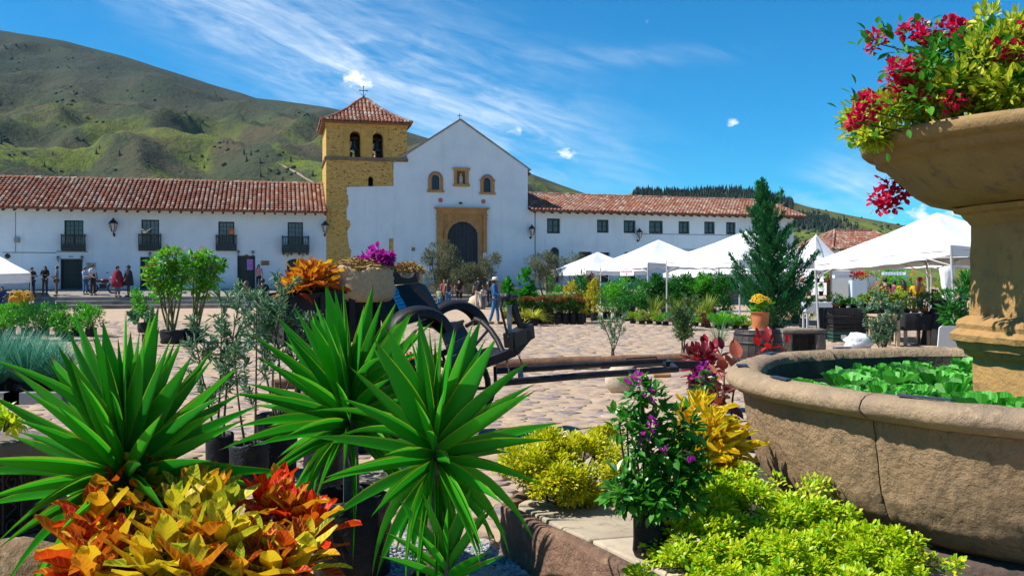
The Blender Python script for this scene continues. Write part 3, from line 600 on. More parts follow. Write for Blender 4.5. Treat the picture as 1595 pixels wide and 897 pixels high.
# niche with statue
a, b_, c, d = hol[2]; k = MB(); k.b2(a-.18, a-.001, -.08, .002, c, d); k.b2(b_+.001, b_+.18, -.08, .002, c, d); k.b2(a-.26, b_+.26, -.14, .003, d+.001, d+.16); k.b2(a-.25, b_+.25, -.14, .003, c-.16, c-.002); k.b2(a, b_, .40, .46, c, d)
NI = k.build('niche', OCHRE, CH); k = MB(); sc_ = (d-c)*.78; cu = (a+b_)/2
k.lathe([(0, 0), (.17, 0), (.15, .1), (.12, .5), (.14, .66), (.06, .78), (.05, .80), (.08, .86), (.075, .93), (0, 1)], 10, (cu, .16, c+.02)); k.v = [(x, y, c+.02+(z-c-.02)*sc_) for x, y, z in k.v]; k.build('statue', mat('pale_statue', (.52, .48, .42), (.4, .36, .3), 6, .8), NI)
for x, y in ((686, 312), (753, 314)):
    k = MB(); k.lathe([(0, -.07), (.11, -.07), (.145, -.04), (.145, 0)], 14); k.v = [(uc(x)+a_, z_, Zp(x, y)+b__) for a_, b__, z_ in k.v]; k.build('round_boss', mat('terracotta_boss', (.40, .16, .07), None, rough=.9), CH)
k = MB(); k.b2(uc(715), uc(720), -.12, .0, Zp(717, 318), Zp(717, 316)); k.ball((uc(717), -.15, Zp(717, 316.5)), .07, 6); k.build('floodlight', IRON, CH)
# portal
a, b_, c, d = hol[3][:4]; r = (b_-a)/2; cu = (a+b_)/2; zs = d-r; pz = Zp(720, 323.5); po = uc(680), uc(758); k = MB()
ar = [(cu-r*cos(pi*i/16), zs+r*sin(pi*i/16)) for i in range(17)]; L0, L1 = a-.32, b_+.32; zt = Zp(720, 334)
for (p, q), (p2, q2) in zip(ar, ar[1:]): k.add([(p, -.06, q), (p2, -.06, q2), (p2, -.06, zt), (p, -.06, zt)], [(0, 1, 2, 3)]); k.add([(p, -.06, q), (p, .2, q), (p2, .2, q2), (p2, -.06, q2)], [(0, 1, 2, 3)])
k.b2(L0, a-.0, -.06, .002, .9, zt); k.b2(b_, L1, -.06, .002, .9, zt)
PT = k.build('portal', OCHRE, CH); k = MB()
k.b2(po[0], L0-.002, -.14, .002, .9, zt-.1); k.b2(L1+.002, po[1], -.14, .002, .9, zt-.1)
for x0, x1 in ((po[0], L0), (L1, po[1])): k.b2(x0-.05, x1+.03, -.18, .001, zt-.36, zt-.26); k.b2(x0-.04, x1+.03, -.19, .001, zt-.098, zt)
k.build('pilaster', OCHRE, PT); k = MB(); k.b2(po[0]-.0, po[1]+.0, -.15, .002, zt+.002, pz-.14); k.b2(po[0]-.08, po[1]+.08, -.22, .002, pz-.138, pz-.07); k.b2(po[0]-.16, po[1]+.16, -.30, .002, pz-.068, pz); k.build('entablature', OCHRE, PT)
k = MB()
for i in range(17):
    an = pi*(i+.5)/17; m_ = Matrix.Rotation(pi/2-an, 3, 'Y'); k.box((cu+cos(an)*(r+.14), -.075, zs+sin(an)*(r+.14)), ((r+.14)*pi/17-.012, .05, .26), 0, mat=m_)
k.build('voussoir', OCHRE, PT)
k = MB()
for s_ in (-1, 1): k.b2(a-.24 if s_ < 0 else b_+.001, a-.001 if s_ < 0 else b_+.24, -.10, -.061, zs-.12, zs)
k.build('impost', OCHRE, PT)
k = MB(); k.b2(a, b_, .2, .28, c-.3, d-.02)
for i in range(8): q = a+(b_-a)*(i+.5)/8; k.b2(q-(b_-a)/17, q+(b_-a)/17, .16, .198, c-.2, d-.05-max(0, abs(q-cu)-.4)*.9)
k.build('door', mat('church_door', (.018, .028, .04), (.012, .018, .025), 3, .6), CH)
# ================================================================== right wing
RW = empty('convent_wing', FRR.w(0, 0, 0), FRR.a, 'long white house with small square windows right of the church', 'house')
U, Zp2 = FRR.u, FRR.z
wr = [(852, 872.5, 340, 363.5), (930, 948, 342, 362.5), (971.5, 990, 343, 363), (1011, 1032.5, 343.5, 363.5), (1057, 1074, 344.5, 364), (1097, 1113.5, 345, 364.5), (1131, 1146, 346, 365), (1172, 1186, 348, 366), (902, 922, 392, 440), (933, 950, 393, 440), (973, 991, 392.5, 440), (1068, 1084, 392, 440), (1110, 1124, 392, 440)]
H = [(U(a), U(b_), Zp2(a, d), Zp2(a, c)) for a, b_, c, d in wr]+[(U(857), U(871.5), Zp2(864, 440), Zp2(864, 385), True)]
ez = 6.32; mb = MB(); wall_holes(mb, 0, RLEN, .5, ez, H, .35); mb.b2(RLEN-.4, RLEN, .002, 9, .5, ez); mb.b2(0, RLEN, 8.6, 9, .5, ez)
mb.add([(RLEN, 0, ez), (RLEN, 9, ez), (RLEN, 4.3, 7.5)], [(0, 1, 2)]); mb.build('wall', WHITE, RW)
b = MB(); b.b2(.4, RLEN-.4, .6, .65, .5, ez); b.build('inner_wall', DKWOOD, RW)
for i, h in enumerate(H):
    a, b_, c, d = h[:4]
    if i < 8: window(RW, 'window', a, b_, c, d, .12, 2, 2, .05, .13, GLASS)
    else: k = MB(); k.b2(a+.005, b_-.005, .22, .28, c, d-.003); k.build('door', WOODG, RW)
RZ, ey, ry = 7.72, -.75, 4.3; EZR = 6.22
b = MB(); q = [Vector(v) for v in ((0.02, ey, EZR), (RLEN+.6, ey, EZR), (RLEN+.6, ry, RZ), (0.02, ry, RZ), (0.02, 9.6, EZR), (RLEN+.6, 9.6, EZR))]; q2 = [v-Vector((0, 0, .12)) for v in q]
b.add(q+q2, [(0, 1, 2, 3), (3, 2, 5, 4), (9, 8, 7, 6), (10, 11, 8, 9), (0, 6, 7, 1), (1, 7, 8, 2), (2, 8, 11, 5), (5, 11, 10, 4)]); RF2 = b.build('roof', TILEBED, RW)
b = MB(); tile_slope(b, (0.05, ey-.06, EZR), (1, 0, 0), (0, ry-ey, RZ-EZR), RLEN+.5, Vector((0, ry-ey, RZ-EZR)).length+.08, seed=3); tag(b.build('roof_tile', TILE, RF2), kind='stuff')
b = MB(); u = .1
while u < RLEN+.5: b.tube([(u, ry, RZ+.02), (u+.44, ry, RZ+.05)], [.11, .13], 8); u += .42
tag(b.build('ridge_tile', TILE, RF2), kind='stuff')
b = MB(); u = .3
while u < RLEN+.5: b.beam((u, -.68, EZR-.14), (u, .3, EZR+.10), .13, .14); u += .62
tag(b.build('rafter_tail', DKWOOD, RW), kind='stuff')
b = MB(); b.b2(U(1006), U(1130), -.03, -.001, Zp2(1060, 389), Zp2(1060, 388.2)); b.b2(U(833), U(833.8), -.03, -.001, Zp2(833, 440), Zp2(833, 330)); b.b2(U(990), U(1140), -.025, -.001, Zp2(1060, 365.5), Zp2(1060, 364.9)); b.build('cable', IRON, RW)
# ================================================================== hip roofed house far right
hp = XD(1352, 88); HH = empty('tiled_house', hp, radians(14), 'house with red hipped roof rising behind the white tents at right', 'house')
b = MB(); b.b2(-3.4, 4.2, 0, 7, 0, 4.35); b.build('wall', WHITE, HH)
b = MB(); E = [(-4, -.6, 4.3), (4.9, -.6, 4.3), (4.9, 7.6, 4.3), (-4, 7.6, 4.3)]; A, B_ = (-1.2, 3.5, 6.15), (2.8, 3.5, 6.15)
b.add(E+[A, B_]+[(x, y, z-.12) for x, y, z in E], [(0, 1, 5, 4), (1, 2, 5), (2, 3, 4, 5), (3, 0, 4), (0, 6, 7, 1), (1, 7, 8, 2), (2, 8, 9, 3), (3, 9, 6, 0), (9, 8, 7, 6)]); hr = b.build('roof', TILEBED, HH)
b = MB(); ls = hypot(4.1, 1.85)
tile_slope(b, E[0], (1, 0, 0), (0, 4.1, 1.85), 8.9, ls, .3, .45, lambda u, v: u > 2.8*v/ls+.1 and u < 8.9-2.1*v/ls-.1, 4)
ls2 = hypot(2.8, 1.85); tile_slope(b, E[3], (0, -1, 0), (2.8, 0, 1.85), 8.2, ls2, .3, .45, lambda u, v: 4.1*v/ls2+.1 < u < 8.2-4.1*v/ls2-.1, 6)
for p_, q_ in ((E[0], A), (E[3], A), (A, B_), (E[1], B_)):
    p_, q_ = Vector(p_), Vector(q_); n = int((q_-p_).length/.45)
    for i in range(n): b.tube([p_.lerp(q_, i/n)+Vector((0, 0, .06)), p_.lerp(q_, (i+1.1)/n)+Vector((0, 0, .08))], [.13, .11], 6)
tag(b.build('roof_tile', TILE, hr), kind='stuff')
# ================================================================== wall fittings
LAMPG = mat('lamp_glass', (.35, .36, .34), None, rough=.15, spec=.7)
def lantern(fr, x, y, label, s=1.0, group='black wall lanterns on the white facades'):
    o = empty('wall_lantern', fr.w(fr.u(x), 0, fr.z(x, y)), fr.a, label, 'lantern', group); k = MB()
    k.tube([(0, 0, -.34*s), (0, -.18*s, -.38*s), (0, -.28*s, -.28*s), (0, -.28*s, -.2*s)], .022*s, 6); k.box((0, -.01, -.34*s), (.09*s, .03, .16*s)); k.build('bracket', IRON, o)
    k = MB(); k.lathe([(.09*s, -.2*s), (.17*s, .14*s)], 6, (0, -.28*s, 0), sm=False); k.build('glazing', LAMPG, o)
    k = MB(); k.lathe([(0, -.215*s), (.10*s, -.21*s), (.095*s, -.19*s), (0, -.19*s)], 6, (0, -.28*s, 0), sm=False); k.lathe([(.2*s, .14*s), (.21*s, .17*s), (.1*s, .3*s), (.05*s, .33*s), (.04*s, .38*s), (0, .42*s)], 6, (0, -.28*s, 0), sm=False)
    for t in range(6): a = pi*t/3; k.beam((.09*s*cos(a), -.28*s+.09*s*sin(a), -.2*s), (.172*s*cos(a), -.28*s+.172*s*sin(a), .14*s), .022*s, .022*s)
    k.build('lantern_cap', IRON, o); return o
lantern(FR, 178, 354, 'black wall lantern between the first and second balconies of the long house', 1.35)
lantern(FR, 506, 356, 'black wall lantern beside the yellow tower, right of the last balcony', 1.2)
lantern(FRR, 826, 361, 'black wall lantern at the corner just right of the church front', 1.15)
lantern(FRR, 993, 366, 'black wall lantern under the third upper window of the right wing', 1.15)
for x, y, l in ((91, 402, 'small lamp left of the double door behind the waiting people'), (128.5, 401.5, 'small lamp right of the double door behind the waiting people'), (234, 396, 'small lamp above the door behind the leafy young tree'), (371.5, 393.5, 'small lamp above the left corner of the door with the poster'), (394, 393.5, 'small lamp above the right corner of the door with the poster'), (448, 394.5, 'small lamp under the left end of the projecting balcony'), (471.5, 394.5, 'small lamp under the right end of the projecting balcony')):
    lantern(FR, x, y+1, l, .45, 'small lamps over the doors')
def plaque(fr, x0, x1, y0, y1, label, m, name='wall_plaque', th=.03, txt=None):
    k = MB(); a, b_ = fr.u(x0), fr.u(x1); z0, z1 = fr.z(x0, y1), fr.z(x0, y0); k.b2(-(b_-a)/2, (b_-a)/2, -th, -.001, -(z1-z0)/2, (z1-z0)/2); o = k.build(name, m, None, fr.w((a+b_)/2, 0, (z0+z1)/2), (0, 0, fr.a)); tag(o, label, 'plaque', 'plaques on the white walls')
    if txt:
        k = MB(); w, h = (b_-a), (z1-z0)
        for i in range(txt): k.b2(-w*.36, w*random.uniform(.1, .38), -th-.004, -th-.0005, h*(.28-.56*i/max(1, txt-1))-h*.05, h*(.28-.56*i/max(1, txt-1))+h*.05)
        k.build('engraved_line', DKWOOD, o)
    return o
PSTONE = mat('plaque_stone', (.42, .40, .38), (.34, .33, .32), 5, .8); PBR = mat('plaque_bronze', (.28, .17, .09), (.2, .12, .06), 5, .7)
plaque(FR, 134, 149.5, 409, 419, 'pale stone plaque right of the double door behind the man in a vest', PSTONE, txt=3)
plaque(FR, 336.5, 347, 410, 419, 'grey stone plaque below the third balcony', PSTONE, txt=2)
plaque(FR, 406.5, 419.5, 406, 413.3, 'brown plaque on the wall right of the door with the poster', PBR, txt=2)
plaque(FR, 641, 646.5, 385.5, 391, 'small square brown plaque on the church wall left of the portal', PBR)
plaque(FR, 752, 757, 394, 404, 'white notice fixed low on the right pilaster of the church portal', mat('notice_white', (.7, .7, .68), None), th=.17, txt=3)
plaque(FR, 381, 386.5, 396.5, 398.2, 'house number plate above the door with the poster', PBR)
plaque(FR, 107, 114, 398.5, 401, 'house number plate above the double door', PSTONE)
k = MB(); a, b_ = FR.u(384.5), FR.u(394.5); k.b2(-.3, .3, .155, .165, -.34, .34)
po_ = k.build('poster', mat('colourful_poster', (.55, .12, .45), (.25, .2, .6), 3, .7, c3=(.7, .45, .3), s3=6), None, FR.w((a+b_)/2, 0, FR.z(389, 412)), (0, 0, FR.a)); po_.scale = ((b_-a)/.6, 1, 1); tag(po_, 'colourful pink and purple poster on the dark door', 'poster')
for x, y, l in ((349, 405.5, 'small round black siren box above the grey plaque'), (12, 399, 'small round dark fitting on the wall at the far left')):
    k = MB(); k.lathe([(0, -.12), (.12, -.11), (.15, -.06), (.15, 0)], 12); k.v = [(a_, z_, b__) for a_, b__, z_ in k.v]; tag(k.build('wall_fitting', IRON, None, FR.w(FR.u(x), 0, FR.z(x, y)), (0, 0, FR.a)), l, 'wall fitting')
k = MB(); k.box((0, -.08, 0), (.28, .16, .3)); k.box((0, -.17, -.02), (.2, .03, .16)); tag(k.build('meter_box', mat('grey_box', (.25, .26, .27), None), None, FR.w(FR.u(27), 0, FR.z(27, 374)), (0, 0, FR.a)), 'grey meter box on the wall above the market tent at left', 'meter box')
# small things on balconies
k = MB(); k.ball((0, 0, 0), (.16, .12, .1), 8, nz=.1); k.ball((.16, -.02, .08), .06, 6); k.add([(-.05, 0, .05), (.08, 0, .05), (-.25, .05, .28), (-.42, .05, .2)], [(0, 1, 2, 3), (3, 2, 1, 0)]); k.add([(-.05, 0, .05), (.08, 0, .05), (.42, -.05, .25), (.3, -.05, .12)], [(0, 1, 2, 3), (3, 2, 1, 0)])
tag(k.build('bird_figure', mat('cream_paint', (.7, .62, .42), None), None, FR.w(FR.u(226), -.16, FR.z(226, 361.5)), (0, 0, FR.a)), 'cream bird figure with spread wings on the second balcony rail', 'bird figure')
k = MB(); k.lathe([(0, 0), (.12, 0), (.17, .2), (.15, .3), (.12, .28), (0, .25)], 12); k.ball((0, 0, .32), (.14, .14, .12), 8, nz=.3); tag(k.build('clay_pot', mat('terracotta', (.55, .18, .06), (.45, .14, .05), 6, .85, 20, .2, .01), None, FR.w(FR.u(361), -.13, FR.z(361, 365.5)), (0, 0, FR.a)), 'orange clay pot on the third balcony rail', 'pot')
bz = empty('bust', FRR.w(FRR.u(838), -2.2, 0), FRR.a, 'dark bronze bust on a plinth right of the church front', 'bust'); k = MB(); k.b2(-.3, .3, -.3, .3, 0, 2.55); k.b2(-.36, .36, -.36, .36, 2.553, 2.63); k.build('plinth', STEP, bz)
k = MB(); k.ball((0, 0, 2.85), (.30, .2, .26), 12, nz=.1); k.tube([(0, 0, 3.0), (0, 0, 3.2)], .1, 8); k.ball((0, -.03, 3.32), (.15, .17, .2), 12, nz=.08); k.ball((0, -.2, 3.3), (.03, .04, .04), 6); k.build('figure', mat('dark_bronze', (.03, .028, .025), None, rough=.45, metal=.5), bz)
# ================================================================== hills
def hill_mat(name, cs, greens):
    m, N, L = newmat(name); v = N.new('ShaderNodeNewGeometry').outputs['Position']
    a = nnoise(N, L, .012, 6, .62, v, .5); b_ = nnoise(N, L, .045, 5, .65, v, .3); c = nnoise(N, L, .2, 5, .7, v)
    col = nmix(N, L, nsmooth(N, L, a, .35, .65), cs[0], cs[1]); col = nmix(N, L, nsmooth(N, L, b_, .42, .68), col, cs[2])
    sp = N.new('ShaderNodeSeparateXYZ'); L.new(v, sp.inputs[0]); lowz = nmath(N, L, 'SUBTRACT', 1.0, nsmooth(N, L, sp.outputs[2], greens[0], greens[1]))
    hi_ = nsmooth(N, L, sp.outputs[2], 70.0, 210.0); col = nmix(N, L, nmath(N, L, 'MULTIPLY', hi_, .7), col, (.036, .054, .052))  # upper slopes: the dark cool tone of haze is put into the colour
    g = nmath(N, L, 'MULTIPLY', nsmooth(N, L, nnoise(N, L, .02, 5, .6, v, .4), .47, .58), nmath(N, L, 'MULTIPLY_ADD', lowz, .8, .05))
    col = nmix(N, L, g, col, greens[2]); col = nmix(N, L, nmath(N, L, 'MULTIPLY', nsmooth(N, L, c, .52, .75), .5), col, cs[3])
    return finish(m, N, L, col, 1.0, c, 1.0, 3.0, 0, .05)
def hill(name, prof, d0, d1, amp, m, seed, nx=240, ny=90, x0=-700, x1=2300, shape=1.4, gull=105.):
    xs = np.linspace(x0, x1, nx); px, py = zip(*prof); rid = np.interp(xs, px, py)
    vs = []; 
    for j in range(ny):
        s_ = j/(ny-1)*1.25; D = d0+(d1-d0)*s_
        for i in range(nx):
            t = (xs[i]-797.5)/FPX; top = (HZ-rid[i])/FPX*d1+EYE; X = t*D
            sh = min(1, s_)**shape if s_ <= 1 else 1-(s_-1)*1.2
            w = max(0, sin(pi*min(1, s_**1.15)))**1.1 if s_ < 1 else 0
            p = Vector((X/gull, D/gull*.55, seed)); rn = 1-abs(mnoise.noise(p+Vector((.35*mnoise.noise(p*2.1), 0, 0))))*2; rn2 = 1-abs(mnoise.noise(p*2.7+Vector((5, 3, 1))))*2
            f = mnoise.fractal(Vector((X/60, D/60, seed+3)), .9, 2.1, 5)
            vs.append((X, D, max(-2, top*sh)+w*amp*min(1, max(.15, top/150))*(rn*.55+rn2*.32+f*.22-.25)+(amp*.02*f if s_ >= .93 else 0)))
            if j == 0 or vs[-1][2] < -2.5: vs[-1] = (X, D, -2.5)
    fs = [(j*nx+i, j*nx+i+1, (j+1)*nx+i+1, (j+1)*nx+i) for j in range(ny-1) for i in range(nx-1)]
    me = bpy.data.meshes.new(name); me.from_pydata(vs, [], fs); me.materials.append(m); me.polygons.foreach_set('use_smooth', [True]*len(fs)); me.update(); o = link(name, me); tag(o, kind='structure'); return o, np.array(vs).reshape(ny, nx, 3)
HM1 = hill_mat('mountain_grass', ((.058, .068, .038), (.092, .076, .046), (.048, .064, .036), (.022, .038, .024)), (20, 130, (.15, .19, .022)))
HM2 = hill_mat('hill_grass', ((.10, .10, .035), (.14, .11, .05), (.08, .10, .03), (.035, .06, .02)), (30, 130, (.16, .21, .035)))
mt, MV = hill('mountain', [(-700, -120), (-300, -30), (0, 47), (100, 64), (200, 90), (300, 122), (400, 153), (440, 156), (500, 166), (560, 178), (640, 207), (700, 226), (820, 268), (915, 302), (1000, 330), (1150, 372), (1300, 405), (1500, 430), (2300, 440)], 190, 900, 42, HM1, 4.2, 300, 110, -700, 1700)
hl, HV = hill('right_hill', [(-700, 470), (500, 440), (700, 380), (800, 330), (880, 309), (930, 306), (975, 304), (1000, 295), (1050, 299), (1100, 296), (1150, 294), (1200, 304), (1260, 322), (1330, 337), (1400, 350), (1500, 362), (1600, 372), (1900, 395), (2300, 415)], 170, 620, 16, HM2, 9.1, 220, 70, 500, 2300, gull=90.)
# pines dotted over the slopes
PINE = mat('pine_green', (.018, .040, .022), (.012, .028, .018), 3, .9, isl=.2)
pm = MB()
for k in range(5): pm.lathe([(0, .16+.17*k), (.27-.045*k, .10+.17*k), (0, .42+.17*k)], 7, sm=False, fr=lambda a, z: .75+.5*random.random())
pme = pm.mesh('crown', PINE); tm = MB(); tm.tube([(0, 0, 0), (0, 0, .3)], [.04, .03], 5); tme = tm.mesh('trunk', DKWOOD)
def on_hill(V, x, y):
    best = None; t = (x-797.5)/FPX
    ny, nx = V.shape[:2]; i = int(np.argmin(np.abs(V[ny//2, :, 0]/V[ny//2, :, 1]-t)))
    for j in range(ny):
        X, D, Z = V[j, i]; yy = HZ-(Z-EYE)/D*FPX
        if yy <= y:
            if j == 0: return Vector((t*D, D, Z-.4))
            _, D0, Z0 = V[j-1, i]; y0 = HZ-(Z0-EYE)/D0*FPX; f = max(0, min(1, (y0-y)/max(1e-6, y0-yy))); D = D0+(D-D0)*f; Z = Z0+(Z-Z0)*f; return Vector((t*D, D, Z-.4))
    return None
first = True
for x, y, h in ((2, 224, 11), (69, 260, 8), (150, 240, 8), (186, 243, 9), (82, 240, 5), (296, 247, 7), (354, 224, 6), (363, 224, 5), (380, 240, 8), (391, 242, 8), (384, 252, 9), (405, 254, 8), (453, 252, 9), (406, 275, 8), (487, 274, 8), (155, 231, 5), (318, 262, 6), (60, 290, 5), (248, 285, 5), (77, 80, 5), (395, 150, 4), (440, 282, 7)):
    p = on_hill(MV, x, y)
    if p is None: continue
    s_ = h/FPX*p.y*1.25; o = empty('pine_tree', p, 0, 'small dark pine standing alone on the grassy mountain slope', 'tree', 'pines dotted over the mountain'); c = link('crown', pme, o, scale=(s_, s_, s_), rot=(0, 0, random.random()*6)); link('trunk', tme, o, scale=(s_, s_, s_))
# forest on the right hill (reads as one mass)
vs = []; fb = MB(); rf = random.Random(3)
for _ in range(2600):
    x = rf.uniform(985, 1235); yt = rf.uniform(292, 335)
    p = on_hill(HV, x, max(yt, np.interp(x, (880, 1000, 1050, 1100, 1150, 1200, 1260), (309, 295.5, 299.5, 296.5, 294.5, 304.5, 322))+rf.random()**.5*5))
    if p is None or mnoise.noise(Vector((x/30, yt/11, 0)))+(.5 if yt < 318 else -.1) < .05: continue
    h = rf.uniform(1.6, 5.2); r = h*.24; fb.add([p+Vector((r*cos(a), r*sin(a), h*.1)) for a in (rf.random(), 2+rf.random()*.4, 4+rf.random()*.4)]+[p+Vector((0, 0, h))], [(0, 1, 3), (1, 2, 3), (2, 0, 3)])
for _ in range(700):
    x = rf.gauss(1265, 26); p = on_hill(HV, x, 347+rf.gauss(0, 5)+(x-1265)*.12)
    if p is None: continue
    h = rf.uniform(2, 4); r = h*.3; fb.add([p+Vector((r*cos(a), r*sin(a), h*.1)) for a in (rf.random(), 2+rf.random()*.4, 4+rf.random()*.4)]+[p+Vector((0, 0, h))], [(0, 1, 3), (1, 2, 3), (2, 0, 3)])
tag(fb.build('forest', PINE), 'dark pine forest covering the top of the hill behind the white house', 'forest', kind='stuff')
# scrub patches
sb = MB()
for _ in range(900):
    x = rf.uniform(-30, 520); y = rf.uniform(60, 300); p = on_hill(MV, x, y)
    if p is None or mnoise.noise(Vector((x/45, y/28, 5))) < .18: continue
    r = rf.uniform(.5, 1.5); sb.ball(p+Vector((0, 0, r*.3)), (r, r, r*.8), 5, nz=.3, seed=rf.random())
for _ in range(350):
    x = rf.uniform(1230, 1420); y = rf.uniform(325, 390); p = on_hill(HV, x, y)
    if p is None: continue
    r = rf.uniform(.5, 1.4); sb.ball(p+Vector((0, 0, r*.3)), (r, r, r*.8), 5, nz=.3, seed=rf.random())
tag(sb.build('scrub', mat('scrub_green', (.03, .055, .02), (.02, .04, .018), 2, .95, isl=.3)), 'dark scrub scattered over the hill slopes', 'scrub', kind='stuff')
# dirt track on the slope
pth = [on_hill(MV, x, y) for x, y in ((434, 256), (440, 258), (446, 261), (452, 264), (458, 267), (464, 270), (469, 273), (474, 277), (480, 280), (487, 284), (493, 287))]; b = MB()
pth = [p for p in pth if p]
b.tube([p_+Vector((0, 0, .25)) for p_ in pth], .55, 6)
tag(b.build('dirt_track', mat('bare_earth', (.34, .25, .18), (.26, .19, .13), .5, 1)), kind='structure')
# ================================================================== fountain platform
def rock_mat(name, cs, bs=18, bstr=.7, bd=.03, isl=0, obj=0, s=2.2):
    m, N, L = newmat(name); v = N.new('ShaderNodeNewGeometry').outputs['Position']
    c = nmix(N, L, nsmooth(N, L, nnoise(N, L, s, 6, .62, v, .4), .35, .68), cs[0], cs[1]); c = nmix(N, L, nsmooth(N, L, nnoise(N, L, s*4.2, 5, .7, v), .50, .72), c, cs[2])
    if obj:
        h = N.new('ShaderNodeHueSaturation'); L.new(c, h.inputs['Color']); L.new(nmath(N, L, 'MULTIPLY_ADD', objrand(N), 2*obj, 1-obj), h.inputs['Value']); c = h.outputs[0]
    n1 = nnoise(N, L, bs, 6, .7, v); n2 = nnoise(N, L, bs*.22, 4, .6, v)
    return finish(m, N, L, c, .92, nmath(N, L, 'ADD', n1, nmath(N, L, 'MULTIPLY', n2, 1.5)), bstr, bd, 0, .18)
BASIN = rock_mat('basin_sandstone', ((.38, .255, .145), (.30, .205, .12), (.19, .14, .09)), 26, 1.0, .05)
RIMM = rock_mat('rim_sandstone', ((.34, .245, .15), (.26, .19, .13), (.42, .31, .19)), 22, .8, .03)
SHAFT = rock_mat('pedestal_sandstone', ((.40, .235, .085), (.33, .195, .075), (.24, .15, .07)), 26, .8, .02)
CURB = rock_mat('curb_stone', ((.26, .15, .095), (.18, .11, .08), (.34, .23, .15)), 20, 1.0, .05, obj=.18)
SLAB = rock_mat('slab_stone', ((.44, .36, .26), (.34, .28, .21), (.26, .22, .17)), 12, .5, .02, obj=.15)
SOIL_SHADE = mat('soil_and_shade', (.04, .032, .024), (.07, .055, .04), 8, 1, world=True)
pf = MB(); pf.prism([(p.x, p.y, -.05) for p in [FC+(q-FC)*.955 for q in OCT]], (0, 0, .05+PZ-.06)); PF = pf.build('fountain_platform', SOIL_SHADE); tag(PF, kind='structure')  # bare soil core; its darkness also stands in for shadow round the basin
def rough_block(cs, name, m, par, n=6, amp=.02, seed=0, rnd_=.03):
    """hexahedron from 4 bottom + 4 top corners, subdivided, rounded and roughened"""
    bm = bmesh.new(); vs = [bm.verts.new(c) for c in cs]
    for f in ((3, 2, 1, 0), (4, 5, 6, 7), (0, 1, 5, 4), (1, 2, 6, 5), (2, 3, 7, 6), (3, 0, 4, 7)): bm.faces.new([vs[i] for i in f])
    bmesh.ops.bevel(bm, geom=list(bm.edges), offset=rnd_, segments=2, affect='EDGES', profile=.6)
    bmesh.ops.subdivide_edges(bm, edges=[e for e in bm.edges if e.calc_length() > .12], cuts=n, use_grid_fill=True)
    for v in bm.verts:
        q = v.co*6+Vector((seed*3.1, seed, 0)); v.co += Vector((mnoise.noise(q), mnoise.noise(q+Vector((9, 2, 4))), mnoise.noise(q+Vector((3, 8, 1)))*.7))*amp
    me = bpy.data.meshes.new(name); bm.to_mesh(me); bm.free(); me.materials.append(m); me.polygons.foreach_set('use_smooth', [True]*len(me.polygons)); return link(name, me, par)
for k in (7, 0, 1, 2):
    a, b_ = OCT[k], OCT[(k+1) % 8]; ia, ib = FC+(a-FC)*.972, FC+(b_-FC)*.972; ja, jb = FC+(a-FC)*.967, FC+(b_-FC)*.967; ka, kb = FC+(a-FC)*.62, FC+(b_-FC)*.62
    N_ = 3 if k in (7, 0, 1) else 2; cuts = [0, .36, .70, 1] if k != 0 else [0, .50, .78, 1]
    for i in range(len(cuts)-1):
        f0, f1 = cuts[i]+.004, cuts[i+1]-.004; p0, p1, q1, q0 = a.lerp(b_, f0), a.lerp(b_, f1), ia.lerp(ib, f1), ia.lerp(ib, f0)
        dz = random.uniform(-.012, .012); cs = [p+Vector((0, 0, -.05)) for p in (p0, p1, q1, q0)]+[p+Vector((0, 0, PZ+dz)) for p in (p0, p1, q1, q0)]
        rough_block(cs, 'curb_stone', CURB, PF, 7, .022, k*5+i, .03)
        for (fa, fb, A0, B0, A1, B1) in ((f0, (f0+f1)/2-.004, ja, jb, ka, kb), ((f0+f1)/2+.004, f1, ja, jb, ka, kb)):
            p0, p1, q1, q0 = A0.lerp(B0, fa), A0.lerp(B0, fb), A1.lerp(B1, fb), A1.lerp(B1, fa); dz = random.uniform(-.014, .01)
            rough_block([p+Vector((0, 0, PZ-.1)) for p in (p0, p1, q1, q0)]+[p+Vector((0, 0, PZ+dz)) for p in (p0, p1, q1, q0)], 'paving_slab', SLAB, PF, 4, .010, k*9+i, .015)
# ================================================================== fountain
FC = Vector((4.29, 7.1, 0)); KS = .857; EYEP = Vector((0, 0, EYE))
def shrink(o, cs=True): o.location = EYEP+(Vector(o.location)-EYEP)*KS; o.scale = Vector(o.scale)*KS
FO = empty('fountain', FC, 0, 'sandstone fountain with round basin, pedestal and flower filled upper bowl', 'fountain')
RZ_ = 1.0
def octa(a, z): return 1+.012*cos(8*(a-pa))+.006*mnoise.noise(Vector((cos(a)*5, sin(a)*5, z*4)))
pl = MB(); pl.lathe([(2.30, -.02), (2.30, .06), (2.27, .085), (2.0, .087)], 64, fr=octa); pl.build('plinth', rock_mat('plinth_dark', ((.10, .07, .055), (.07, .05, .045), (.05, .04, .035))), FO)
outer = [(2.10, .088), (2.19, .095), (2.29, .15), (2.38, .25), (2.44, .37), (2.485, .55), (2.51, .72), (2.53, .845)]; rim = [(2.53, .847), (2.58, .86), (2.63, .89), (2.655, .93), (2.64, .975), (2.60, 1.0), (2.52, 1.012), (2.44, 1.005), (2.39, .98), (2.37, .93)]; inner = [(2.368, .928), (2.35, .75), (2.30, .55)]
JO = [pa+pi/8*1.0+k*pi/4+.12 for k in range(8)]
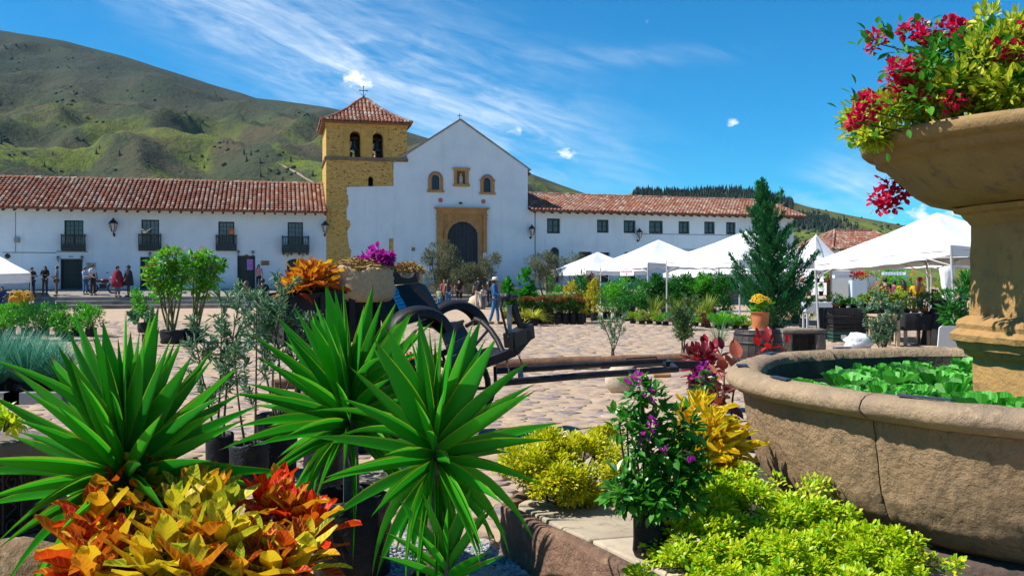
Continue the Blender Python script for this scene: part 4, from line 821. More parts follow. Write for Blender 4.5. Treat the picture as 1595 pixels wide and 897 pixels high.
for k in range(8):
    a0, a1 = JO[k]+.0018, JO[k]+pi/4-.0018
    for nm, pr_, m in (('basin_block', outer, BASIN), ('rim_stone', rim, RIMM), ('basin_lining', inner, mat('dark_lining', (.075, .075, .05), (.05, .055, .04), 6, .9, 20, .6, .03, c3=(.16, .13, .085), s3=3)) if k == 0 else ('basin_lining', inner, bpy.data.materials['dark_lining'])):  # lining toned far darker and greener than the basin stone
        # densify the profile
        pr2 = []
        for (r_a, z_a), (r_b, z_b) in zip(pr_, pr_[1:]):
            n = max(1, int(hypot(r_b-r_a, z_b-z_a)/.03))
            for i in range(n): pr2.append((r_a+(r_b-r_a)*i/n, z_a+(z_b-z_a)*i/n))
        pr2.append(pr_[-1]); b = MB(); amp = .0 if nm == 'basin_lining' else 1
        def fr(a, z):
            e = min(abs(a-a0), abs(a-a1)); q = 1+.010*cos(8*(a-pa)); w = Vector((cos(a)*2.5, sin(a)*2.5, z))
            q += amp*(.006*mnoise.noise(w*2)+.004*mnoise.noise(w*7)+.0022*mnoise.noise(w*22)+.0035*mnoise.noise(w*34)*(nm == 'basin_block')); return q-(.006*max(0, 1-e/.018)**2 if nm != 'basin_lining' else 0)
        b.lathe(pr2, 110, a0=a0, a1=a1, fr=fr)
        if nm == 'rim_stone':
            for i, (x, y, z) in enumerate(b.v): b.v[i] = (x, y, z+(.007*mnoise.noise(Vector((x*4, y*4, 0)))+.004*mnoise.noise(Vector((x*13, y*13, 2))) if z > .9 else 0))
        b.build(nm, m, FO)
jn = MB(); jn.lathe([(2.08, .095), (2.25, .15), (2.34, .25), (2.44, .55), (2.47, .70), (2.49, .80), (2.50, .86), (2.60, .93), (2.56, .985), (2.45, .99), (2.39, .9), (2.34, .5)], 96, fr=lambda a, z: 1+.010*cos(8*(a-pa))); jn.build('mortar_joint', mat('mortar', (.24, .17, .11), (.17, .13, .09), 6, .95), FO)
wa = MB(); wa.lathe([(0, .775), (2.36, .775)], 64); wa.build('basin_water', mat('dark_water', (.02, .035, .02), None, rough=.08, spec=.6), FO)
a8 = pa+pi/8+.10
def oct8(mb, prof, mi=0):
    n = 8
    for (r1, z1), (r2, z2) in zip(prof, prof[1:]):
        # chamfered octagon, subdivided per side for roughness
        for k in range(n):
            A0, A1 = a8+2*pi*k/n, a8+2*pi*(k+1)/n; m = 6; vs = []
            for r, z in ((r1, z1), (r2, z2)):
                for i in range(m+1):
                    p = Vector((cos(A0), sin(A0), 0)).lerp(Vector((cos(A1), sin(A1), 0)), i/m)*r*.955; w = Vector((p.x*7, p.y*7, z*7)); vs.append(p*(1+.010*mnoise.noise(w))+Vector((0, 0, z+.008*mnoise.noise(w+Vector((4, 4, 4))))))
            mb.add(vs, [(i, i+1, m+2+i, m+1+i) for i in range(m)])
def dens(pr, st=.06):
    o = []
    for (a, b_), (c, d) in zip(pr, pr[1:]):
        n = max(1, int(hypot(c-a, d-b_)/st)); o += [(a+(c-a)*i/n, b_+(d-b_)*i/n) for i in range(n)]
    return o+[pr[-1]]
Zp_ = lambda y: EYE-(y-HZ)/FPX*6.75
ds = MB(); oct8(ds, dens([(.86, .6), (.86, Zp_(566))])); ds.build('pedestal_die', SHAFT, FO)
bsm = MB(); oct8(bsm, dens([(.87, Zp_(566)), (.92, Zp_(560)), (.93, Zp_(553)), (.97, Zp_(551)), (.99, Zp_(540)), (1.03, Zp_(537)), (1.04, Zp_(527)), (1.0, Zp_(520)), (.98, Zp_(518)), (.99, Zp_(510)), (.97, Zp_(503)), (.92, Zp_(498)), (.90, Zp_(496))], .03)); bsm.build('base_moulding', SHAFT, FO)
sh = MB(); oct8(sh, dens([(.885, Zp_(496.5)), (.875, Zp_(345))], .1)); sh.build('shaft', SHAFT, FO)
cp = MB(); oct8(cp, dens([(.88, Zp_(345.5)), (.90, Zp_(340)), (.93, Zp_(334)), (.95, Zp_(328)), (1.0, Zp_(324)), (1.02, Zp_(316)), (.8, Zp_(314))], .04)); cp.build('capital', SHAFT, FO)
BOWLM = rock_mat('bowl_sandstone', ((.30, .195, .085), (.235, .155, .075), (.17, .12, .075)), 24, .6, .02)
zr = 2.755; bo = MB(); prb = [(.75, Zp_(316)), (1.0, Zp_(313)), (1.12, 2.27), (1.22, 2.33), (1.32, 2.43), (1.41, 2.51), (1.46, 2.57), (1.51, 2.575), (1.515, 2.62), (1.53, 2.635), (1.58, 2.64), (1.615, 2.67), (1.62, 2.72), (1.61, zr-.005), (1.58, zr), (1.48, zr-.01), (1.44, zr-.06), (1.0, zr-.12), (0, zr-.12)]
bo.lathe(dens(prb, .05), 96, fr=lambda a, z: 1+.004*mnoise.noise(Vector((cos(a)*4, sin(a)*4, z*5)))); BW = bo.build('upper_bowl', BOWLM, FO)
for da, z in ((.12, 2.40), (-.62, 2.40)):
    an = atan2(-FC.y, -FC.x)-da*1.0; d = Vector((cos(an), sin(an), 0)); s_ = MB(); s_.tube([d*1.24+Vector((0, 0, z)), d*1.36+Vector((0, 0, z-.01))], [.032, .03], 10); s_.tube([d*1.362+Vector((0, 0, z-.01)), d*1.3605+Vector((0, 0, z-.01))], [.02, .02], 8, 1); s_.build('water_spout', [IRON, SOIL_SHADE], BW)
# lead straps lying on the rim
shrink(FO)
for i, (x, y, l, w_, r_) in enumerate(((1172, 549, .13, .06, 0), (1140, 569, .10, .07, 0), (1197, 590, .19, .035, 0), (1395, 627, .27, .032, 0), (1268, 538, .16, .05, 0))):
    p = G(x, y, 1.018); an = atan2(p.y-FC.y, p.x-FC.x); rd_ = 2.53; p = Vector((FC.x+cos(an)*rd_, FC.y+sin(an)*rd_, 1.022)); k = MB(); k.box((0, 0, 0), (l, w_, .010))
    tag(k.build('metal_strip', mat('lead_strip', (.07, .09, .13), (.045, .06, .09), 9, .45, metal=.5) if i == 0 else bpy.data.materials['lead_strip'], None, EYEP+(p-EYEP)*KS, (0, 0, an+pi/2)), ('blue grey metal strip at the far left of the basin rim', 'short square metal plate on the left end of the basin rim', 'long metal strip on the near left basin rim beside the dark inside wall', 'longest metal strip on the near rim in front of the water lettuce', 'thin metal strip on the far rim near the white sack')[i], 'metal strip', 'metal strips on the basin rim')
# ================================================================== water lettuce
LET = leafmat('water_lettuce_leaf', [(0, (.02, .20, .012)), (.5, (.05, .36, .02)), (.8, (.09, .45, .035)), (1, (.22, .50, .16))], .30, .5, .3, 'obj', None, ([(0, (.14, .50, .06)), (1, (.22, .58, .14))], .55, 0.01))
def let_leaf(w, curl, seed):
    nx, ny = 8, 6; V = []; F = []; rr = random.Random(seed); ph = rr.random()*6
    for j in range(ny+1):
        y = j/ny; ww = w*(.12+.88*sin(pi*min(1, y*.62))**.9)*(1 if y < .9 else .93)
        for i in range(nx+1):
            x = (i/nx-.5)*2; V.append((x*ww*.5, y*(1-.12*x*x*y), curl*y*y*.55+.02*sin(x*7+ph)*y+.05*x*x*y+.25*y*(1-y)))
    F = [(j*(nx+1)+i, j*(nx+1)+i+1, (j+1)*(nx+1)+i+1, (j+1)*(nx+1)+i) for j in range(ny) for i in range(nx)]
    V = np.array(V); uv = np.stack([np.tile(np.linspace(0, 1, nx+1), ny+1), np.repeat(np.linspace(0, 1, ny+1), nx+1)], 1)
    return npmesh('leaf', V, np.array(F), uv, LET, True)
lm = [let_leaf(.85, c, i) for i, c in enumerate((.3, .6, .1, .45))]
spots = []; rl = random.Random(21); tries = 0
while len(spots) < 190 and tries < 9000:
    tries += 1; a = rl.uniform(0, 2*pi); r = 2.3*math.sqrt(rl.random()); x, y = FC.x+r*cos(a), FC.y+r*sin(a)
    if r < .98 or x > .545*y or r > 2.18: continue
    if x/y < .292 or (x/y < .36 and y > 7.9): continue           # open water in the far left part
    s_ = rl.choice((.09, .11, .13, .15)) if len(spots) > 14 else rl.uniform(.19, .24)
    if any(hypot(x-q[0], y-q[1]) < (s_+q[2])*.66 for q in spots): continue
    spots.append((x, y, s_))
for i, (x, y, s_) in enumerate(spots):
    o = empty('water_lettuce', (x, y, .775), rl.random()*6, ('large' if s_ > .17 else 'small')+' ruffled green water lettuce floating in the basin', 'water plant', 'large water lettuces in the basin' if s_ > .17 else 'small water lettuces in the basin')
    shrink(o)
    n = 11 if s_ > .17 else 8
    for k in range(n):
        t = k/n; an = k*2.4; l = s_*(1.0-.35*t)*rl.uniform(.85, 1.1); tilt = .25+.95*t+rl.uniform(-.1, .1)
        link('leaf', lm[k % 4], o, (cos(an+pi/2)*.02, sin(an+pi/2)*.02, .01+.02*t), Matrix.Rotation(an, 3, 'Z').to_4x4().to_3x3().to_euler() if False else (Matrix.Rotation(an, 3, 'Z') @ Matrix.Rotation(tilt, 3, 'X')).to_euler(), (l, l, l))
# ================================================================== bowl planting
def leaf_parts(n, c, r, **k): return crown(n, c, r, **k)
VARI = leafmat('variegated_leaf', [(0, (.24, .40, .02)), (.4, (.44, .54, .025)), (.75, (.58, .60, .04)), (1, (.12, .32, .02))], .42, .4, .4, 'island', ((.62, .60, .10), .45, .8))
MAGE = leafmat('crimson_bract', [(0, (.55, .006, .05)), (.5, (.70, .014, .09)), (1, (.42, .004, .06))], .45, .6, .2)
DKLF = leafmat('bougainvillea_leaf', [(0, (.02, .13, .012)), (.5, (.045, .24, .018)), (1, (.10, .34, .025))], .4, .35, .5)
zt = zr-.08
BX = lambda x, y, dd=0: P(x, y, 6.3+dd)-Vector((0, 0, 0))
g = empty('golden_shrub', FC+Vector((0, 0, zt)), 0, 'yellow and green variegated shrub filling the upper fountain bowl', 'shrub'); parts = []
for x, y, rr_, n in ((1360, 194, .16, 260), (1392, 172, .20, 420), (1432, 155, .20, 420), (1348, 212, .09, 120), (1480, 140, .22, 420), (1530, 140, .28, 560), (1570, 125, .28, 560), (1550, 70, .17, 260), (1562, 40, .14, 200), (1585, 90, .22, 380), (1600, 60, .2, 260), (1620, 120, .35, 500), (1460, 180, .16, 260), (1505, 130, .16, 200)):
    p = P(x, y, 7.0 if x < 1410 else 6.7 if x < 1500 else 6.45)-g.location; rr_ *= 1.12; parts.append(crown(int(n*1.5), p, (rr_, rr_*1.2, rr_*.85), .068, .42, 9, .45, TO))
for _ in range(18):
    a = random.uniform(0, 2*pi); p = Vector((cos(a)*1.1, sin(a)*1.1, .2+.1*random.random())); parts.append(crown(220, p, (.35, .35, .22), .085, .42, 8, .45, TO))
lmesh('foliage', parts, VARI, g); GSH = g; b = MB()
for _ in range(40): a = random.uniform(0, 2*pi); r = random.uniform(.2, 1.1); limb(b, (r*.8*cos(a), r*.8*sin(a), -.03), (r*cos(a)*1.1, r*sin(a)*1.1, random.uniform(.2, .5)), .012, .004)
tag(b.build('stem', DKWOOD, g), kind='stuff')
g = empty('bougainvillea', FC+Vector((0, 0, zt)), 0, 'crimson flowering bougainvillea arching out of the upper fountain bowl', 'flowering plant'); b = MB(); lp, fp = [], []
root = Vector((-.5, -.5, .0))
for (x, y, d, nf, r) in ((1363, 67, 6.0, 26, .07), (1420, 55, 5.9, 34, .09), (1440, 52, 5.8, 30, .08), (1455, 50, 5.9, 12, .05), (1478, 60, 5.8, 40, .10), (1497, 48, 5.8, 34, .08), (1400, 108, 5.7, 46, .095), (1422, 112, 5.7, 34, .09), (1405, 130, 5.7, 40, .1), (1435, 135, 5.65, 30, .08), (1343, 172, 5.75, 40, .085), (1356, 160, 5.75, 24, .07), (1330, 190, 5.75, 16, .05), (1485, 152, 5.5, 26, .08), (1560, 82, 5.4, 26, .07), (1590, 80, 5.4, 40, .1), (1585, 52, 5.4, 20, .06), (1460, 100, 5.8, 24, .07)):
    p = P(x, y, d+.85)-g.location; pts = limb(b, root+Vector((random.uniform(-.3, .3), random.uniform(-.2, .3), 0)), p, .014, .004, .12, 6, 5); fp.append(crown(int(nf*2.3), p, r*.92, .046, .85, 5, .6, TB, up=.1))
    for q in pts[2:]: lp.append(crown(7, q, .13, .075, .6, 4, .7, TB))
for x, y, d, n in ((1470, 95, 5.8, 170), (1440, 108, 5.75, 130), (1510, 100, 5.7, 190), (1395, 80, 5.9, 40), (1455, 135, 5.6, 90), (1560, 100, 5.5, 130)): lp.append(crown(n, P(x, y, d+.85)-g.location, (.22, .2, .2), .075, .6, 9, .5, TB))
pend = [P(1395, 262, 7.9), P(1409, 280, 7.9), P(1412, 298, 7.9), P(1400, 318, 7.9)]
b.tube([p-g.location for p in [P(1395, 225, 7.7)]+pend], [.01, .008, .007, .006, .004], 5)
for x, y, n, r in ((1390, 296, 40, .07), (1402, 300, 40, .07), (1375, 318, 40, .08), (1388, 310, 34, .07), (1367, 325, 18, .05), (1410, 290, 16, .05), (1385, 287, 14, .05)): fp.append(crown(n, P(x, y, 7.9)-g.location, r*1.3, .058, .85, 4, .6, TB, up=0))
b.tube([P(1409, 284, 7.9)-g.location, P(1385, 305, 7.9)-g.location, P(1368, 325, 7.9)-g.location], .006, 5)
lmesh('foliage', lp, DKLF, g); lmesh('blossom', fp, MAGE, g); tag(b.build('stem', DKWOOD, g), kind='stuff')
shrink(GSH); shrink(g)
# ================================================================== foreground plants
BAG = mat('black_plastic', (.007, .008, .010), (.011, .012, .015), 5, .45, 9, .9, .04, spec=.22); SOIL = mat('potting_soil', (.035, .022, .014), (.06, .04, .025), 20, 1)
def grow_bag(par, r, h, seed=0, fold=True, name='grow_bag', m=None):
    m = m or BAG
    b = MB(); f = lambda a, z: 1+.10*mnoise.noise(Vector((cos(a)*1.6+seed*3.3, sin(a)*1.6, z*7)))+.04*mnoise.noise(Vector((cos(a)*5, sin(a)*5, z*14+seed)))
    b.lathe([(0, 0), (r*.85, 0), (r*.98, .03), (r, h*.3), (r*1.03, h*.6), (r*.98, h*.85), (r*1.02, h), (r*.97, h+.015), (r*.92, h*.95), (r*.9, h*.82)], 26, fr=f)
    for i, (x, y, z) in enumerate(b.v):
        if z > h*.8: b.v[i] = (x, y, z+.06*h*mnoise.noise(Vector((x*9+seed, y*9, 1)))*(1.6 if fold else .3))
    o = b.build(name, m, par); s = MB(); s.lathe([(0, h*.86), (r*.95, h*.84)], 14); s.build('soil', SOIL, o); return o
# ---- yuccas: every sword leaf its own part
YUC = leafmat('yucca_leaf', [(0, (.012, .23, .010)), (.35, (.020, .34, .012)), (.7, (.04, .44, .014)), (1, (.08, .50, .02))], .38, .5, .3, 'obj', ((.40, .50, .03), .86, .8), tip=(.16, .10, .04))
def sword(seed, droop, fold=.22):
    n = 9; V = []; uv = []
    for j in range(n+1):
        t = j/n; w = (.40+.60*sin(pi*min(1, .10+t*.80))**.9)*(1-t**2.4)*.5+.002; zz = -droop*t**2.2
        for i, x in enumerate((-1, -.55, 0, .55, 1)): V.append((x*w, t, zz+fold*w*(abs(x)-.5)+.0)); uv.append((x*.5+.5, t))
    F = [(j*5+i, j*5+i+1, (j+1)*5+i+1, (j+1)*5+i) for j in range(n) for i in range(4)]
    return npmesh('leaf', np.array(V), np.array(F), np.array(uv), YUC, True)
swords = [sword(0, .02), sword(1, .10), sword(2, .22), sword(3, .55), sword(4, 0.0, .4)]
TRK = mat('palm_trunk', (.16, .13, .10), (.10, .08, .065), 9, .9, 30, .8, .02)
def yucca(name_loc, zc, L, n, label, trunk=True, lean=(0, 0), bag=None, r0=.045, zb=0., seed=0, low=-.9, wd=.030, maxup=1.45):
    rr = random.Random(seed); o = empty('yucca', name_loc, 0, label, 'yucca', 'potted yuccas in the foreground'); top = Vector((lean[0], lean[1], zc))
    b = MB(); b.tube([(0, 0, zb), Vector((lean[0]*.3, lean[1]*.3, zb+(zc-zb)*.5)), top-Vector((0, 0, .02)), top+Vector((0, 0, .18))], [r0*1.1, r0, r0*.9, r0*.35], 12); b.build('trunk', TRK, o)
    if bag: grow_bag(o, *bag, seed=seed)
    for i in range(n):
        f = (i+.5)/n; el = maxup+(low-maxup)*f**1.25+rr.uniform(-.10, .10); az = i*2.39996+rr.uniform(-.25, .25); l = L*rr.uniform(.85, 1.1)*(1 if f < .75 else .9)*(.8 if f < .06 else 1)
        if el > .9: me = swords[0 if i % 2 else 4]
        elif el > .25: me = swords[1 if i % 3 else 0]
        elif el > -.2: me = swords[2 if i % 2 else 1]
        else: me = swords[3 if i % 3 == 0 else 2]
        m_ = Matrix.Rotation(az, 3, 'Z') @ Matrix.Rotation(el, 3, 'X') @ Matrix.Rotation(rr.uniform(-.25, .25), 3, 'Y'); base = top+Vector((0, 0, .11*(1-f)-.05*f))+m_ @ Vector((0, .02, 0))
        if i > 12 and rr.random() < .07: me = swords[3]
        w = wd*rr.uniform(.85, 1.12)*(L/.75)
        link('leaf', me, o, base, m_.to_euler(), (w/1.0, l, l))
    return o
yucca(XD(195, 4.5), .75, .68, 104, 'tall yucca with a wide fan of sword leaves rising behind the croton at left', bag=(.2, .42), seed=3, low=-.75, lean=(-.0, 0))
yucca(XD(548, 5.5), .87, .66, 96, 'yucca in a large black bag in front of the old cart', bag=(.215, .46), seed=8, low=-.65, lean=(-.01, 0), zb=.3)
yucca(XD(678, 4.25), .89, .54, 82, 'front yucca with drooping lower leaves beside the grey gravel', bag=None, seed=14, low=-1.15, lean=(.0, 0), r0=.04)
yucca(XD(690, 4.2)+Vector((.02, -.05, 0)), .40, .32, 22, 'low young yucca shoot at the foot of the front yucca', seed=31, low=-.1, r0=.025, wd=.07, maxup=1.3)
grow_bag(empty('nursery_bag', XD(678, 4.27), 0, 'black nursery bag holding the front yuccas', 'plant bag'), .2, .34, seed=4)
# ---- crotons: every large leaf its own part
CST = [(0, (.60, .010, .006)), (.12, (.40, .014, .008)), (.24, (.20, .012, .010)), (.34, (.46, .07, .008)), (.46, (.74, .42, .010)), (.60, (.62, .52, .015)), (.74, (.16, .36, .012)), (.88, (.035, .09, .012)), (1, (.08, .010, .012))]
CVN = [(0, (.80, .10, .008)), (.22, (.82, .26, .010)), (.36, (.85, .42, .015)), (.5, (.88, .68, .03)), (.8, (.78, .72, .05)), (.92, (.76, .34, .03)), (1, (.7, .10, .03))]
def cmats(nm, lo, hi):
    def sub(st): return [((p), c) for p, c in st]
    m, N, L = newmat(nm); r = objrand(N); f = nmath(N, L, 'MULTIPLY_ADD', r, hi-lo, lo)
    uv = N.new('ShaderNodeUVMap'); sep = N.new('ShaderNodeSeparateXYZ'); L.new(uv.outputs[0], sep.inputs[0]); av = nmath(N, L, 'ABSOLUTE', nmath(N, L, 'MULTIPLY_ADD', sep.outputs[0], 2.0, -1.0))
    # colour drifts along the blade as on real crotons
    f2 = nmath(N, L, 'ADD', f, nmath(N, L, 'MULTIPLY', nmath(N, L, 'SUBTRACT', nnoise(N, L, 2.2, 3, .6, uv.outputs[0], .5), .5), .34))
    col = nramp(N, L, f2, CST); vc = nramp(N, L, f, CVN)
    ph = nmath(N, L, 'FRACT', nmath(N, L, 'SUBTRACT', nmath(N, L, 'MULTIPLY', sep.outputs[1], 7.5), nmath(N, L, 'MULTIPLY', av, 1.4))); lat = nmath(N, L, 'ABSOLUTE', nmath(N, L, 'SUBTRACT', ph, .5))
    lat = nmath(N, L, 'SUBTRACT', 1.0, nsmooth(N, L, lat, .07, .20)); mid = nmath(N, L, 'SUBTRACT', 1.0, nsmooth(N, L, av, .07, .2)); mar = nmath(N, L, 'MULTIPLY', nsmooth(N, L, av, .84, .98), .7)
    vf = nmath(N, L, 'MULTIPLY', nmath(N, L, 'MAXIMUM', nmath(N, L, 'MAXIMUM', lat, mid), mar), .85)
    dk = nmix(N, L, nmath(N, L, 'MULTIPLY', nsmooth(N, L, nnoise(N, L, 5, 3, .6, uv.outputs[0]), .48, .62), .35), col, nmix(N, L, nsmooth(N, L, f, .36, .5), (.07, .012, .008), (.10, .22, .012))); dk = nmix(N, L, nmath(N, L, 'SUBTRACT', 1.0, nsmooth(N, L, f, .02, .12)), dk, col)
    return finish(m, N, L, nmix(N, L, vf, dk, vc), .42, lat, .25, .004, 0, .22, .38, nmix(N, L, .5, col, vc))
def croton_leaf(m, curl, wavy, seed):
    nx, ny = 4, 8; V = []; uv = []; rr = random.Random(seed); ph = rr.random()*6
    for j in range(ny+1):
        t = j/ny; w = .5*(sin(pi*min(1, t**.86))**.62)*(1-.15*t)+.010
        if t < .12: w = .02+.2*t/.12*.5
        for i in range(nx+1):
            x = i/nx*2-1; V.append((x*w, t, -curl*t*t+.10*w*abs(x)+wavy*.6**sin(t*11+ph+(1 if x > 0 else 0))*abs(x)*.12)); uv.append((i/nx, t))
    F = [(j*(nx+1)+i, j*(nx+1)+i+1, (j+1)*(nx+1)+i+1, (j+1)*(nx+1)+i) for j in range(ny) for i in range(nx)]
    return npmesh('leaf', np.array(V), np.array(F), np.array(uv), m, True)
BARK = mat('shrub_bark', (.10, .075, .05), (.06, .045, .03), 12, .9)
def croton(loc, label, stems, L, m, nl=18, seed=0, group='crotons with large patterned leaves', name='croton', asp=.52, asleaf=True, pot=None, low=-.45):
    rr = random.Random(seed); o = empty(name, loc, 0, label, 'croton', group); lms = [croton_leaf(m, c, w, i) for i, (c, w) in enumerate(((.10, .4), (.22, .7), (.02, .3), (.34, .5)))]; b = MB()
    for (x, y, z, s_) in stems:
        top = Vector((x, y, z)); b.tube([(x*.35, y*.35, 0), (x*.7, y*.7, z*.55), top], [.016, .012, .007], 6)
        n = int(nl*s_)
        for i in range(n):
            f = (i+.5)/n; el = 1.35+(low-1.35)*f**.9+rr.uniform(-.18, .18); az = i*2.39996+rr.uniform(-.3, .3); l = L*rr.uniform(.78, 1.15)*(.55+.45*min(1, f*3.0))
            m_ = Matrix.Rotation(az, 3, 'Z') @ Matrix.Rotation(el+.12, 3, 'X') @ Matrix.Rotation(rr.uniform(-.35, .35), 3, 'Y'); base = top.lerp(Vector((x*.75, y*.75, z*.62)), f*.8)+m_ @ Vector((0, .025, 0))
            link('leaf', lms[rr.randrange(4)], o, base, m_.to_euler(), (l*asp, l, l))
    tag(b.build('stem', BARK, o), kind='stuff')
    if pot: grow_bag(o, *pot, seed=seed)
    return o
CR_O = cmats('croton_orange', .02, .54); CR_Y = cmats('croton_yellow', .24, .90); CR_R = cmats('croton_red', -.12, .42); CR_M = cmats('croton_mixed', .12, 1.0); CR_G = cmats('croton_gold', .40, .66)
def rel(base, pts): return [((P(x, y, d)-base).x, (P(x, y, d)-base).y, (P(x, y, d)-base).z, s_) for x, y, d, s_ in pts]
b0 = XD(150, 4.1); croton(b0, 'orange red croton at the left end of the foreground croton clump', rel(b0, [(150, 800, 4.15, 1), (128, 842, 4.0, .9), (190, 850, 4.0, .9), (165, 780, 4.35, .8), (138, 878, 3.85, .8), (215, 800, 4.3, .8), (140, 897, 3.8, .8)]), .215, CR_O, 21, 2, pot=(.17, .3))
b0 = XD(285, 4.1); croton(b0, 'yellow and green croton in the middle of the foreground croton clump', rel(b0, [(240, 745, 4.45, 1), (300, 770, 4.3, 1.1), (275, 800, 4.0, 1.1), (340, 780, 4.25, 1), (310, 840, 3.85, 1.1), (255, 850, 3.8, 1), (225, 880, 3.75, .9), (350, 840, 3.85, 1), (305, 895, 3.7, 1), (330, 760, 4.5, .8)]), .215, CR_Y, 23, 5, pot=(.17, .3))
b0 = XD(440, 4.2); croton(b0, 'fiery red croton at the right end of the foreground croton clump', rel(b0, [(410, 775, 4.4, 1), (455, 790, 4.35, 1.1), (490, 810, 4.3, .9), (440, 765, 4.5, .8)]), .185, CR_R, 24, 9, pot=(.17, .3))
b0 = XD(430, 4.0); croton(b0, 'dark purple and green croton low at the right of the croton clump', rel(b0, [(400, 850, 3.9, 1), (450, 860, 3.9, 1), (425, 890, 3.8, 1), (480, 850, 4.0, .8), (375, 890, 3.75, .9)]), .18, CR_M, 20, 12, pot=(.17, .3))
b0 = XD(1100, 5.75)+Vector((0, 0, PZ)); croton(b0, 'golden yellow croton standing against the left side of the fountain basin', rel(b0, [(1090, 640, 5.8, 1.2), (1110, 665, 5.6, 1.2), (1075, 660, 5.75, 1.1), (1095, 690, 5.5, 1.1), (1125, 690, 5.6, 1), (1145, 695, 5.7, .9), (1120, 720, 5.5, 1), (1085, 720, 5.5, .9)]), .20, CR_G, 34, 15, asp=.30, pot=(.14, .22))
# ---- lime shrubs on the platform
LIME = leafmat('lime_duranta_leaf', [(0, (.26, .40, .008)), (.3, (.46, .54, .01)), (.6, (.64, .60, .012)), (1, (.72, .62, .02))], .45, .38, .4)
GLIM = leafmat('bright_groundcover_leaf', [(0, (.12, .38, .008)), (.25, (.32, .54, .01)), (.6, (.52, .64, .012)), (1, (.66, .68, .02))], .45, .38, .4)
def shrub_at(base, items, label, m, leaf,  catg='shrub', name='shrub', asp=.5, T=TO, group=None, stems=12, pot=None, potr=.15, poth=.25, fn=None):
    o = empty(name, base, 0, label, catg, group); parts = [crown(n, P(x, y, d)-base, r, leaf, asp, cl, sp, T, up=-.05, face=.45) for x, y, d, r, n, cl, sp in items]
    lmesh('foliage', parts, m, o); b = MB()
    for x, y, d, r, n, cl, sp in items:
        for _ in range(max(2, stems//len(items))): q = P(x, y, d)-base+Vector((random.uniform(-1, 1)*r[0]*.5, random.uniform(-1, 1)*r[1]*.5, random.uniform(-.2, .5)*r[2])); limb(b, (q.x*.45, q.y*.45, (poth*.8 if pot else 0)), q, .009, .004, n=3, seg=5)
    tag(b.build('stem', BARK, o), kind='stuff')
    if pot: grow_bag(o, potr, poth, seed=int(base.x*10), fold=False, name='pot', m=pot)
    return o
pz = lambda x, d: XD(x, d)+Vector((0, 0, PZ))
shrub_at(pz(870, 6.1), [(830, 730, 6.0, (.22, .2, .16), 4500, 14, .42), (880, 705, 6.2, (.22, .2, .15), 4500, 14, .42), (930, 715, 6.1, (.18, .2, .17), 2600, 12, .42), (850, 755, 5.8, (.2, .15, .12), 2000, 12, .42), (905, 750, 5.85, (.2, .15, .12), 2000, 12, .42), (945, 690, 6.3, (.12, .12, .1), 1000, 9, .42), (810, 715, 6.2, (.12, .12, .1), 1000, 9, .42)], 'lime yellow shrub on the slab left of the flowering pot', LIME, .029, stems=40)
gi = [(x, y, d, (.20, .2, .12), int(n*2.0), 15, .36) for x, y, d, n in ((1080, 790, 5.0, 1200), (1130, 775, 5.2, 1300), (1180, 790, 5.15, 1200), (1080, 850, 4.7, 1200), (1150, 840, 4.75, 1300), (1230, 815, 4.95, 1300), (1290, 830, 4.85, 1300), (1230, 875, 4.5, 1300), (1320, 860, 4.65, 1300), (1380, 865, 4.65, 1100), (1130, 895, 4.45, 1300), (1050, 900, 4.45, 900), (1280, 920, 4.3, 1300), (1370, 915, 4.4, 1200), (1440, 895, 4.5, 700), (1200, 930, 4.25, 1200), (1110, 745, 5.35, 600), (1245, 775, 5.25, 350))]
shrub_at(pz(1240, 4.8), gi, 'bright lime green ground cover shrub spread at the foot of the basin', GLIM, .027, stems=60, asp=.62)
shrub_at(pz(1620, 4.7), [(1620, 850, 4.7, (.12, .1, .12), 250, 9, .4)], 'small yellow green shrub at the right edge under the basin', LIME, .05, stems=5)
# ---- bougainvillea in the black pot
b0 = pz(1015, 4.83); g = shrub_at(b0, [(1010, 640, 4.85, (.10, .10, .12), 110, 9, .5), (1000, 690, 4.85, (.15, .14, .12), 220, 12, .45), (1040, 680, 4.85, (.14, .14, .14), 220, 12, .45), (1020, 735, 4.8, (.17, .15, .12), 380, 14, .42), (1060, 725, 4.85, (.13, .13, .13), 260, 10, .45), (985, 765, 4.75, (.11, .11, .08), 200, 9, .45), (1030, 775, 4.75, (.14, .12, .07), 260, 9, .45), (970, 660, 4.85, (.08, .08, .05), 50, 6, .5), (1000, 610, 4.85, (.05, .05, .06), 60, 6, .5)], 'green leafy plant with magenta blossoms in a small black pot on the slab', DKLF, .062, 'flowering plant', 'potted_bougainvillea', .56, TB, None, 24, BAG, .095, .26)
PUR = leafmat('magenta_bract', [(0, (.40, .01, .30)), (.5, (.50, .03, .40)), (1, (.32, .01, .22))], .45, .6, .2)
lmesh('blossom', [crown(n, P(x, y, 4.72)-b0, r, .03, .8, 4, .6, TB, up=.1) for x, y, n, r in ((998, 592, 10, .028), (985, 597, 7, .022), (1012, 607, 7, .02), (1010, 618, 7, .016), (1015, 662, 9, .022), (1002, 680, 7, .02), (1000, 692, 6, .018), (1037, 705, 5, .016), (1075, 705, 5, .016))], PUR, g)
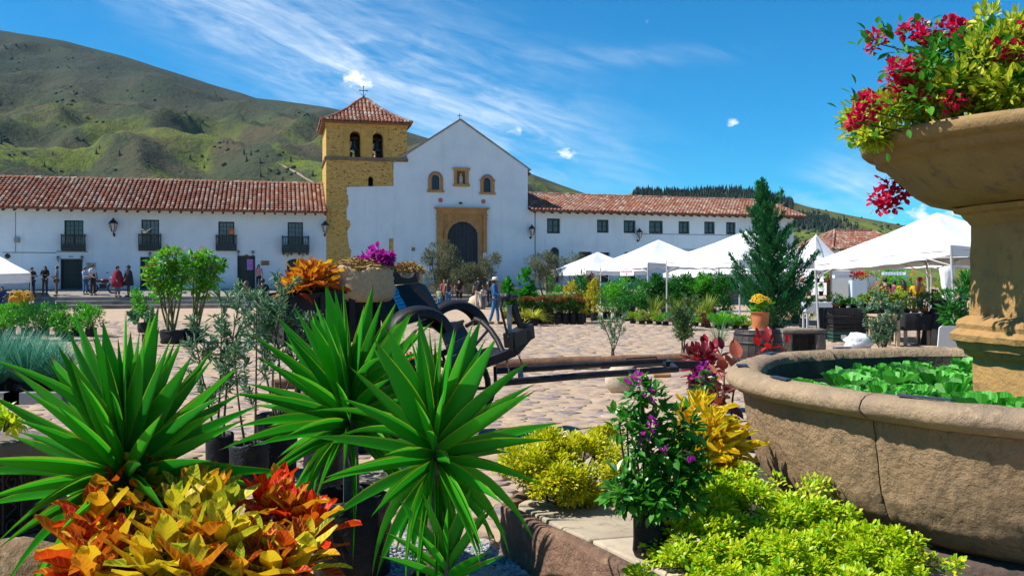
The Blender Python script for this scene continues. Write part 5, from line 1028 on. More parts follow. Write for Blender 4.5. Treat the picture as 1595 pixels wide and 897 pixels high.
# ---- gravel
GRV = mat('gravel', (.34, .35, .37), (.22, .23, .25), 9, .8, isl=.35); b = MB(); rg = random.Random(4)
poly = [(595, 897), (600, 850), (620, 812), (650, 800), (700, 840), (760, 845), (790, 870), (830, 905), (800, 960), (560, 960)]
def inpoly(x, y):
    c = False; j = len(poly)-1
    for i in range(len(poly)):
        (xi, yi), (xj, yj) = poly[i], poly[j]
        if (yi > y) != (yj > y) and x < (xj-xi)*(y-yi)/(yj-yi)+xi: c = not c
        j = i
    return c
n = 0
while n < 4200:
    x, y = rg.uniform(560, 840), rg.uniform(795, 960)
    if not inpoly(x, y): continue
    n += 1; p = G(x, y); 
    if in_oct(p.x, p.y, -.02): continue
    r = rg.uniform(.008, .019); b.ball(p+Vector((0, 0, r*.4+rg.uniform(0, .012))), (r*rg.uniform(.8, 1.4), r, r*rg.uniform(.5, .8)), 5, nz=.5, seed=rg.random()*9, sm=False)
tag(b.build('gravel', GRV), 'loose grey gravel between the yucca bag and the curb', 'gravel', kind='stuff')
# ---- left stone planter with wrought iron grille, rock
PLN = rock_mat('planter_stone', ((.20, .16, .125), (.14, .115, .095), (.28, .23, .17)), 9, .8, .04)
def planter(loc, rz, Lx, Ly, H, label, scroll=4, g0=.16, ct=.16):
    o = empty('stone_planter', loc, rz, label, 'planter', 'stone planters with iron grilles'); w = .10
    # frame of stone pieces round the opening in the front (local -y)
    def blk(x0, x1, y0, y1, z0, z1, nm, sd): return rough_block([(x0, y0, z0), (x1, y0, z0), (x1, y1, z0), (x0, y1, z0), (x0, y0, z1), (x1, y0, z1), (x1, y1, z1), (x0, y1, z1)], nm, PLN, o, 5, .012, sd, .018)
    blk(0, Lx, 0, Ly, H-ct, H, 'coping', 1); blk(0, g0, .01, Ly-.01, .0, H-ct-.003, 'pier', 2); blk(Lx-g0, Lx, .01, Ly-.01, 0, H-ct-.003, 'pier', 3); blk(g0+.003, Lx-g0-.003, .012, Ly-.01, 0, .10, 'sill', 4)
    b = MB(); b.b2(g0, Lx-g0, Ly*.6, Ly*.62, .1, H-ct-.003); b.build('back_panel', SOIL_SHADE, o); b = MB(); x0, x1, z0, z1 = g0+.005, Lx-g0-.005, .11, H-ct-.01
    for z in (z0+.01, z1-.012): b.beam((x0, .06, z), (x1, .06, z), .016, .016)
    nn = max(3, int((x1-x0)/.16))
    for i in range(nn+1):
        x = x0+.01+(x1-x0-.02)*i/nn; b.beam((x, .06, z0), (x, .06, z1), .014, .014)
        if i < nn:
            cxx = x+(x1-x0-.02)/nn/2; hh = (z1-z0)
            for zz, sg in ((z1-.075, 1), (z0+.075, -1)):
                pts = [(cxx+(.060*(1-t/26))*cos(t*.42)*1.0, .055, zz+sg*(.060*(1-t/26))*sin(t*.42)) for t in range(22)]; b.tube(pts, .006, 5)
            if hh > .3: b.tube([(cxx-.05, .055, z0+.13), (cxx+.03, .055, (z0+z1)/2-.03), (cxx-.03, .055, (z0+z1)/2+.03), (cxx+.05, .055, z1-.13)], .006, 5)
    b.build('iron_grille', IRON, o); return o
e_ = G(107, 843); s_ = XD(-60, 5.55); dv = (e_-s_); planter(s_, atan2(dv.y, dv.x), dv.length, .45, .70, 'stone planter with black scrollwork grille behind the yucca at far left')
rk = MB(); rk.ball((0, 0, 0), (.33, .25, .22), 22, nz=.35, seed=2, fz=1.6)
tag(rk.build('boulder', rock_mat('boulder_ochre', ((.30, .19, .09), (.20, .13, .07), (.36, .27, .17)), 14, 1, .04), None, P(25, 905, 4.75)), 'rough ochre boulder in the bottom left corner', 'boulder')
shrub_at(P(5, 665, 5.8)-Vector((0, 0, .02)), [(-6, 655, 5.8, (.10, .1, .07), 140, 6, .5), (14, 658, 5.75, (.06, .06, .04), 60, 5, .5)], 'small lime leafy plant on top of the left stone planter', GLIM, .06, stems=4)
# ---- olive saplings in black bags
OLV = leafmat('olive_leaf', [(0, (.05, .15, .06)), (.4, (.09, .22, .09)), (.75, (.17, .30, .15)), (1, (.36, .46, .36))], .3, .4, .4)
def sapling(base, tops, label, bag=(.15, .4), leaf=.055, nl=26, m=None, asp=.22, group='young olive trees in black bags', rt=.012, name='olive_sapling', catg='olive tree', seed=0, splay=.25, bagname='grow_bag', twigs=7):
    m = m or OLV; o = empty(name, base, 0, label, catg, group); b = MB(); parts = []; hz = bag[1]*.85 if bag else 0; rr = random.Random(seed)
    for (x, y, d, fr_) in tops:
        top = P(x, y, d)-base; pts = limb(b, (rr.uniform(-.04, .04), rr.uniform(-.04, .04), hz), top, rt, rt*.25, .05, 8, 6); H = top.z-hz
        for _ in range(twigs):
            i = rr.randrange(int(8*fr_), 8); q = pts[i].lerp(pts[i+1], rr.random()); a = rr.random()*2*pi; l = splay*H*rr.uniform(.6, 1.1)*(1-.25*i/8); e = q+Vector((cos(a)*l*.75, sin(a)*l*.75, l*.75)); tp = limb(b, q, e, rt*.35, rt*.15, .08, 3, 4)
            t = np.array([rr.random() for _ in range(nl)])[:, None]; q_, e_v = np.array(q), np.array(e); pos = q_+(e_v-q_)*(.15+.9*t)+RNG.normal(0, .006, (nl, 3)); dr = unit((e_v-q_)[None])*.9+RNG.normal(0, .65, (nl, 3)); parts.append(leaves(pos, dr, sph(nl)*.8+np.array([0, 0, .6]), leaf*rnd(nl, .7, 1.25), leaf*asp*rnd(nl, .8, 1.2), TO))
        t = rnd(nl, .0, 1)[:, None]; q_, e_v = np.array(pts[6]), np.array(pts[8]); parts.append(leaves(q_+(e_v-q_)*t, unit((e_v-q_)[None])+RNG.normal(0, .6, (nl, 3)), sph(nl), leaf*rnd(nl, .7, 1.2), leaf*asp, TO))
    lmesh('foliage', parts, m, o); tag(b.build('trunk', BARK, o))
    if bag: grow_bag(o, *bag, seed=seed, name=bagname)
    return o
sapling(XD(342, 8.0), [(345, 470, 8.0, .3), (300, 500, 7.9, .35), (375, 455, 8.1, .4)], 'young olive tree in the leftmost black bag of the group', (.115, .40), .075, 26, seed=1, twigs=12, splay=.22)
sapling(XD(388, 7.7), [(400, 470, 7.7, .35), (365, 540, 7.6, .3)], 'thin young olive tree in the front black bag of the group', (.15, .37), .07, 24, seed=2, twigs=9, splay=.22)
sapling(XD(430, 8.3), [(445, 450, 8.3, .35), (420, 470, 8.3, .4), (478, 500, 8.3, .4), (400, 455, 8.4, .45)], 'tallest young olive tree of the group beside the cart', (.17, .52), .075, 26, seed=3, twigs=12, splay=.22)
grow_bag(empty('nursery_bag', XD(505, 7.2), 0, 'tall black nursery bag behind the cart yucca', 'plant bag'), .15, .52, seed=9)
sapling(XD(955, 20.9), [(955, 480, 20.9, .3), (935, 492, 20.9, .4), (972, 490, 20.9, .4), (950, 500, 20.6, .4)], 'lone slender olive sapling behind the cart shafts', None, .085, 17, asp=.22, seed=4, rt=.016, group=None, twigs=7)
sapling(XD(1064, 20), [(1045, 470, 20, .35), (1068, 466, 20, .35), (1080, 480, 20, .4), (1056, 485, 20, .4)], 'feathery grey green sapling behind the red leaved plant', None, .12, 26, leafmat('feather_leaf', [(0, (.05, .14, .03)), (1, (.16, .26, .08))], .35), .12, None, .014, 'feathery_sapling', 'sapling', 6, .3, twigs=10)
# ================================================================== old black cart
BLK = mat('black_cart_paint', (.014, .014, .016), (.022, .021, .022), 4, .5, 14, .25, .01, c3=(.030, .026, .024), s3=3, spec=.2)
BLM = mat('black_fender_metal', (.010, .011, .014), (.018, .018, .021), 5, .5, 10, .2, .01, spec=.25, c3=(.035, .03, .027), s3=4)
GREYP = mat('weathered_plank', (.24, .25, .27), (.16, .17, .19), 6, .8, 20, .4, .01)
CO = XD(660, 9.7); CART = empty('horse_cart', CO, 0, 'old black wooden horse cart carrying sacks and plants, shafts resting forward', 'cart')
cu = Vector((.895, .446, 0)); cv = Vector((-.446, .895, 0))
def C_(x, y, d): return P(x, y, d)-CO
def plank(pts, th, name='plank', m=BLK, par=None): b = MB(); b.prism(pts, th); return b.build(name, m, par or CART)
# bed: near and far side walls, tail, floor
N0, N1 = C_(442, 466, 9.0), C_(592, 446, 9.75); Hs = Vector((0, 0, -.55)); wv = cv*1.15
nb = plank([N0, N1, N1+Hs*1.0, N0+Hs*.8], cv*.04, 'side_board'); fb_ = plank([N0+wv, N1+wv, N1+wv+Hs, N0+wv+Hs*.8], cv*.04, 'side_board')
for k, (a, b_) in enumerate(((N0, N1),)):
    for w0 in (Vector((0, 0, 0)), wv):
        b = MB(); b.beam(a+w0+cv*.02+Vector((0, 0, .0)), b_+w0+cv*.02, .10, .045); b.build('side_rail', BLK, CART)
for f in (.08, .38, .68, .96):
    p = N0.lerp(N1, f); b = MB(); b.beam(p-cv*.025, p+Hs*.9-cv*.025, .06, .05, up=cv); b.build('stake', BLK, CART)
plank([N0+cv*.042, N0+wv-cv*.002, N0+wv-cv*.002+Hs*.8, N0+cv*.042+Hs*.8], cu*.04, 'tail_board')
for i in range(5):
    a = N0+Hs*.62+cv*(.06+.21*i); b = N1+Hs*.62+cv*(.06+.21*i); plank([a, b, b+cv*.2, a+cv*.2], (0, 0, -.03), 'floor_plank')
# seat: scalloped back, sloping front panel, side
d0, d1 = 9.75, 10.15
sc_ = [(582, 447), (584, 437), (582, 429), (589, 431), (597, 426), (602, 417), (603, 409), (608, 405), (612, 408), (618, 422), (626, 431), (635, 434), (643, 431), (646, 425), (648, 427), (652, 440)]
plank([C_(x, y, d0+(x-582)/70*.45) for x, y in sc_], (-.03, .05, 0), 'seat_back')
pn = [(580, 449), (652, 440.5), (664, 445), (684, 486), (640, 500), (604, 512)]
plank([C_(580, 449, 9.7), C_(652, 440.5, 10.16), C_(686, 490, 10.0), C_(606, 512, 9.5)], (.0, .05, -.01), 'seat_panel')
plank([C_(578, 448, 9.69), C_(586, 448, 9.68), C_(612, 512, 9.47), C_(600, 520, 9.5)], (.0, .06, 0), 'seat_edge')
plank([C_(652, 440, 10.18), C_(663, 444, 10.3), C_(688, 488, 10.15), C_(684, 492, 10.05)], (.0, .05, -.01), 'seat_edge')
plank([C_(586, 452, 9.8), C_(652, 444, 10.2), C_(640, 446, 10.9), C_(574, 454, 10.5)], (0, 0, -.04), 'seat_plank')
b = MB(); sg = [C_(604, 448.5, 9.815), C_(616, 447, 9.89)]
sn = (0, -.004, .0); strip_ = [(603, 449), (616.5, 447.4), (620, 455), (622, 462), (628, 471), (632, 480), (633, 484), (622, 487), (620, 482), (617, 475), (612, 466), (611, 459), (606, 453)]
def onpanel(x, y, lift=-.03):
    # a point on the sloping seat panel plane
    A, B_, D_ = C_(580, 449, 9.7), C_(652, 440.5, 10.16), C_(606, 512, 9.5); n = (B_-A).cross(D_-A).normalized(); o = Vector((0, 0, EYE))-CO; r = P(x, y, 1.0)-Vector((0, 0, EYE)); t = (A-o).dot(n)/r.dot(n); q = o+r*t
    return q+(n if n.y < 0 else -n)*(-lift)
pts = [onpanel(x, y, -.012) for x, y in strip_]; b.prism(pts, Vector((0, .004, 0))); SG = b.build('paper_sign', mat('cyan_paper', (.012, .36, .62), (.02, .42, .66), 3, .6), None, CO); tag(SG, 'bright cyan paper strip with dark handwriting taped to the cart seat', 'sign')
b = MB(); rk_ = random.Random(2)
for (x0, y0, x1, y1) in ((606, 451, 609, 450.5), (610.5, 450, 612, 449.8), (613, 449.6, 615.5, 449), (610, 456.5, 612, 456), (613, 456, 619, 455), (613, 461, 616, 460.4), (617, 460, 620.5, 459.4), (615, 467, 618, 466.4), (619, 466, 623, 465), (617, 471.5, 625, 470), (620, 477, 623, 476.4), (624, 476, 629, 475), (623, 481.5, 630, 480)):
    n_ = 4
    for i in range(n_):
        xa, xb = x0+(x1-x0)*i/n_, x0+(x1-x0)*(i+1)/n_; ya, yb = y0+(y1-y0)*i/n_+(.7 if i % 2 else -.7), y0+(y1-y0)*(i+1)/n_+(-.7 if i % 2 else .7); b.tube([onpanel(xa, ya, -.016), onpanel(xb, yb, -.016)], .0028, 4)
tag(b.build('handwriting', mat('dark_ink', (.01, .03, .10), None), SG), kind='stuff')
# fenders (curved sheets with a rolled edge) and wheels
def fender(cx, cy, d, rpx, a0, a1, wdt, lab=None):
    c = C_(cx, cy, d); r = rpx/FPX*d; b = MB(); n = 22; out = []
    for i in range(n+1):
        a = a0+(a1-a0)*i/n; rad = cu*cos(a)*r*1.12+Vector((0, 0, sin(a)*r)); row = []
        for w_, dr in ((0, -.05), (0.002, 0), (wdt*.18, .012), (wdt*.25, .022), (wdt*.5, .03), (wdt*.75, .022), (wdt*.82, .012), (wdt, 0), (wdt, -.05)): row.append(c+rad*(1+dr/r)+cv*w_)
        out.append(row)
    m = 9
    b.add([q for row in out for q in row], [(i*m+k, i*m+k+1, (i+1)*m+k+1, (i+1)*m+k) for i in range(n) for k in range(m-1)], 0, True)
    b.add([q-(q-c)*.03/r for row in out for q in row], [(i*m+k+1, i*m+k, (i+1)*m+k, (i+1)*m+k+1) for i in range(n) for k in range(m-1)], 0, True)
    o = b.build('fender', BLM, CART); return o
fender(660, 528, 9.35, 47, radians(172), radians(14), .28); fender(714, 521, 10.55, 50, radians(165), radians(16), .28)
def wheel(c, r, name='wheel'):
    b = MB(); n = 28; ring = [c+cu*cos(2*pi*i/n)*r+Vector((0, 0, sin(2*pi*i/n)*r)) for i in range(n+1)]
    b.tube(ring, .035, 8, cap=False); w = b.build('wheel', BLK, CART); b = MB(); b.tube([c-cv*.09, c+cv*.09], .075, 12); b.tube([c-cv*.13, c+cv*.13], .035, 10); b.build('hub', BLM, w)
    for i in range(10): a = 2*pi*i/10; b = MB(); b.tube([c+(cu*cos(a)+Vector((0, 0, sin(a))))*.06, c+(cu*cos(a)+Vector((0, 0, sin(a))))*(r-.02)], [.022, .017], 6); b.build('spoke', BLK, w)
fw = C_(662, 0, 9.5); fw.z = .46; wheel(fw, .43); fw2 = C_(706, 0, 10.7); fw2.z = .46; wheel(fw2, .43)
rw = C_(575, 0, 9.35); rw.z = .46; wheel(rw, .43); wheel(rw+cv*1.1, .43)
for p_, q_ in ((fw, fw2), (rw, rw+cv*1.1)): b = MB(); b.tube([p_, q_], .035, 8); b.build('axle', BLK, CART)
# dash board of wide planks sloping down to the foot plank
D4 = [C_(690, 520, 9.55), C_(722, 506, 10.3), C_(757, 568, 10.1), C_(715, 592, 9.4)]
for i in range(4):
    f0, f1 = i/4+.004, (i+1)/4-.004; a, b_, c, d = D4[0].lerp(D4[3], f0), D4[1].lerp(D4[2], f0), D4[1].lerp(D4[2], f1), D4[0].lerp(D4[3], f1); plank([a, b_, c, d], (-.02, .045, -.015), 'dash_plank')
plank([C_(668, 505, 9.5), C_(722, 500, 10.25), C_(722, 508, 10.25), C_(690, 522, 9.5)], (-.02, .04, 0), 'dash_plank')
for i in range(3):
    o = cv*(.20*i); a, b_ = C_(728, 574, 9.5)+o, C_(800, 545, 9.85)+o; a2, b2 = a+cv*.19, b_+cv*.19; plank([a, b_, b2, a2], (0, 0, -.04), 'foot_plank')
b = MB(); b.beam(C_(722, 578, 9.45), C_(800, 548, 9.85), .06, .09); b.beam(C_(800, 548, 9.85), C_(824, 520, 10.0), .07, .09); b.build('foot_rail', BLK, CART)
b = MB(); b.beam(C_(793, 531, 9.75), C_(824, 515, 10.1), .13, .15); b.build('cross_block', BLK, CART)
for x, y, d in ((797, 531, 9.72), (818, 517, 10.02)): b = MB(); b.box(C_(x, y, d), (.035, .16, .19)); b.build('iron_strap', IRON, CART)
b = MB(); b.tube([C_(740, 497, 10.3), C_(752, 502, 10.2), C_(764, 514, 10.1), C_(775, 530, 10.0), C_(783, 548, 9.9)], .030, 8); b.build('curved_arm', BLK, CART)
b = MB(); b.tube([C_(760, 514, 10.15), C_(738, 540, 9.9)], .016, 6); b.tube([C_(726, 508, 10.2), C_(742, 498, 10.3)], .022, 6); b.tube([C_(702, 506, 10.4), C_(722, 500, 10.5)], .018, 6); b.build('brace_rod', IRON, CART)
b = MB(); b.beam(C_(793.5, 475, 9.75), C_(794, 525, 9.75), .045, .02, up=(0, 1, 0)); b.build('grey_slat', GREYP, CART)
b = MB(); b.beam(C_(798, 476, 9.85), C_(814, 514, 9.95), .055, .05); b.build('upright', BLK, CART)
b = MB(); b.tube([C_(780, 480, 9.7), C_(790, 520, 9.75)], .014, 6); b.tube([C_(779, 482, 9.7), C_(783, 470, 9.7), C_(781, 466, 9.7)], .012, 6); b.build('upright', IRON, CART)
b = MB(); b.tube([C_(803, 466, 9.95), C_(813, 512, 9.98)], .014, 6); b.build('upright', IRON, CART)
b = MB(); b.tube([C_(778, 467, 9.7), C_(804, 462, 9.95)], .028, 8); b.ball(C_(790, 463, 9.8), (.05, .05, .05), 8); b.build('handle_bar', IRON, CART)
b = MB(); b.beam(C_(757, 640, 9.8)-Vector((.05, 0, 0)), C_(757, 640, 9.8)+Vector((.12, .06, 0)), .10, .05); b.build('step_block', BLK, CART)
b = MB(); b.tube([C_(771, 572, 9.85), C_(772, 602, 9.7), C_(766, 622, 9.6), C_(757, 636, 9.6)], .018, 6); b.build('bent_rod', IRON, CART)
for pts in (((807, 545, 9.9), (809, 556, 9.9), (813, 566, 9.85)), ((790, 553, 9.8), (790, 566, 9.7), (794, 582, 9.6), (801, 591, 9.5))):
    b = MB(); pp = [C_(*q) for q in pts]
    for p_, q_ in zip(pp, pp[1:]):
        L = (q_-p_).length; n = max(2, int(L/.028))
        for i in range(n):
            c = p_.lerp(q_, (i+.5)/n); t = (q_-p_).normalized(); s_ = cu if i % 2 else cv; ring = [c+t*(.022*cos(2*pi*k/8))+s_*(.010*sin(2*pi*k/8)) for k in range(9)]; b.tube(ring, .0045, 4, cap=False)
    tag(b.build('chain', IRON, CART), kind='stuff')
# shafts
SH = [(C_(778, 596, 9.45), C_(1055, 575, 10.67)), (C_(772, 578, 10.6), C_(1042, 562.5, 11.72))]
for p_, q_ in SH: b = MB(); b.tube([p_, p_.lerp(q_, .5)+Vector((0, 0, .008)), q_], [.036, .036, .034], 10); b.build('shaft', BLM, CART)
for f in (.11, .995): b = MB(); p_, q_ = SH[0][0].lerp(SH[0][1], f), SH[1][0].lerp(SH[1][1], f+(.02 if f < .5 else 0)); b.tube([p_, q_], .030 if f < .5 else .033, 8); b.build('cross_bar', BLM, CART)
for k, (f0, f1) in ((0, (.73, .92)), (1, (.73, .92))):
    p_, q_ = SH[k][0].lerp(SH[k][1], f0), SH[k][0].lerp(SH[k][1], f1); b = MB(); up = Vector((0, 0, .06)); b.tube([p_, p_+up, q_+up, q_], .010, 6); b.build('hand_hoop', IRON, CART)
tq = SH[0][1].lerp(SH[1][1], .55); b = MB(); b.beam(tq-cu*.12, C_(1096, 568, 11.4), .07, .085); b.build('drawbar', BLM, CART)
# maroon pole lying against the cart
b = MB(); b.tube([P(548, 672, 8.6), P(592, 704, 8.0)], .03, 8); tag(b.build('pole', mat('maroon_pole', (.09, .02, .025), None, rough=.6)), 'dark maroon pole low behind the cart yucca', 'pole')
# ---- load
BURL = mat('burlap', (.56, .39, .23), (.46, .31, .18), 30, .95, 90, .6, .01, c3=(.52, .38, .22), s3=6)
STRAWM = mat('straw', (.50, .34, .13), (.38, .24, .09), 6, .9, isl=.35)
def sack(base, rx, ry, h, label, seed, stripes=False, tilt=(0, 0)):
    o = empty('burlap_sack', base, atan2(cu.y, cu.x), label, 'sack', 'burlap sacks on the cart'); b = MB()
    f = lambda a, z: 1+.09*mnoise.noise(Vector((cos(a)*1.8+seed*5, sin(a)*1.8, z*6)))+.035*mnoise.noise(Vector((cos(a)*5, sin(a)*5+seed, z*14)))
    b.lathe([(0, 0), (.9, 0), (1.04, h*.15), (1.06, h*.4), (1.0, h*.62), (1.03, h*.70), (.98, h*.78), (1.0, h*.92), (.97, h), (.92, h*1.01), (.86, h*.93), (.8, h*.85)], 32, fr=f)
    b.v = [(x*rx+tilt[0]*z, y*ry+tilt[1]*z, z+(.06*mnoise.noise(Vector((x*2.2+seed, y*2.2, 0))) if z > h*.8 else 0)) for x, y, z in b.v]; b.build('sack_cloth', BURL, o)
    n = 2600; a = rnd(n, 0, 2*pi); r = np.sqrt(rnd(n)); pos = np.stack([np.cos(a)*r*rx*.9+tilt[0]*h, np.sin(a)*r*ry*.9, h*.93+.12*(1-r**2)*h/.4+rnd(n, -.02, .03)], 1); dr = RNG.normal(0, 1, (n, 3)); dr[:, 2] = dr[:, 2]*.18
    k = LM = leaves(pos, dr, sph(n), rnd(n, .05, .11), .005, TD); tag(lmesh('straw', LM, STRAWM, o), kind='stuff')
    if stripes:
        for i, c in enumerate(((.45, .05, .09), (.05, .25, .13), (.50, .06, .13))):
            s_ = MB(); an = -1.32+.09*i; 
            for j in range(6): s_.beam((cos(an)*rx*1.07*f(an, h*(.55+.07*j))+.0, sin(an)*ry*1.07*f(an, h*(.55+.07*j)), h*(.55+.07*j)), (cos(an)*rx*1.07*f(an, h*(.62+.07*j)), sin(an)*ry*1.07*f(an, h*(.62+.07*j)), h*(.62+.07*j)), .022, .012)
            s_.build('woven_stripe', mat('stripe_%d' % i, c, None, rough=.9), o)
    return o
sack(CO+C_(560, 470, 9.75), .35, .27, .34, 'large burlap sack stuffed with straw on the cart bed', 1)
sack(CO+C_(634, 455, 10.7), .17, .15, .24, 'small burlap sack with red and green stripes behind the cart seat', 2, True)
b0 = CO+C_(582, 430, 9.8); lg = empty('bougainvillea', b0, 0, 'bright magenta blossoms lying on the straw of the large sack', 'flowering plant', None)
lmesh('blossom', [crown(n, P(x, y, 9.75)-b0, r, .055, .8, 6, .55, TB, up=.3) for x, y, n, r in ((570, 408, 60, .07), (584, 402, 90, .09), (597, 402, 80, .08), (604, 402, 50, .05), (562, 410, 30, .05), (592, 411, 60, .07), (600, 413, 40, .05))], PUR, lg); lmesh('foliage', [crown(40, P(x, y, 9.8)-b0, .05, .06, .6, 4, .6, TB) for x, y in ((601, 407), (598, 417), (575, 412))], DKLF, lg)
CR_A = cmats('croton_amber', .22, .46)
b0 = CO+C_(485, 462, 9.45); croton(b0, 'amber orange croton riding at the back of the cart', rel(b0, [(490, 432, 9.4, 1.4), (470, 436, 9.4, 1.1), (508, 432, 9.5, 1.1), (480, 444, 9.3, 1), (500, 446, 9.35, 1), (462, 448, 9.3, .8)]), .25, CR_A, 17, 33, pot=(.12, .12), asp=.33, low=-.2)
b0 = CO+C_(456, 462, 9.2); croton(b0, 'small yellow and red croton at the rear corner of the cart', rel(b0, [(458, 448, 9.15, 1), (464, 455, 9.1, .8), (450, 456, 9.15, .7)]), .17, cmats('croton_rear', .02, .6), 10, 35, pot=(.1, .06), asp=.4)
b0 = G(642, 600); b0 = XD(640, 11.2); croton(b0, 'small orange croton on the paving under the cart', rel(b0, [(632, 570, 11.2, 1), (648, 568, 11.1, 1), (640, 560, 11.2, .8)]), .17, CR_O, 12, 37, pot=(.14, .25))
# ---- stones and logs round the cart
PALE = rock_mat('pale_stone', ((.52, .42, .30), (.42, .33, .23), (.58, .50, .40)), 14, .6, .02)
def stone(x, y, d, r, label, seed, m=None, nz=.22):
    b = MB(); p = XD(x, d); b.ball((0, 0, r[2]*.8), r, 18, nz=nz, seed=seed, fz=1.4); return tag(b.build('stone', m or PALE, None, p), label, 'stone')
stone(968, 0, 14.3, (.24, .22, .24), 'pale rounded stone block behind the cart shafts', 3, nz=.12)
stone(452, 0, 10.6, (.24, .2, .26), 'pale stone standing behind the olive bags left of the cart', 5)
stone(744, 0, 53, (.55, .4, .42), 'big pale boulder among the people before the church', 6)
LOG = mat('log_bark', (.22, .11, .06), (.14, .075, .045), 8, .9, 25, .7, .02)
for a, b_, r, l in ((P(770, 568, 17.6), P(1105, 557, 18.6), .11, 'long brown log lying on the cobbles behind the cart shafts'), (P(425, 592, 14.5), P(478, 588, 14.8), .09, 'brown log lying on the cobbles left of the cart')):
    k = MB(); n = 10; pts = [Vector((0, 0, 0)).lerp(b_-a, i/n)+Vector((0, 0, .02*mnoise.noise(Vector((i*.9, 3, 1))))) for i in range(n+1)]; k.tube(pts, [r*(1+.12*mnoise.noise(Vector((i*1.3, 0, 0)))) for i in range(n+1)], 10); a.z = r; tag(k.build('log', LOG, None, a), l, 'log')
k = MB(); p0 = G(1018, 588); k.tube([(0, 0, .04), (.3, .03, .04)], .035, 8); tag(k.build('stick', mat('cut_wood', (.40, .22, .10), None), None, p0), 'short cut piece of wood beside the shaft ends', 'stick')
# ---- red leaved plants by the basin
REDL = cmats
RDM = leafmat('red_acalypha_leaf', [(0, (.10, .006, .014)), (.4, (.16, .01, .02)), (.75, (.34, .012, .02)), (1, (.45, .02, .02))], .4, .35, .5, 'obj')
def bigleafed(base, items, L, m, label, name='red_leaf_plant', catg='plant', asp=.6, seed=0, pot=None, group=None, curl=.15):
    rr = random.Random(seed); o = empty(name, base, 0, label, catg, group); lms = [croton_leaf(m, curl*c, .3, i) for i, c in enumerate((1, 2, .3))]; b = MB()
    for x, y, d, n in items:
        top = P(x, y, d)-base; b.tube([(top.x*.3, top.y*.3, 0), top*.6, top], [.012, .01, .006], 5)
        for i in range(n):
            f = (i+.5)/n; el = 1.2-1.7*f+rr.uniform(-.3, .3); az = i*2.4+rr.uniform(-.4, .4); l = L*rr.uniform(.75, 1.15); m_ = Matrix.Rotation(az, 3, 'Z') @ Matrix.Rotation(el, 3, 'X') @ Matrix.Rotation(rr.uniform(-.5, .5), 3, 'Y'); link('leaf', lms[rr.randrange(3)], o, top*(1-.5*f)+m_ @ Vector((0, .03, 0)), m_.to_euler(), (l*asp, l, l))
    tag(b.build('stem', BARK, o), kind='stuff')
    if pot: grow_bag(o, *pot, seed=seed, fold=False, name='pot', m=pot[2:] and None)
    return o
bigleafed(XD(1092, 12.4), [(1100, 535, 12.4, 9), (1080, 550, 12.4, 11), (1112, 545, 12.4, 12), (1095, 560, 12.3, 12), (1125, 545, 12.5, 8), (1072, 548, 12.4, 8), (1088, 545, 12.2, 12), (1108, 562, 12.2, 14), (1085, 562, 12.2, 14), (1098, 548, 12.1, 12)], .165, RDM, 'dark red leaved plant in a wooden tub at the shaft end', seed=3, pot=(.16, .40))
b0 = XD(1190, 11.5); bigleafed(b0, [(1182, 528, 11.5, 7), (1196, 525, 11.5, 8), (1203, 530, 11.5, 6), (1228, 532, 11.5, 5)], .15, leafmat('scarlet_leaf', [(0, (.45, .012, .012)), (.6, (.55, .02, .015)), (1, (.20, .05, .07))], .4, .4, .4, 'obj'), 'scarlet leaved plant behind the basin rim in front of the barrel', seed=5, pot=(.16, .4))
RUB = leafmat('copper_leaf', [(0, (.20, .035, .02)), (.5, (.32, .07, .035)), (1, (.42, .13, .06))], .3, .35, .5, 'obj', None, ([(0, (.10, .02, .02)), (1, (.15, .03, .02))], .4, 6))
bigleafed(XD(1128, 8.9), [(1150, 556, 8.9, 5), (1128, 568, 8.9, 9), (1112, 585, 8.8, 10), (1118, 605, 8.7, 9), (1100, 600, 8.8, 9)], .19, RUB, 'copper red broad leaved plant tucked against the left end of the basin', 'copper_leaf_plant', seed=11, asp=.62, pot=(.14, .4))
b0 = XD(1092, 8.0); g = empty('potted_bougainvillea', b0, 0, 'small plant with magenta blossoms behind the golden croton', 'flowering plant'); lmesh('blossom', [crown(30, P(x, y, 8)-b0, .05, .04, .8, 4, .6, TB) for x, y in ((1084, 580), (1100, 577), (1100, 592), (1092, 584))], PUR, g); lmesh('foliage', crown(160, P(1090, 600, 8)-b0, (.12, .12, .12), .06, .6, 8, .5, TB), DKLF, g); grow_bag(g, .1, .4, seed=3, name='pot')
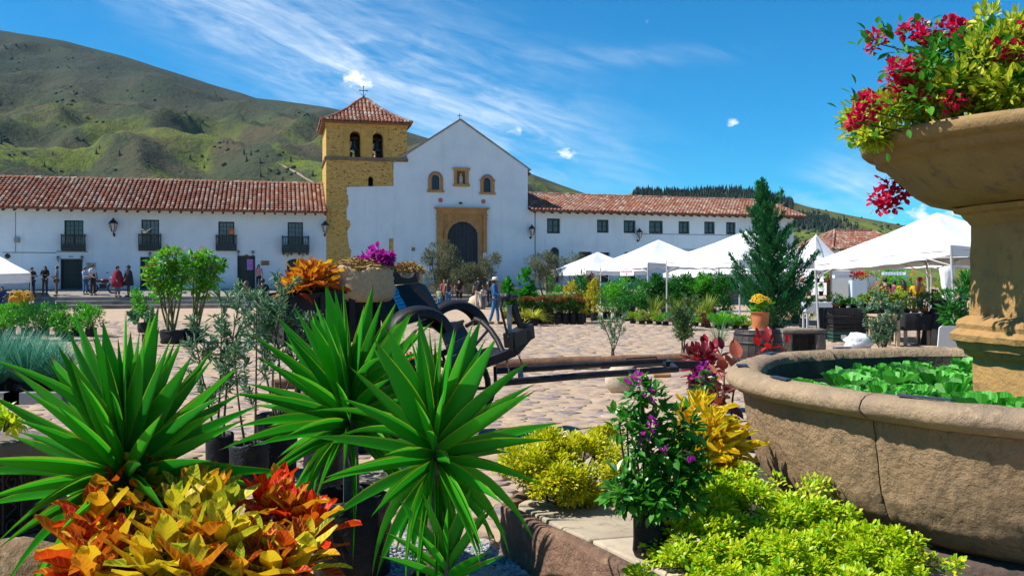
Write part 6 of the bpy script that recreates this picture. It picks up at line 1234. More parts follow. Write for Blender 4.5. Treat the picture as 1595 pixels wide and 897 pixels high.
# ================================================================== tents
CANV = mat('white_canvas', (.80, .80, .80), (.73, .74, .75), .8, .75, 1.6, .35, .06, c3=(.68, .67, .64), s3=.6, trans=.04)
CUNDER = CANV
STEEL = mat('white_steel', (.55, .55, .53), (.42, .42, .40), 3, .45, metal=.2)
E1, E2 = Vector((-.447, .894, 0)), Vector((.894, .447, 0))
def tent(N, label, a=4.3, b_=4.3, z=2.3, apex=3.5, val=.24, zL=None, zR=None, zB=None, legs=(1, 1, 1, 1), peak=0, lean=0, valL=None):
    """N: near corner on the ground; corners run near, right, back, left"""
    o = empty('market_tent', (N.x, N.y, 0), 0, label, 'tent', 'white market tents'); c = [Vector((0, 0, z)), E2*a, E2*a+E1*b_, E1*b_]
    zs = (z, zR or z, zB or z, zL or z)
    for q, zz in zip(c, zs): q.z = zz
    ap = (E2*a+E1*b_)/2; ap.z = apex; m = MB(); n = 10; rt = random.Random(int(N.x*7+N.y))
    for k in range(4):
        p, q = c[k], c[(k+1) % 4]; rows = []
        for j in range(n+1):
            t = j/n; row = []
            for i in range(n+1):
                s_ = i/n; base = p.lerp(q, s_); base.z -= .07*sin(pi*s_)*(1-t); v = base.lerp(ap, t)
                v.z -= (.10+peak*1.0)*sin(pi*t)*(1 if peak else (.35+.65*sin(pi*s_))); v += Vector((0, 0, .02*mnoise.noise(v*1.3))); row.append(v)
            rows.append(row)
        m.add([v for r in rows for v in r], [(j*(n+1)+i, j*(n+1)+i+1, (j+1)*(n+1)+i+1, (j+1)*(n+1)+i) for j in range(n) for i in range(n)], 0, True)
    m.build('canopy', CANV, o)
    for k in range(4):
        p, q = c[k], c[(k+1) % 4]; vv = MB(); out = Vector(((q-p).y, -(q-p).x, 0)).normalized(); vs = []
        for i in range(19):
            s_ = i/18; e = p.lerp(q, s_); e.z -= .07*sin(pi*s_); w = .02*sin(s_*23+k)+.012*sin(s_*51); h = val if not (valL and k == 3) else valL; vs += [e+out*.012, e+out*(.012+w*.5)-Vector((0, 0, h*.5)), e+out*(.012+w)-Vector((0, 0, h+.012*sin(s_*31)))]
        vv.add(vs, [(i*3+j, i*3+j+1, i*3+j+4, i*3+j+3) for i in range(18) for j in range(2)], 0, True); vv.build('valance', CANV, o)
    for k in range(4):
        if not legs[k]: continue
        l = MB(); foot = Vector((c[k].x+lean, c[k].y, 0)); t_ = c[k]*1.0; l.tube([foot+(ap-c[k])*.0, t_-Vector((0, 0, .05))], .032, 8); l.box(foot+Vector((0, 0, .015)), (.14, .14, .03)); l.build('leg', STEEL, o)
    fr = MB()
    for k in range(4):
        p, q = c[k]-Vector((0, 0, .12)), c[(k+1) % 4]-Vector((0, 0, .12)); mid = (p+q)/2; fr.tube([p, mid+Vector((0, 0, .03)), q], .018, 6); pl_, ql_ = p-Vector((0, 0, .35)), q-Vector((0, 0, .35)); fr.tube([pl_, p.lerp(q, .25)], .013, 5); fr.tube([ql_, p.lerp(q, .75)], .013, 5); fr.tube([c[k]-Vector((0, 0, .05)), ap-Vector((0, 0, .08))], .015, 5)
    fr.build('frame', STEEL, o); return o
tent(XD(913, 57), 'white market tent farthest left of the central row, its corner before the olive trees', z=2.16, apex=3.32)
tent(XD(1009, 46.4), 'white market tent with a printed banner above the dark hedge', z=2.45, apex=3.66)
tent(XD(1152, 33.6), 'large white market tent half hidden by the tall conifer', z=2.34, apex=3.5, zL=2.42)
tent(XD(1481, 22.2), 'nearest white market tent over the tables beside the fountain', z=2.46, zL=2.16, zR=2.45, zB=2.3, apex=3.40, lean=.12)
tent(XD(1475, 36), 'white market tent behind the nearest one with a cloth tied round its corner leg', z=2.38, apex=3.3)
tent(XD(1270, 57.5), 'white tent with a tall pointed peak behind the conifer', z=2.2, apex=4.45, peak=.38)
tent(XD(1096, 60), 'low white tent seen under the banner tent', z=2.0, apex=2.85)
tent(XD(1160, 63), 'low white tent just left of the conifer in the back row', z=1.98, apex=2.8)
nR = XD(48, 52)-E2*4.3; tent(nR, 'white market tent cut off by the left edge of the photo', z=1.98, apex=3.3, val=.52)
# cloth tied round a leg, banner, hanging banner
k = MB(); p = XD(1475, 35.95); k.lathe([(.16, .9), (.13, 1.2), (.20, 1.5), (.26, 1.9), (.30, 2.2), (.2, 2.25)], 14, fr=lambda a, z: 1+.18*sin(a*4+z*3)); tag(k.build('tent_cloth', CANV, None, p), 'white cloth gathered round the corner leg of the tent at back right', 'cloth')
def banner(p, q, h, label, lines, seed, cols, name='banner'):
    o = empty(name, p, 0, label, 'banner'); d = q-p; k = MB(); k.prism([Vector((0, 0, 0)), d, d-Vector((0, 0, h)), Vector((0, 0, -h))], Vector((d.y, -d.x, 0)).normalized()*-.006); k.build('cloth', mat('banner_cloth_%d' % seed, cols[0], None, rough=.7), o)
    t = MB(); nrm = Vector((d.y, -d.x, 0)).normalized()*.004; rr = random.Random(seed)
    for x0, x1, y0, y1 in lines:
        n = 7 if x1-x0 > .2 else 1
        for i in range(n):
            a, b_ = x0+(x1-x0)*i/n, x0+(x1-x0)*(i+.7)/n; t.prism([d*a-Vector((0, 0, h*y0))+nrm, d*b_-Vector((0, 0, h*y0))+nrm, d*b_-Vector((0, 0, h*y1))+nrm, d*a-Vector((0, 0, h*y1))+nrm], -nrm*.7)
    tag(t.build('lettering', mat('banner_ink_%d' % seed, cols[1], None), o), kind='stuff'); return o
banner(P(966, 421, 47.5), P(987, 420.5, 46.6), .27, 'white banner with red and purple print hung under the tent edge', ((.08, .92, .12, .42), (.42, .6, .55, .85)), 1, ((.74, .70, .74), (.45, .05, .18)))
banner(P(1373, 424, 47), P(1411, 424, 46.6), .13, 'pale blue banner with print hanging far back under the tents', ((.1, .9, .25, .75),), 2, ((.66, .72, .80), (.15, .30, .50)))
# ================================================================== nursery plants (right side)
def gm(name, a, b_, c=None, tr=.38, rough=.42, src='island'): return leafmat(name, [(0, a), (.55, b_), (1, c or b_)], tr, rough, .4, src, big=.3)
LM_G = gm('fresh_green_leaf', (.03, .24, .010), (.08, .38, .012), (.18, .48, .02)); LM_D = gm('dark_green_leaf', (.010, .10, .010), (.02, .17, .014), (.05, .25, .02)); LM_Y = gm('gold_leaf', (.36, .34, .012), (.52, .44, .02), (.28, .32, .015)); LM_L = gm('lime_leaf', (.12, .28, .015), (.24, .38, .02), (.38, .46, .03))
LM_R = gm('wine_leaf', (.07, .006, .012), (.13, .012, .018), (.20, .02, .02)); LM_P = leafmat('photinia_leaf', [(0, (.02, .08, .012)), (.5, (.035, .13, .015)), (1, (.06, .18, .02))], .35, .4, .4); LM_PT = leafmat('photinia_tip', [(0, (.24, .06, .02)), (.5, (.30, .10, .03)), (1, (.16, .14, .02))], .4, .4, .4)
LM_B = gm('bluish_leaf', (.03, .12, .05), (.06, .19, .08), (.10, .25, .11)); LM_F = gm('fig_leaf', (.02, .18, .010), (.03, .27, .012), (.05, .34, .02))
FLW = {k: leafmat('petal_'+k, [(0, c), (1, tuple(min(1, q*1.3) for q in c))], .3, .6, .2) for k, c in (('orange', (.60, .16, .02)), ('yellow', (.62, .40, .01)), ('red', (.45, .01, .012)), ('pink', (.55, .10, .22)), ('white', (.65, .62, .60)), ('lilac', (.45, .30, .50)))}
def potplant(x, d, top, w, label, m, n=500, leaf=.10, asp=.5, cat_='potted plant', group=None, bag=(.13, .30), trunk=.0, T=TD, depth=None, clumps=12, spread=.36, base0=None, name='potted_plant', tip=None, flowers=None, potm=None, up=.35, z0=0, fill=.85):
    """x: picture column at distance d on the ground; top: picture row of the crown's top; w: width in metres"""
    p = XD(x, d, z0); h = P(x, top, d).z-z0; o = empty(name, p, 0, label, cat_, group); bz_ = (bag[1]*.9 if bag else 0)+trunk; hh = (h-bz_)/2; c = (0, 0, bz_+hh)
    r = (w/2*fill, (depth or w)/2*fill, hh*fill); lmesh('foliage', crown(n, c, r, leaf, asp, clumps, spread, T, up), m, o)
    if tip is not None: lmesh('shoot_tips', crown(int(n*.5), (0, 0, h-hh*.32), (r[0], r[1], hh*.32), leaf*.9, asp, clumps, spread, T, .7), tip, o)
    if flowers: lmesh('blossom', [crown(14, (random.uniform(-r[0], r[0]), random.uniform(-r[1], r[1])*.8-r[1]*.3, bz_+hh+random.uniform(-.3, .95)*hh), leaf*.5, leaf*.7, .8, 3, .6, TD) for _ in range(flowers[1])], FLW[flowers[0]], o)
    b = MB(); zb = bag[1]*.8 if bag else 0
    for _ in range(4): limb(b, (random.uniform(-.03, .03), random.uniform(-.03, .03), zb), (random.uniform(-.5, .5)*r[0], random.uniform(-.5, .5)*r[1], bz_+hh*random.uniform(.8, 1.5)), .014, .005, n=3, seg=5)
    tag(b.build('stem', BARK, o), kind='stuff')
    if bag: grow_bag(o, bag[0], bag[1], seed=int(x) % 17, fold=False, name='pot', m=potm)
    return o
def blades(x, d, top, w, label, m, n=120, wd=.03, z0=0, bag=(.14, .22), group=None, droop=.5, name='grass_clump', cat_='ornamental grass', upright=.6):
    p = XD(x, d, z0); h = P(x, top, d).z-z0; o = empty(name, p, 0, label, cat_, group); a = rnd(n, 0, 2*pi); el = rnd(n, upright-.35, 1.4); q = np.stack([np.cos(a)*.05, np.sin(a)*.05, np.full(n, bag[1]*.8 if bag else 0)+rnd(n, 0, .05)], 1)
    dr = np.stack([np.cos(a)*np.cos(el), np.sin(a)*np.cos(el), np.sin(el)], 1); L = np.minimum((h-q[:, 2])/np.maximum(np.sin(el), .3), w*.62/np.maximum(np.cos(el), .12))*rnd(n, .75, 1.1); nr = np.stack([-np.cos(a)*np.sin(el), -np.sin(a)*np.sin(el), np.cos(el)], 1)
    T = (TS[0]*np.array([1, 1, 0])+np.stack([0*TS[0][:, 0], 0*TS[0][:, 0], -droop*TS[0][:, 1]**2], 1), TS[1]); lmesh('blade', leaves(q, dr, nr, L, wd, T), m, o, smooth=True)['kind'] = 'stuff'
    if bag: grow_bag(o, bag[0], bag[1], seed=int(x) % 13, fold=False, name='pot')
    return o
# row of red tipped shrubs in black bags
for r_, (d, n, dx) in enumerate(((35.3, 9, 0), (36.0, 8, 6))):
    for i in range(n):
        x = 812+dx+i*11.5; pl_ = ('first', 'second', 'third', 'fourth', 'fifth', 'sixth', 'seventh', 'eighth', 'ninth')[i]
        potplant(x, d, 463+random.uniform(-2, 2), .42, 'red tipped shrub in a black bag, %s from the left in the %s row' % (pl_, 'front' if r_ == 0 else 'back'), LM_P, 620, .075, .45, 'shrub', 'red tipped shrubs in black bags', (.125, .38), name='red_tipped_shrub', tip=LM_PT, z0=0, clumps=10)
SPI = leafmat('spider_blade', [(0, (.26, .34, .02)), (.5, (.46, .46, .04)), (1, (.55, .52, .06))], .4, .45, .3)
blades(831, 34.3, 478, 1.15, 'yellow striped grass clump at the left end of the red tipped shrubs', SPI, 170, .035, bag=(.16, .25), droop=.5)
blades(797, 35.8, 478, .95, 'yellow striped grass clump behind the walking man in the straw hat', SPI, 140, .035, bag=(.16, .25), droop=.5)
blades(815, 35.4, 476, .8, 'yellow striped grass clump between the two larger clumps', SPI, 110, .035, bag=(.16, .25), droop=.5)
for x, d, t, w, l in ((799, 38.5, 418, .62, 'tall fig plant with round glossy leaves, left of the pair'), (823, 38, 421, .55, 'tall fig plant with round glossy leaves, right of the pair')): potplant(x, d, t, w, l, LM_F, 520, .19, .72, 'fig plant', 'tall fig plants', (.18, .35), .1, name='fiddle_leaf_fig', T=TB, clumps=14, spread=.30, fill=.95)
potplant(836, 39, 432, .35, 'narrow dark conifer right of the fig plants', LM_D, 300, .07, .3, 'shrub', None, (.14, .3), name='columnar_conifer')
potplant(786, 40, 456, .7, 'mid green shrub behind the straw hatted man', LM_G, 500, .1, .5, 'shrub'); potplant(845, 39, 448, .9, 'mid green shrub behind the red tipped row, left part', LM_G, 600, .1, .5, 'shrub'); potplant(872, 39.5, 446, .9, 'mid green shrub behind the red tipped row, middle part', LM_G, 600, .1, .5, 'shrub')
potplant(858, 41, 428, .5, 'pointed dark green shrub under the right olive tree', LM_D, 300, .1, .5, 'shrub', trunk=.2)
for x, d, t, w, l in ((892, 37, 434, .75, 'yellow leaved croton shrub rising above the red tipped row, left one'), (926, 38, 433, .6, 'yellow leaved croton shrub rising above the red tipped row, right one'), (907, 36.6, 452, .8, 'lower yellow leaved croton shrub between the two tall ones')): potplant(x, d, t, w, l, LM_Y, 420, .15, .42, 'shrub', 'yellow leaved croton shrubs', (.15, .32), name='gold_croton', T=TB)
for x, d, t, w, m, l in ((905, 39.5, 424, .6, LM_D, 'dark shrub behind the yellow crotons'), (918, 41, 428, .5, LM_R, 'dark purple leaved plant under the left tent'), (945, 40, 446, 1.1, LM_G, 'bright green shrub right of the yellow crotons'), (962, 41, 440, 1.1, LM_D, 'dark glossy shrub under the printed banner'), (975, 39.5, 436, 1.1, LM_G, 'tall leafy shrub left of the banner tent leg'), (996, 41, 438, 1.0, LM_D, 'dark shrub directly behind the banner tent leg'), (985, 38, 455, .9, LM_D, 'mid height dark shrub before the banner tent leg')):
    potplant(x, d, t, w*1.15, l, m, 1300, .11, .5, 'shrub', None, (.16, .28), fill=1.0, spread=.44, clumps=18)
for i, (x, d, t, w) in enumerate(((1018, 43, 432, 1.1), (1036, 43, 430, 1.2), (1055, 43, 431, 1.2), (1073, 43.5, 432, 1.2), (1092, 43, 432, 1.1), (1110, 43, 430, 1.2), (1127, 42.5, 433, 1.1))):
    potplant(x, d, t, w, ('hedge plant of the tall dark row, %s from the left' % ('first', 'second', 'third', 'fourth', 'fifth', 'sixth', 'seventh')[i]), LM_D if i not in (4,) else LM_G, 2600, .12, .5, 'hedge plant', 'tall dark hedge plants in bags', (.17, .34), name='hedge_plant', clumps=22, spread=.42, fill=1.0)
REED = leafmat('reed_blade', [(0, (.10, .24, .02)), (.6, (.18, .32, .03)), (1, (.40, .30, .05))], .35, .45, .3)
for i, (x, d, t, w) in enumerate(((1018, 39, 458, .9), (1048, 38.5, 462, .9), (1100, 38.5, 456, .9), (1088, 38, 466, .8))): blades(x, d, t, w, ('tall reed like grass %s' % ('beside the banner tent leg', 'left of the white tent pole', 'right of the white tent pole', 'just in front of the white tent pole'))[0:] % () if False else 'tall reed like grass '+('beside the banner tent leg', 'left of the white tent pole', 'right of the white tent pole', 'just in front of the white tent pole')[i], REED, 90, .03, droop=.12, upright=1.05, name='reed_grass')
low = [(986, 36, 489, LM_L, 'first'), (1000, 35.6, 488, LM_L, 'second'), (1012, 35.4, 490, LM_R, 'third'), (1026, 35, 489, LM_L, 'fourth'), (1037, 34.6, 492, LM_G, 'fifth'), (1052, 34.4, 491, LM_R, 'sixth'), (1068, 34.2, 490, LM_L, 'seventh'), (1083, 34, 491, LM_G, 'eighth'), (1097, 33.6, 486, LM_L, 'ninth'), (1102, 33, 492, LM_R, 'tenth'), (1118, 32.6, 488, LM_G, 'eleventh'), (1130, 32.4, 492, LM_L, 'twelfth'), (1146, 32, 494, LM_G, 'thirteenth'), (1160, 31.8, 495, LM_L, 'fourteenth'), (1136, 33.6, 488, LM_D, 'fifteenth')]
for x, d, t, m, w_ in low: potplant(x, d, t-4, .72, 'low potted bedding plant, %s from the left along the edge of the cobbles' % w_, m, 620, .075, .5, 'potted plant', 'low bedding plants along the paving', (.11, .13), name='bedding_plant', flowers=('orange', 3) if w_ in ('fourth', 'ninth') else None)
blades(1122, 31.5, 483, 1.0, 'fine green grass clump near the barrel', LM_G, 260, .014, droop=.2, upright=.8, bag=(.12, .15)); blades(1120, 24, 494, .5, 'thin rosemary like clump on the cobbles left of the barrel', LM_B, 90, .010, droop=.1, upright=1.0, bag=None)
blades(1060, 31.5, 474, 1.1, 'feathery grey green grass in front of the white tent pole', LM_B, 220, .02, droop=.2, upright=.85, bag=(.12, .15))
# planks, table, white bench in the nursery
k = MB(); k.box((0, 0, .42), (1.3, .35, .05)); [k.box((sx*.55, 0, .2), (.06, .3, .39)) for sx in (-1, 1)]; tag(k.build('bench', mat('white_board', (.62, .64, .66), None, rough=.6), None, XD(1150, 37)), 'white plank bench left of the terracotta pot', 'bench')
k = MB(); k.box((0, 0, .16), (1.0, .3, .05)); [k.box((sx*.42, 0, .065), (.12, .25, .13)) for sx in (-1, 1)]; tag(k.build('plank_shelf', GREYP, None, XD(1000, 38.2)), 'low grey plank on blocks beside the banner tent leg', 'plank')
k = MB(); k.lathe([(0, 0), (.2, 0), (.26, .55), (.27, .58), (.24, .58), (.2, .1), (0, .1)], 20); tag(k.build('pot', BAG, None, XD(980, 38.5)), 'large black plant tub left of the low grey plank', 'pot')
# ================================================================== tall conifer
CYP = leafmat('cypress_spray', [(0, (.010, .10, .035)), (.4, (.016, .15, .045)), (.75, (.03, .21, .05)), (1, (.06, .28, .05))], .3, .5, .3, big=.3)
b0 = XD(1205, 27); g = empty('conifer', b0, 0, 'tall feathery green conifer standing beside the barrel', 'tree'); parts = []; b = MB(); rr = random.Random(12); H = 4.45
b.tube([(0, 0, 0), (-.05, 0, 1.5), (-.3, 0, 3.0), (-.42, 0, H-.1)], [.10, .08, .045, .012], 8)
def axis(z): t = z/H; return Vector((-.42*t*t-.0*t, 0, z))
brs = []
for i in range(95):
    z = .25+(H-.35)*(i/95)**.95; t = z/H; a = i*2.4+rr.uniform(-.5, .5); l = (1.08*(1-t)**1.15+.10)*rr.uniform(.5, 1.25)
    if abs(cos(a)) < .3: l *= .8
    brs.append((z, a, l))
brs += [(1.3, -.05, 1.25), (1.75, .1, 1.0), (.8, .0, 1.15), (2.5, .15, .75), (2.3, 3.2, .8), (1.1, 3.0, 1.15), (3.2, 3.1, .5), (3.55, .2, .55), (.45, .3, 1.2), (.4, 2.9, 1.2)]
for z, a, l in brs:
    p0_ = axis(z); e = p0_+Vector((cos(a)*l, sin(a)*l, l*(.75+.35*rr.random()))); m_ = p0_.lerp(e, .5)+Vector((cos(a)*l*.1, sin(a)*l*.1, -l*.10)); b.tube([p0_, m_, e], [.02*(1-z/H)+.008, .010, .004], 5)
    n = int(330*l+40); tt = rnd(n)[:, None]**.8; A, M_, E_ = np.array(p0_), np.array(m_), np.array(e); pos = (1-tt)**2*A+2*tt*(1-tt)*M_+tt**2*E_+RNG.normal(0, .055+.05*l*.6, (n, 3))*(1.15-tt*.75); dr = unit((E_-A)[None])*1.0+np.array([0, 0, .45])+RNG.normal(0, .38, (n, 3)); parts.append(leaves(pos, dr, sph(n), .115*rnd(n, .6, 1.3), .026, TD))
lmesh('foliage', parts, CYP, g); b.build('trunk', BARK, g); grow_bag(g, .28, .34, seed=2)
# ================================================================== barrel with flowers, right stone planter
BARL = mat('barrel_stave', (.035, .026, .024), (.055, .04, .034), 7, .7, 18, .5, .02, obj=.2)
bl = empty('barrel', XD(1180, 17), .1, 'old dark wooden barrel used as a stand for a flower pot', 'barrel'); ns = 22
for i in range(ns):
    a0, a1 = 2*pi*(i+.03)/ns, 2*pi*(i+.97)/ns; vs = []
    for z, r in ((0, .38), (.2, .425), (.42, .44), (.62, .425), (.80, .385)): vs += [(cos(a0)*r, sin(a0)*r, z), (cos(a1)*r, sin(a1)*r, z), (cos(a1)*(r-.03), sin(a1)*(r-.03), z), (cos(a0)*(r-.03), sin(a0)*(r-.03), z)]
    k = MB(); k.add(vs, [(j*4+q, j*4+(q+1) % 4, j*4+4+(q+1) % 4, j*4+4+q) for j in range(4) for q in range(4)]+[(3, 2, 1, 0), (16, 17, 18, 19)]); k.build('stave', BARL, bl)
for z, r in ((.10, .408), (.27, .438), (.57, .434), (.72, .41)): k = MB(); k.lathe([(r-.01, z-.025), (r+.004, z-.022), (r+.003, z+.022), (r-.012, z+.025)], 32); k.build('hoop', IRON, bl)
k = MB(); k.lathe([(0, .775), (.36, .775), (.36, .765)], 24); k.build('lid', BARL, bl)
pt_ = empty('terracotta_pot', XD(1184, 16.9)+Vector((0, 0, .795)), 0, 'terracotta pot of yellow and lilac flowers on the dark barrel', 'flower pot'); k = MB(); k.lathe([(0, 0), (.12, 0), (.135, .02), (.15, .22), (.155, .30), (.165, .30), (.16, .31), (.14, .31), (.13, .24), (0, .24)], 24); k.build('pot', bpy.data.materials['terracotta'], pt_); k = MB(); k.lathe([(0, -.015), (.2, -.012), (.2, 0), (0, 0)], 20); k.build('saucer', mat('white_plate', (.7, .7, .7), None, rough=.3), pt_)
lmesh('foliage', crown(260, (0, 0, .38), (.17, .17, .11), .07, .35, 10, .4, TO), LM_G, pt_)
dis = MB(); rd = random.Random(3)
def daisy(mb, c, r, up, mi, n=9):
    up = up.normalized(); x = up.cross(Vector((0, 1, .1))).normalized(); y = up.cross(x)
    for i in range(n): a = 2*pi*i/n; d = x*cos(a)+y*sin(a); e = x*cos(a+.33)+y*sin(a+.33); f_ = x*cos(a-.33)+y*sin(a-.33); mb.add([c, c+(f_*.7+up*.1)*r, c+(d+up*.0)*r, c+(e*.7+up*.1)*r], [(0, 1, 2, 3)], mi)
    mb.ball(c+up*r*.12, r*.3, 6, 2)
for i in range(46):
    a = rd.random()*2*pi; r = .19*math.sqrt(rd.random()); c = Vector((r*cos(a), r*sin(a), .50+.10*(1-(r/.19)**2)+rd.uniform(-.03, .02))); lil = (c.x > .06 and c.y > -.03) or c.y > .07
    daisy(dis, c, rd.uniform(.035, .05), Vector((c.x*2.2, c.y*2.2-.35, .5)), 1 if lil else 0)
dis.build('blossom', [FLW['yellow'], FLW['lilac'], mat('flower_eye', (.12, .05, .02), None)], pt_)
planter(XD(1219, 18.2), radians(4), .85, .4, .73, 'stone planter with black scrollwork grille right of the barrel', g0=.2, ct=.08)
# ================================================================== stall under the nearest tent
WOODP = mat('pale_wood', (.46, .34, .22), (.38, .27, .17), 8, .75, 30, .3, .01); CLOTH = mat('black_cloth', (.012, .013, .016), (.02, .02, .023), 3, .9, 4, .5, .05)
def table(p, rz, L, Wd, H, label, top, legm, lw=.07, cloth=None):
    o = empty('table', p, rz, label, 'table'); k = MB(); k.b2(0, L, 0, Wd, H-.05, H); k.build('tabletop', top, o); k = MB(); k.b2(.05, L-.05, .04, .07, H-.14, H-.052); k.b2(.05, L-.05, Wd-.07, Wd-.04, H-.14, H-.052); k.build('apron', legm, o)
    for x in (.04, L-.04-lw):
        for y in (.04, Wd-.04-lw): k = MB(); k.b2(x, x+lw, y, y+lw, 0, H-.052); k.build('leg', legm, o)
    if cloth:
        k = MB(); vs = []; n = 40; per = [(0, 0), (L, 0), (L, Wd), (0, Wd)]; pts = []
        for (x0, y0), (x1, y1) in zip(per, per[1:]+per[:1]):
            for i in range(10): pts.append((x0+(x1-x0)*i/10, y0+(y1-y0)*i/10))
        cx_, cy_ = L/2, Wd/2
        for j, (z, s_) in enumerate(((H+.006, 1.0), (H-.02, 1.015), (H-cloth*.5, 1.03), (H-cloth, 1.04))):
            for i, (x, y) in enumerate(pts): w = (.02*sin(i*1.9)+.015*sin(i*.7))*(j/3); vs.append((cx_+(x-cx_)*(s_+w), cy_+(y-cy_)*(s_+w*1.5), z))
        m = len(pts); k.add(vs, [(j*m+i, j*m+(i+1) % m, (j+1)*m+(i+1) % m, (j+1)*m+i) for j in range(3) for i in range(m)], 0, True); k.add(vs[:m], [tuple(range(m))]); k.build('tablecloth', CLOTH, o)
    return o
table(XD(1290, 26.5), .02, 1.95, .8, .86, 'long table under a black sheet carrying potted plants', WOODP, WOODP, cloth=.80); table(XD(1366, 23.6), .0, .62, .7, .80, 'small pale wooden table behind the olive sapling', WOODP, WOODP, .075); table(XD(1408, 24.2), .05, .75, .7, .78, 'table covered by a black cloth right of the pale wooden table', WOODP, WOODP, .07, cloth=.40)
table(XD(1452, 25.5), 0, 1.3, .7, .80, 'dark wooden table at the right under the nearest tent', DKWOOD, DKWOOD, .08)
CRATE = mat('green_crate', (.02, .10, .075), (.015, .07, .05), 4, .5); CRATB = mat('black_crate', (.014, .014, .016), None, rough=.5)
def crate(p, m, label, w=.58, d=.38, h=.27):
    o = empty('plastic_crate', p, .03, label, 'crate', 'stacked plastic crates'); k = MB(); k.b2(-w/2, w/2, -d/2, d/2, 0, .02)
    for z0, z1 in ((.02, .06), (h*.48, h*.6), (h-.05, h)): k.b2(-w/2, w/2, -d/2, -d/2+.02, z0, z1); k.b2(-w/2, w/2, d/2-.02, d/2, z0, z1); k.b2(-w/2, -w/2+.02, -d/2+.021, d/2-.021, z0, z1); k.b2(w/2-.02, w/2, -d/2+.021, d/2-.021, z0, z1)
    for i in range(9): x = -w/2+.015+(w-.03)*i/8; k.b2(x-.012, x+.012, -d/2+.003, -d/2+.017, .061, h-.051); k.b2(x-.012, x+.012, d/2-.017, d/2-.003, .061, h-.051)
    k.build('shell', m, o); k = MB(); k.b2(-w/2+.03, w/2-.03, -d/2+.03, d/2-.03, .025, h*.7); k.build('contents', SOIL_SHADE, o); return o
cb = XD(1310, 25.6); crate(cb, CRATE, 'dark green plastic crate at the bottom of the stack beside the white sack'); crate(cb+Vector((.01, 0, .275)), CRATB, 'black plastic crate in the middle of the stack beside the white sack'); crate(cb+Vector((0, .01, .55)), CRATB, 'black plastic crate on top of the stack beside the white sack', h=.2)
k = MB(); k.b2(-.07, .07, -.197, -.192, .09, .2); k.build('crate_label', bpy.data.materials['white_plate'], bpy.data.objects['plastic_crate'])
k = MB(); k.ball((0, 0, .18), (.33, .24, .22), 20, nz=.30, seed=8, fz=2.6); k.ball((-.2, -.05, .10), (.18, .16, .14), 14, nz=.3, seed=3); tag(k.build('white_sack', mat('white_plastic', (.74, .75, .78), (.62, .63, .68), 3, .5, 5, .6, .05), None, XD(1338, 23.0)), 'crumpled white plastic sack on the ground by the olive sapling', 'sack')
ch = empty('plastic_chair', XD(1476, 16.5), radians(186), 'white plastic chair back seen beyond the basin beside the pedestal', 'chair'); CHW = mat('white_chair_plastic', (.70, .69, .64), None, rough=.4)
k = MB(); k.prism([(-.20, 0, .42), (.20, 0, .42), (.19, .05, .85), (.15, .055, .885), (-.15, .055, .885), (-.19, .05, .85)], (0, .025, 0)); k.build('backrest', CHW, ch); k = MB(); k.b2(-.21, .21, -.42, .03, .40, .43); k.build('seat', CHW, ch)
for sx in (-.18, .18):
    for sy in (-.38, .0): k = MB(); k.beam((sx, sy, .4), (sx*1.15, sy+(.04 if sy > -.1 else -.04), 0), .045, .045); k.build('leg', CHW, ch)
sapling(XD(1375, 21.5), [(1345, 480, 21.5, .2), (1368, 465, 21.5, .2), (1390, 475, 21.5, .2), (1405, 482, 21.5, .25), (1380, 490, 21.3, .2)], 'bushy small olive on the ground in front of the pale wooden table', None, .085, 36, None, .3, None, .014, seed=9, splay=.3, twigs=10)
# plants standing on the tables
PC = lambda x, d, t, w, m, l, z0=.87, fl=None, n=260: potplant(x, d, t, w, l, m, n, .07, .5, 'potted plant', 'potted plants on the stall tables', (.09, .10), name='table_plant', z0=z0, flowers=fl, potm=bpy.data.materials['terracotta'] if int(x) % 3 == 0 else None)
for x, d, t, w, m, l in ((1302, 26.8, 456, .5, LM_G, 'bright green potted plant at the left end of the black sheeted table'), (1313, 27.1, 462, .4, LM_G, 'potted plant in terracotta on the black sheeted table'), (1330, 26.9, 464, .45, LM_G, 'small green potted plant on the black sheeted table, third from the left'), (1345, 27, 458, .4, LM_L, 'yellowish potted plant on the black sheeted table'), (1362, 27, 455, .5, LM_D, 'dark potted plant at the right end of the black sheeted table'), (1378, 27.4, 450, .5, LM_B, 'bluish potted plant behind the olive sapling'), (1392, 26, 458, .5, LM_G, 'green potted plant behind the pale wooden table')): PC(x, d, t, w, m, l)
for x, d, t, w, m, l in ((1412, 24.5, 463, .45, LM_L, 'yellow green potted plant on the black clothed table'), (1425, 24.6, 454, .5, LM_D, 'dark bushy potted plant on the black clothed table'), (1440, 24.7, 455, .45, LM_D, 'second dark bushy potted plant on the black clothed table'), (1456, 25.8, 450, .5, LM_D, 'dark potted plant at the left end of the dark wooden table'), (1472, 26, 449, .5, LM_D, 'dark potted plant in the middle of the dark wooden table'), (1402, 30, 449, .6, LM_L, 'gold leaved potted plant in front of the shoppers')): PC(x, d, t, w, m, l, z0=.81)
potplant(1495, 21.5, 430, .8, 'broad leaved dark plant in a grey planter beside the pedestal', LM_D, 420, .20, .35, 'potted plant', None, (.2, .55), name='broad_leaf_plant', T=TB, potm=mat('grey_planter', (.36, .33, .31), None, rough=.8))
k = MB(); k.lathe([(.45, 0), (.42, .4), (.30, .8), (.16, 1.12), (.0, 1.18)], 20, fr=lambda a, z: 1+.15*sin(a*5+z*2)); tag(k.build('covered_heap', CLOTH, None, XD(1468, 24.4)), 'heap covered by a black sheet right of the black clothed table', 'covered heap')
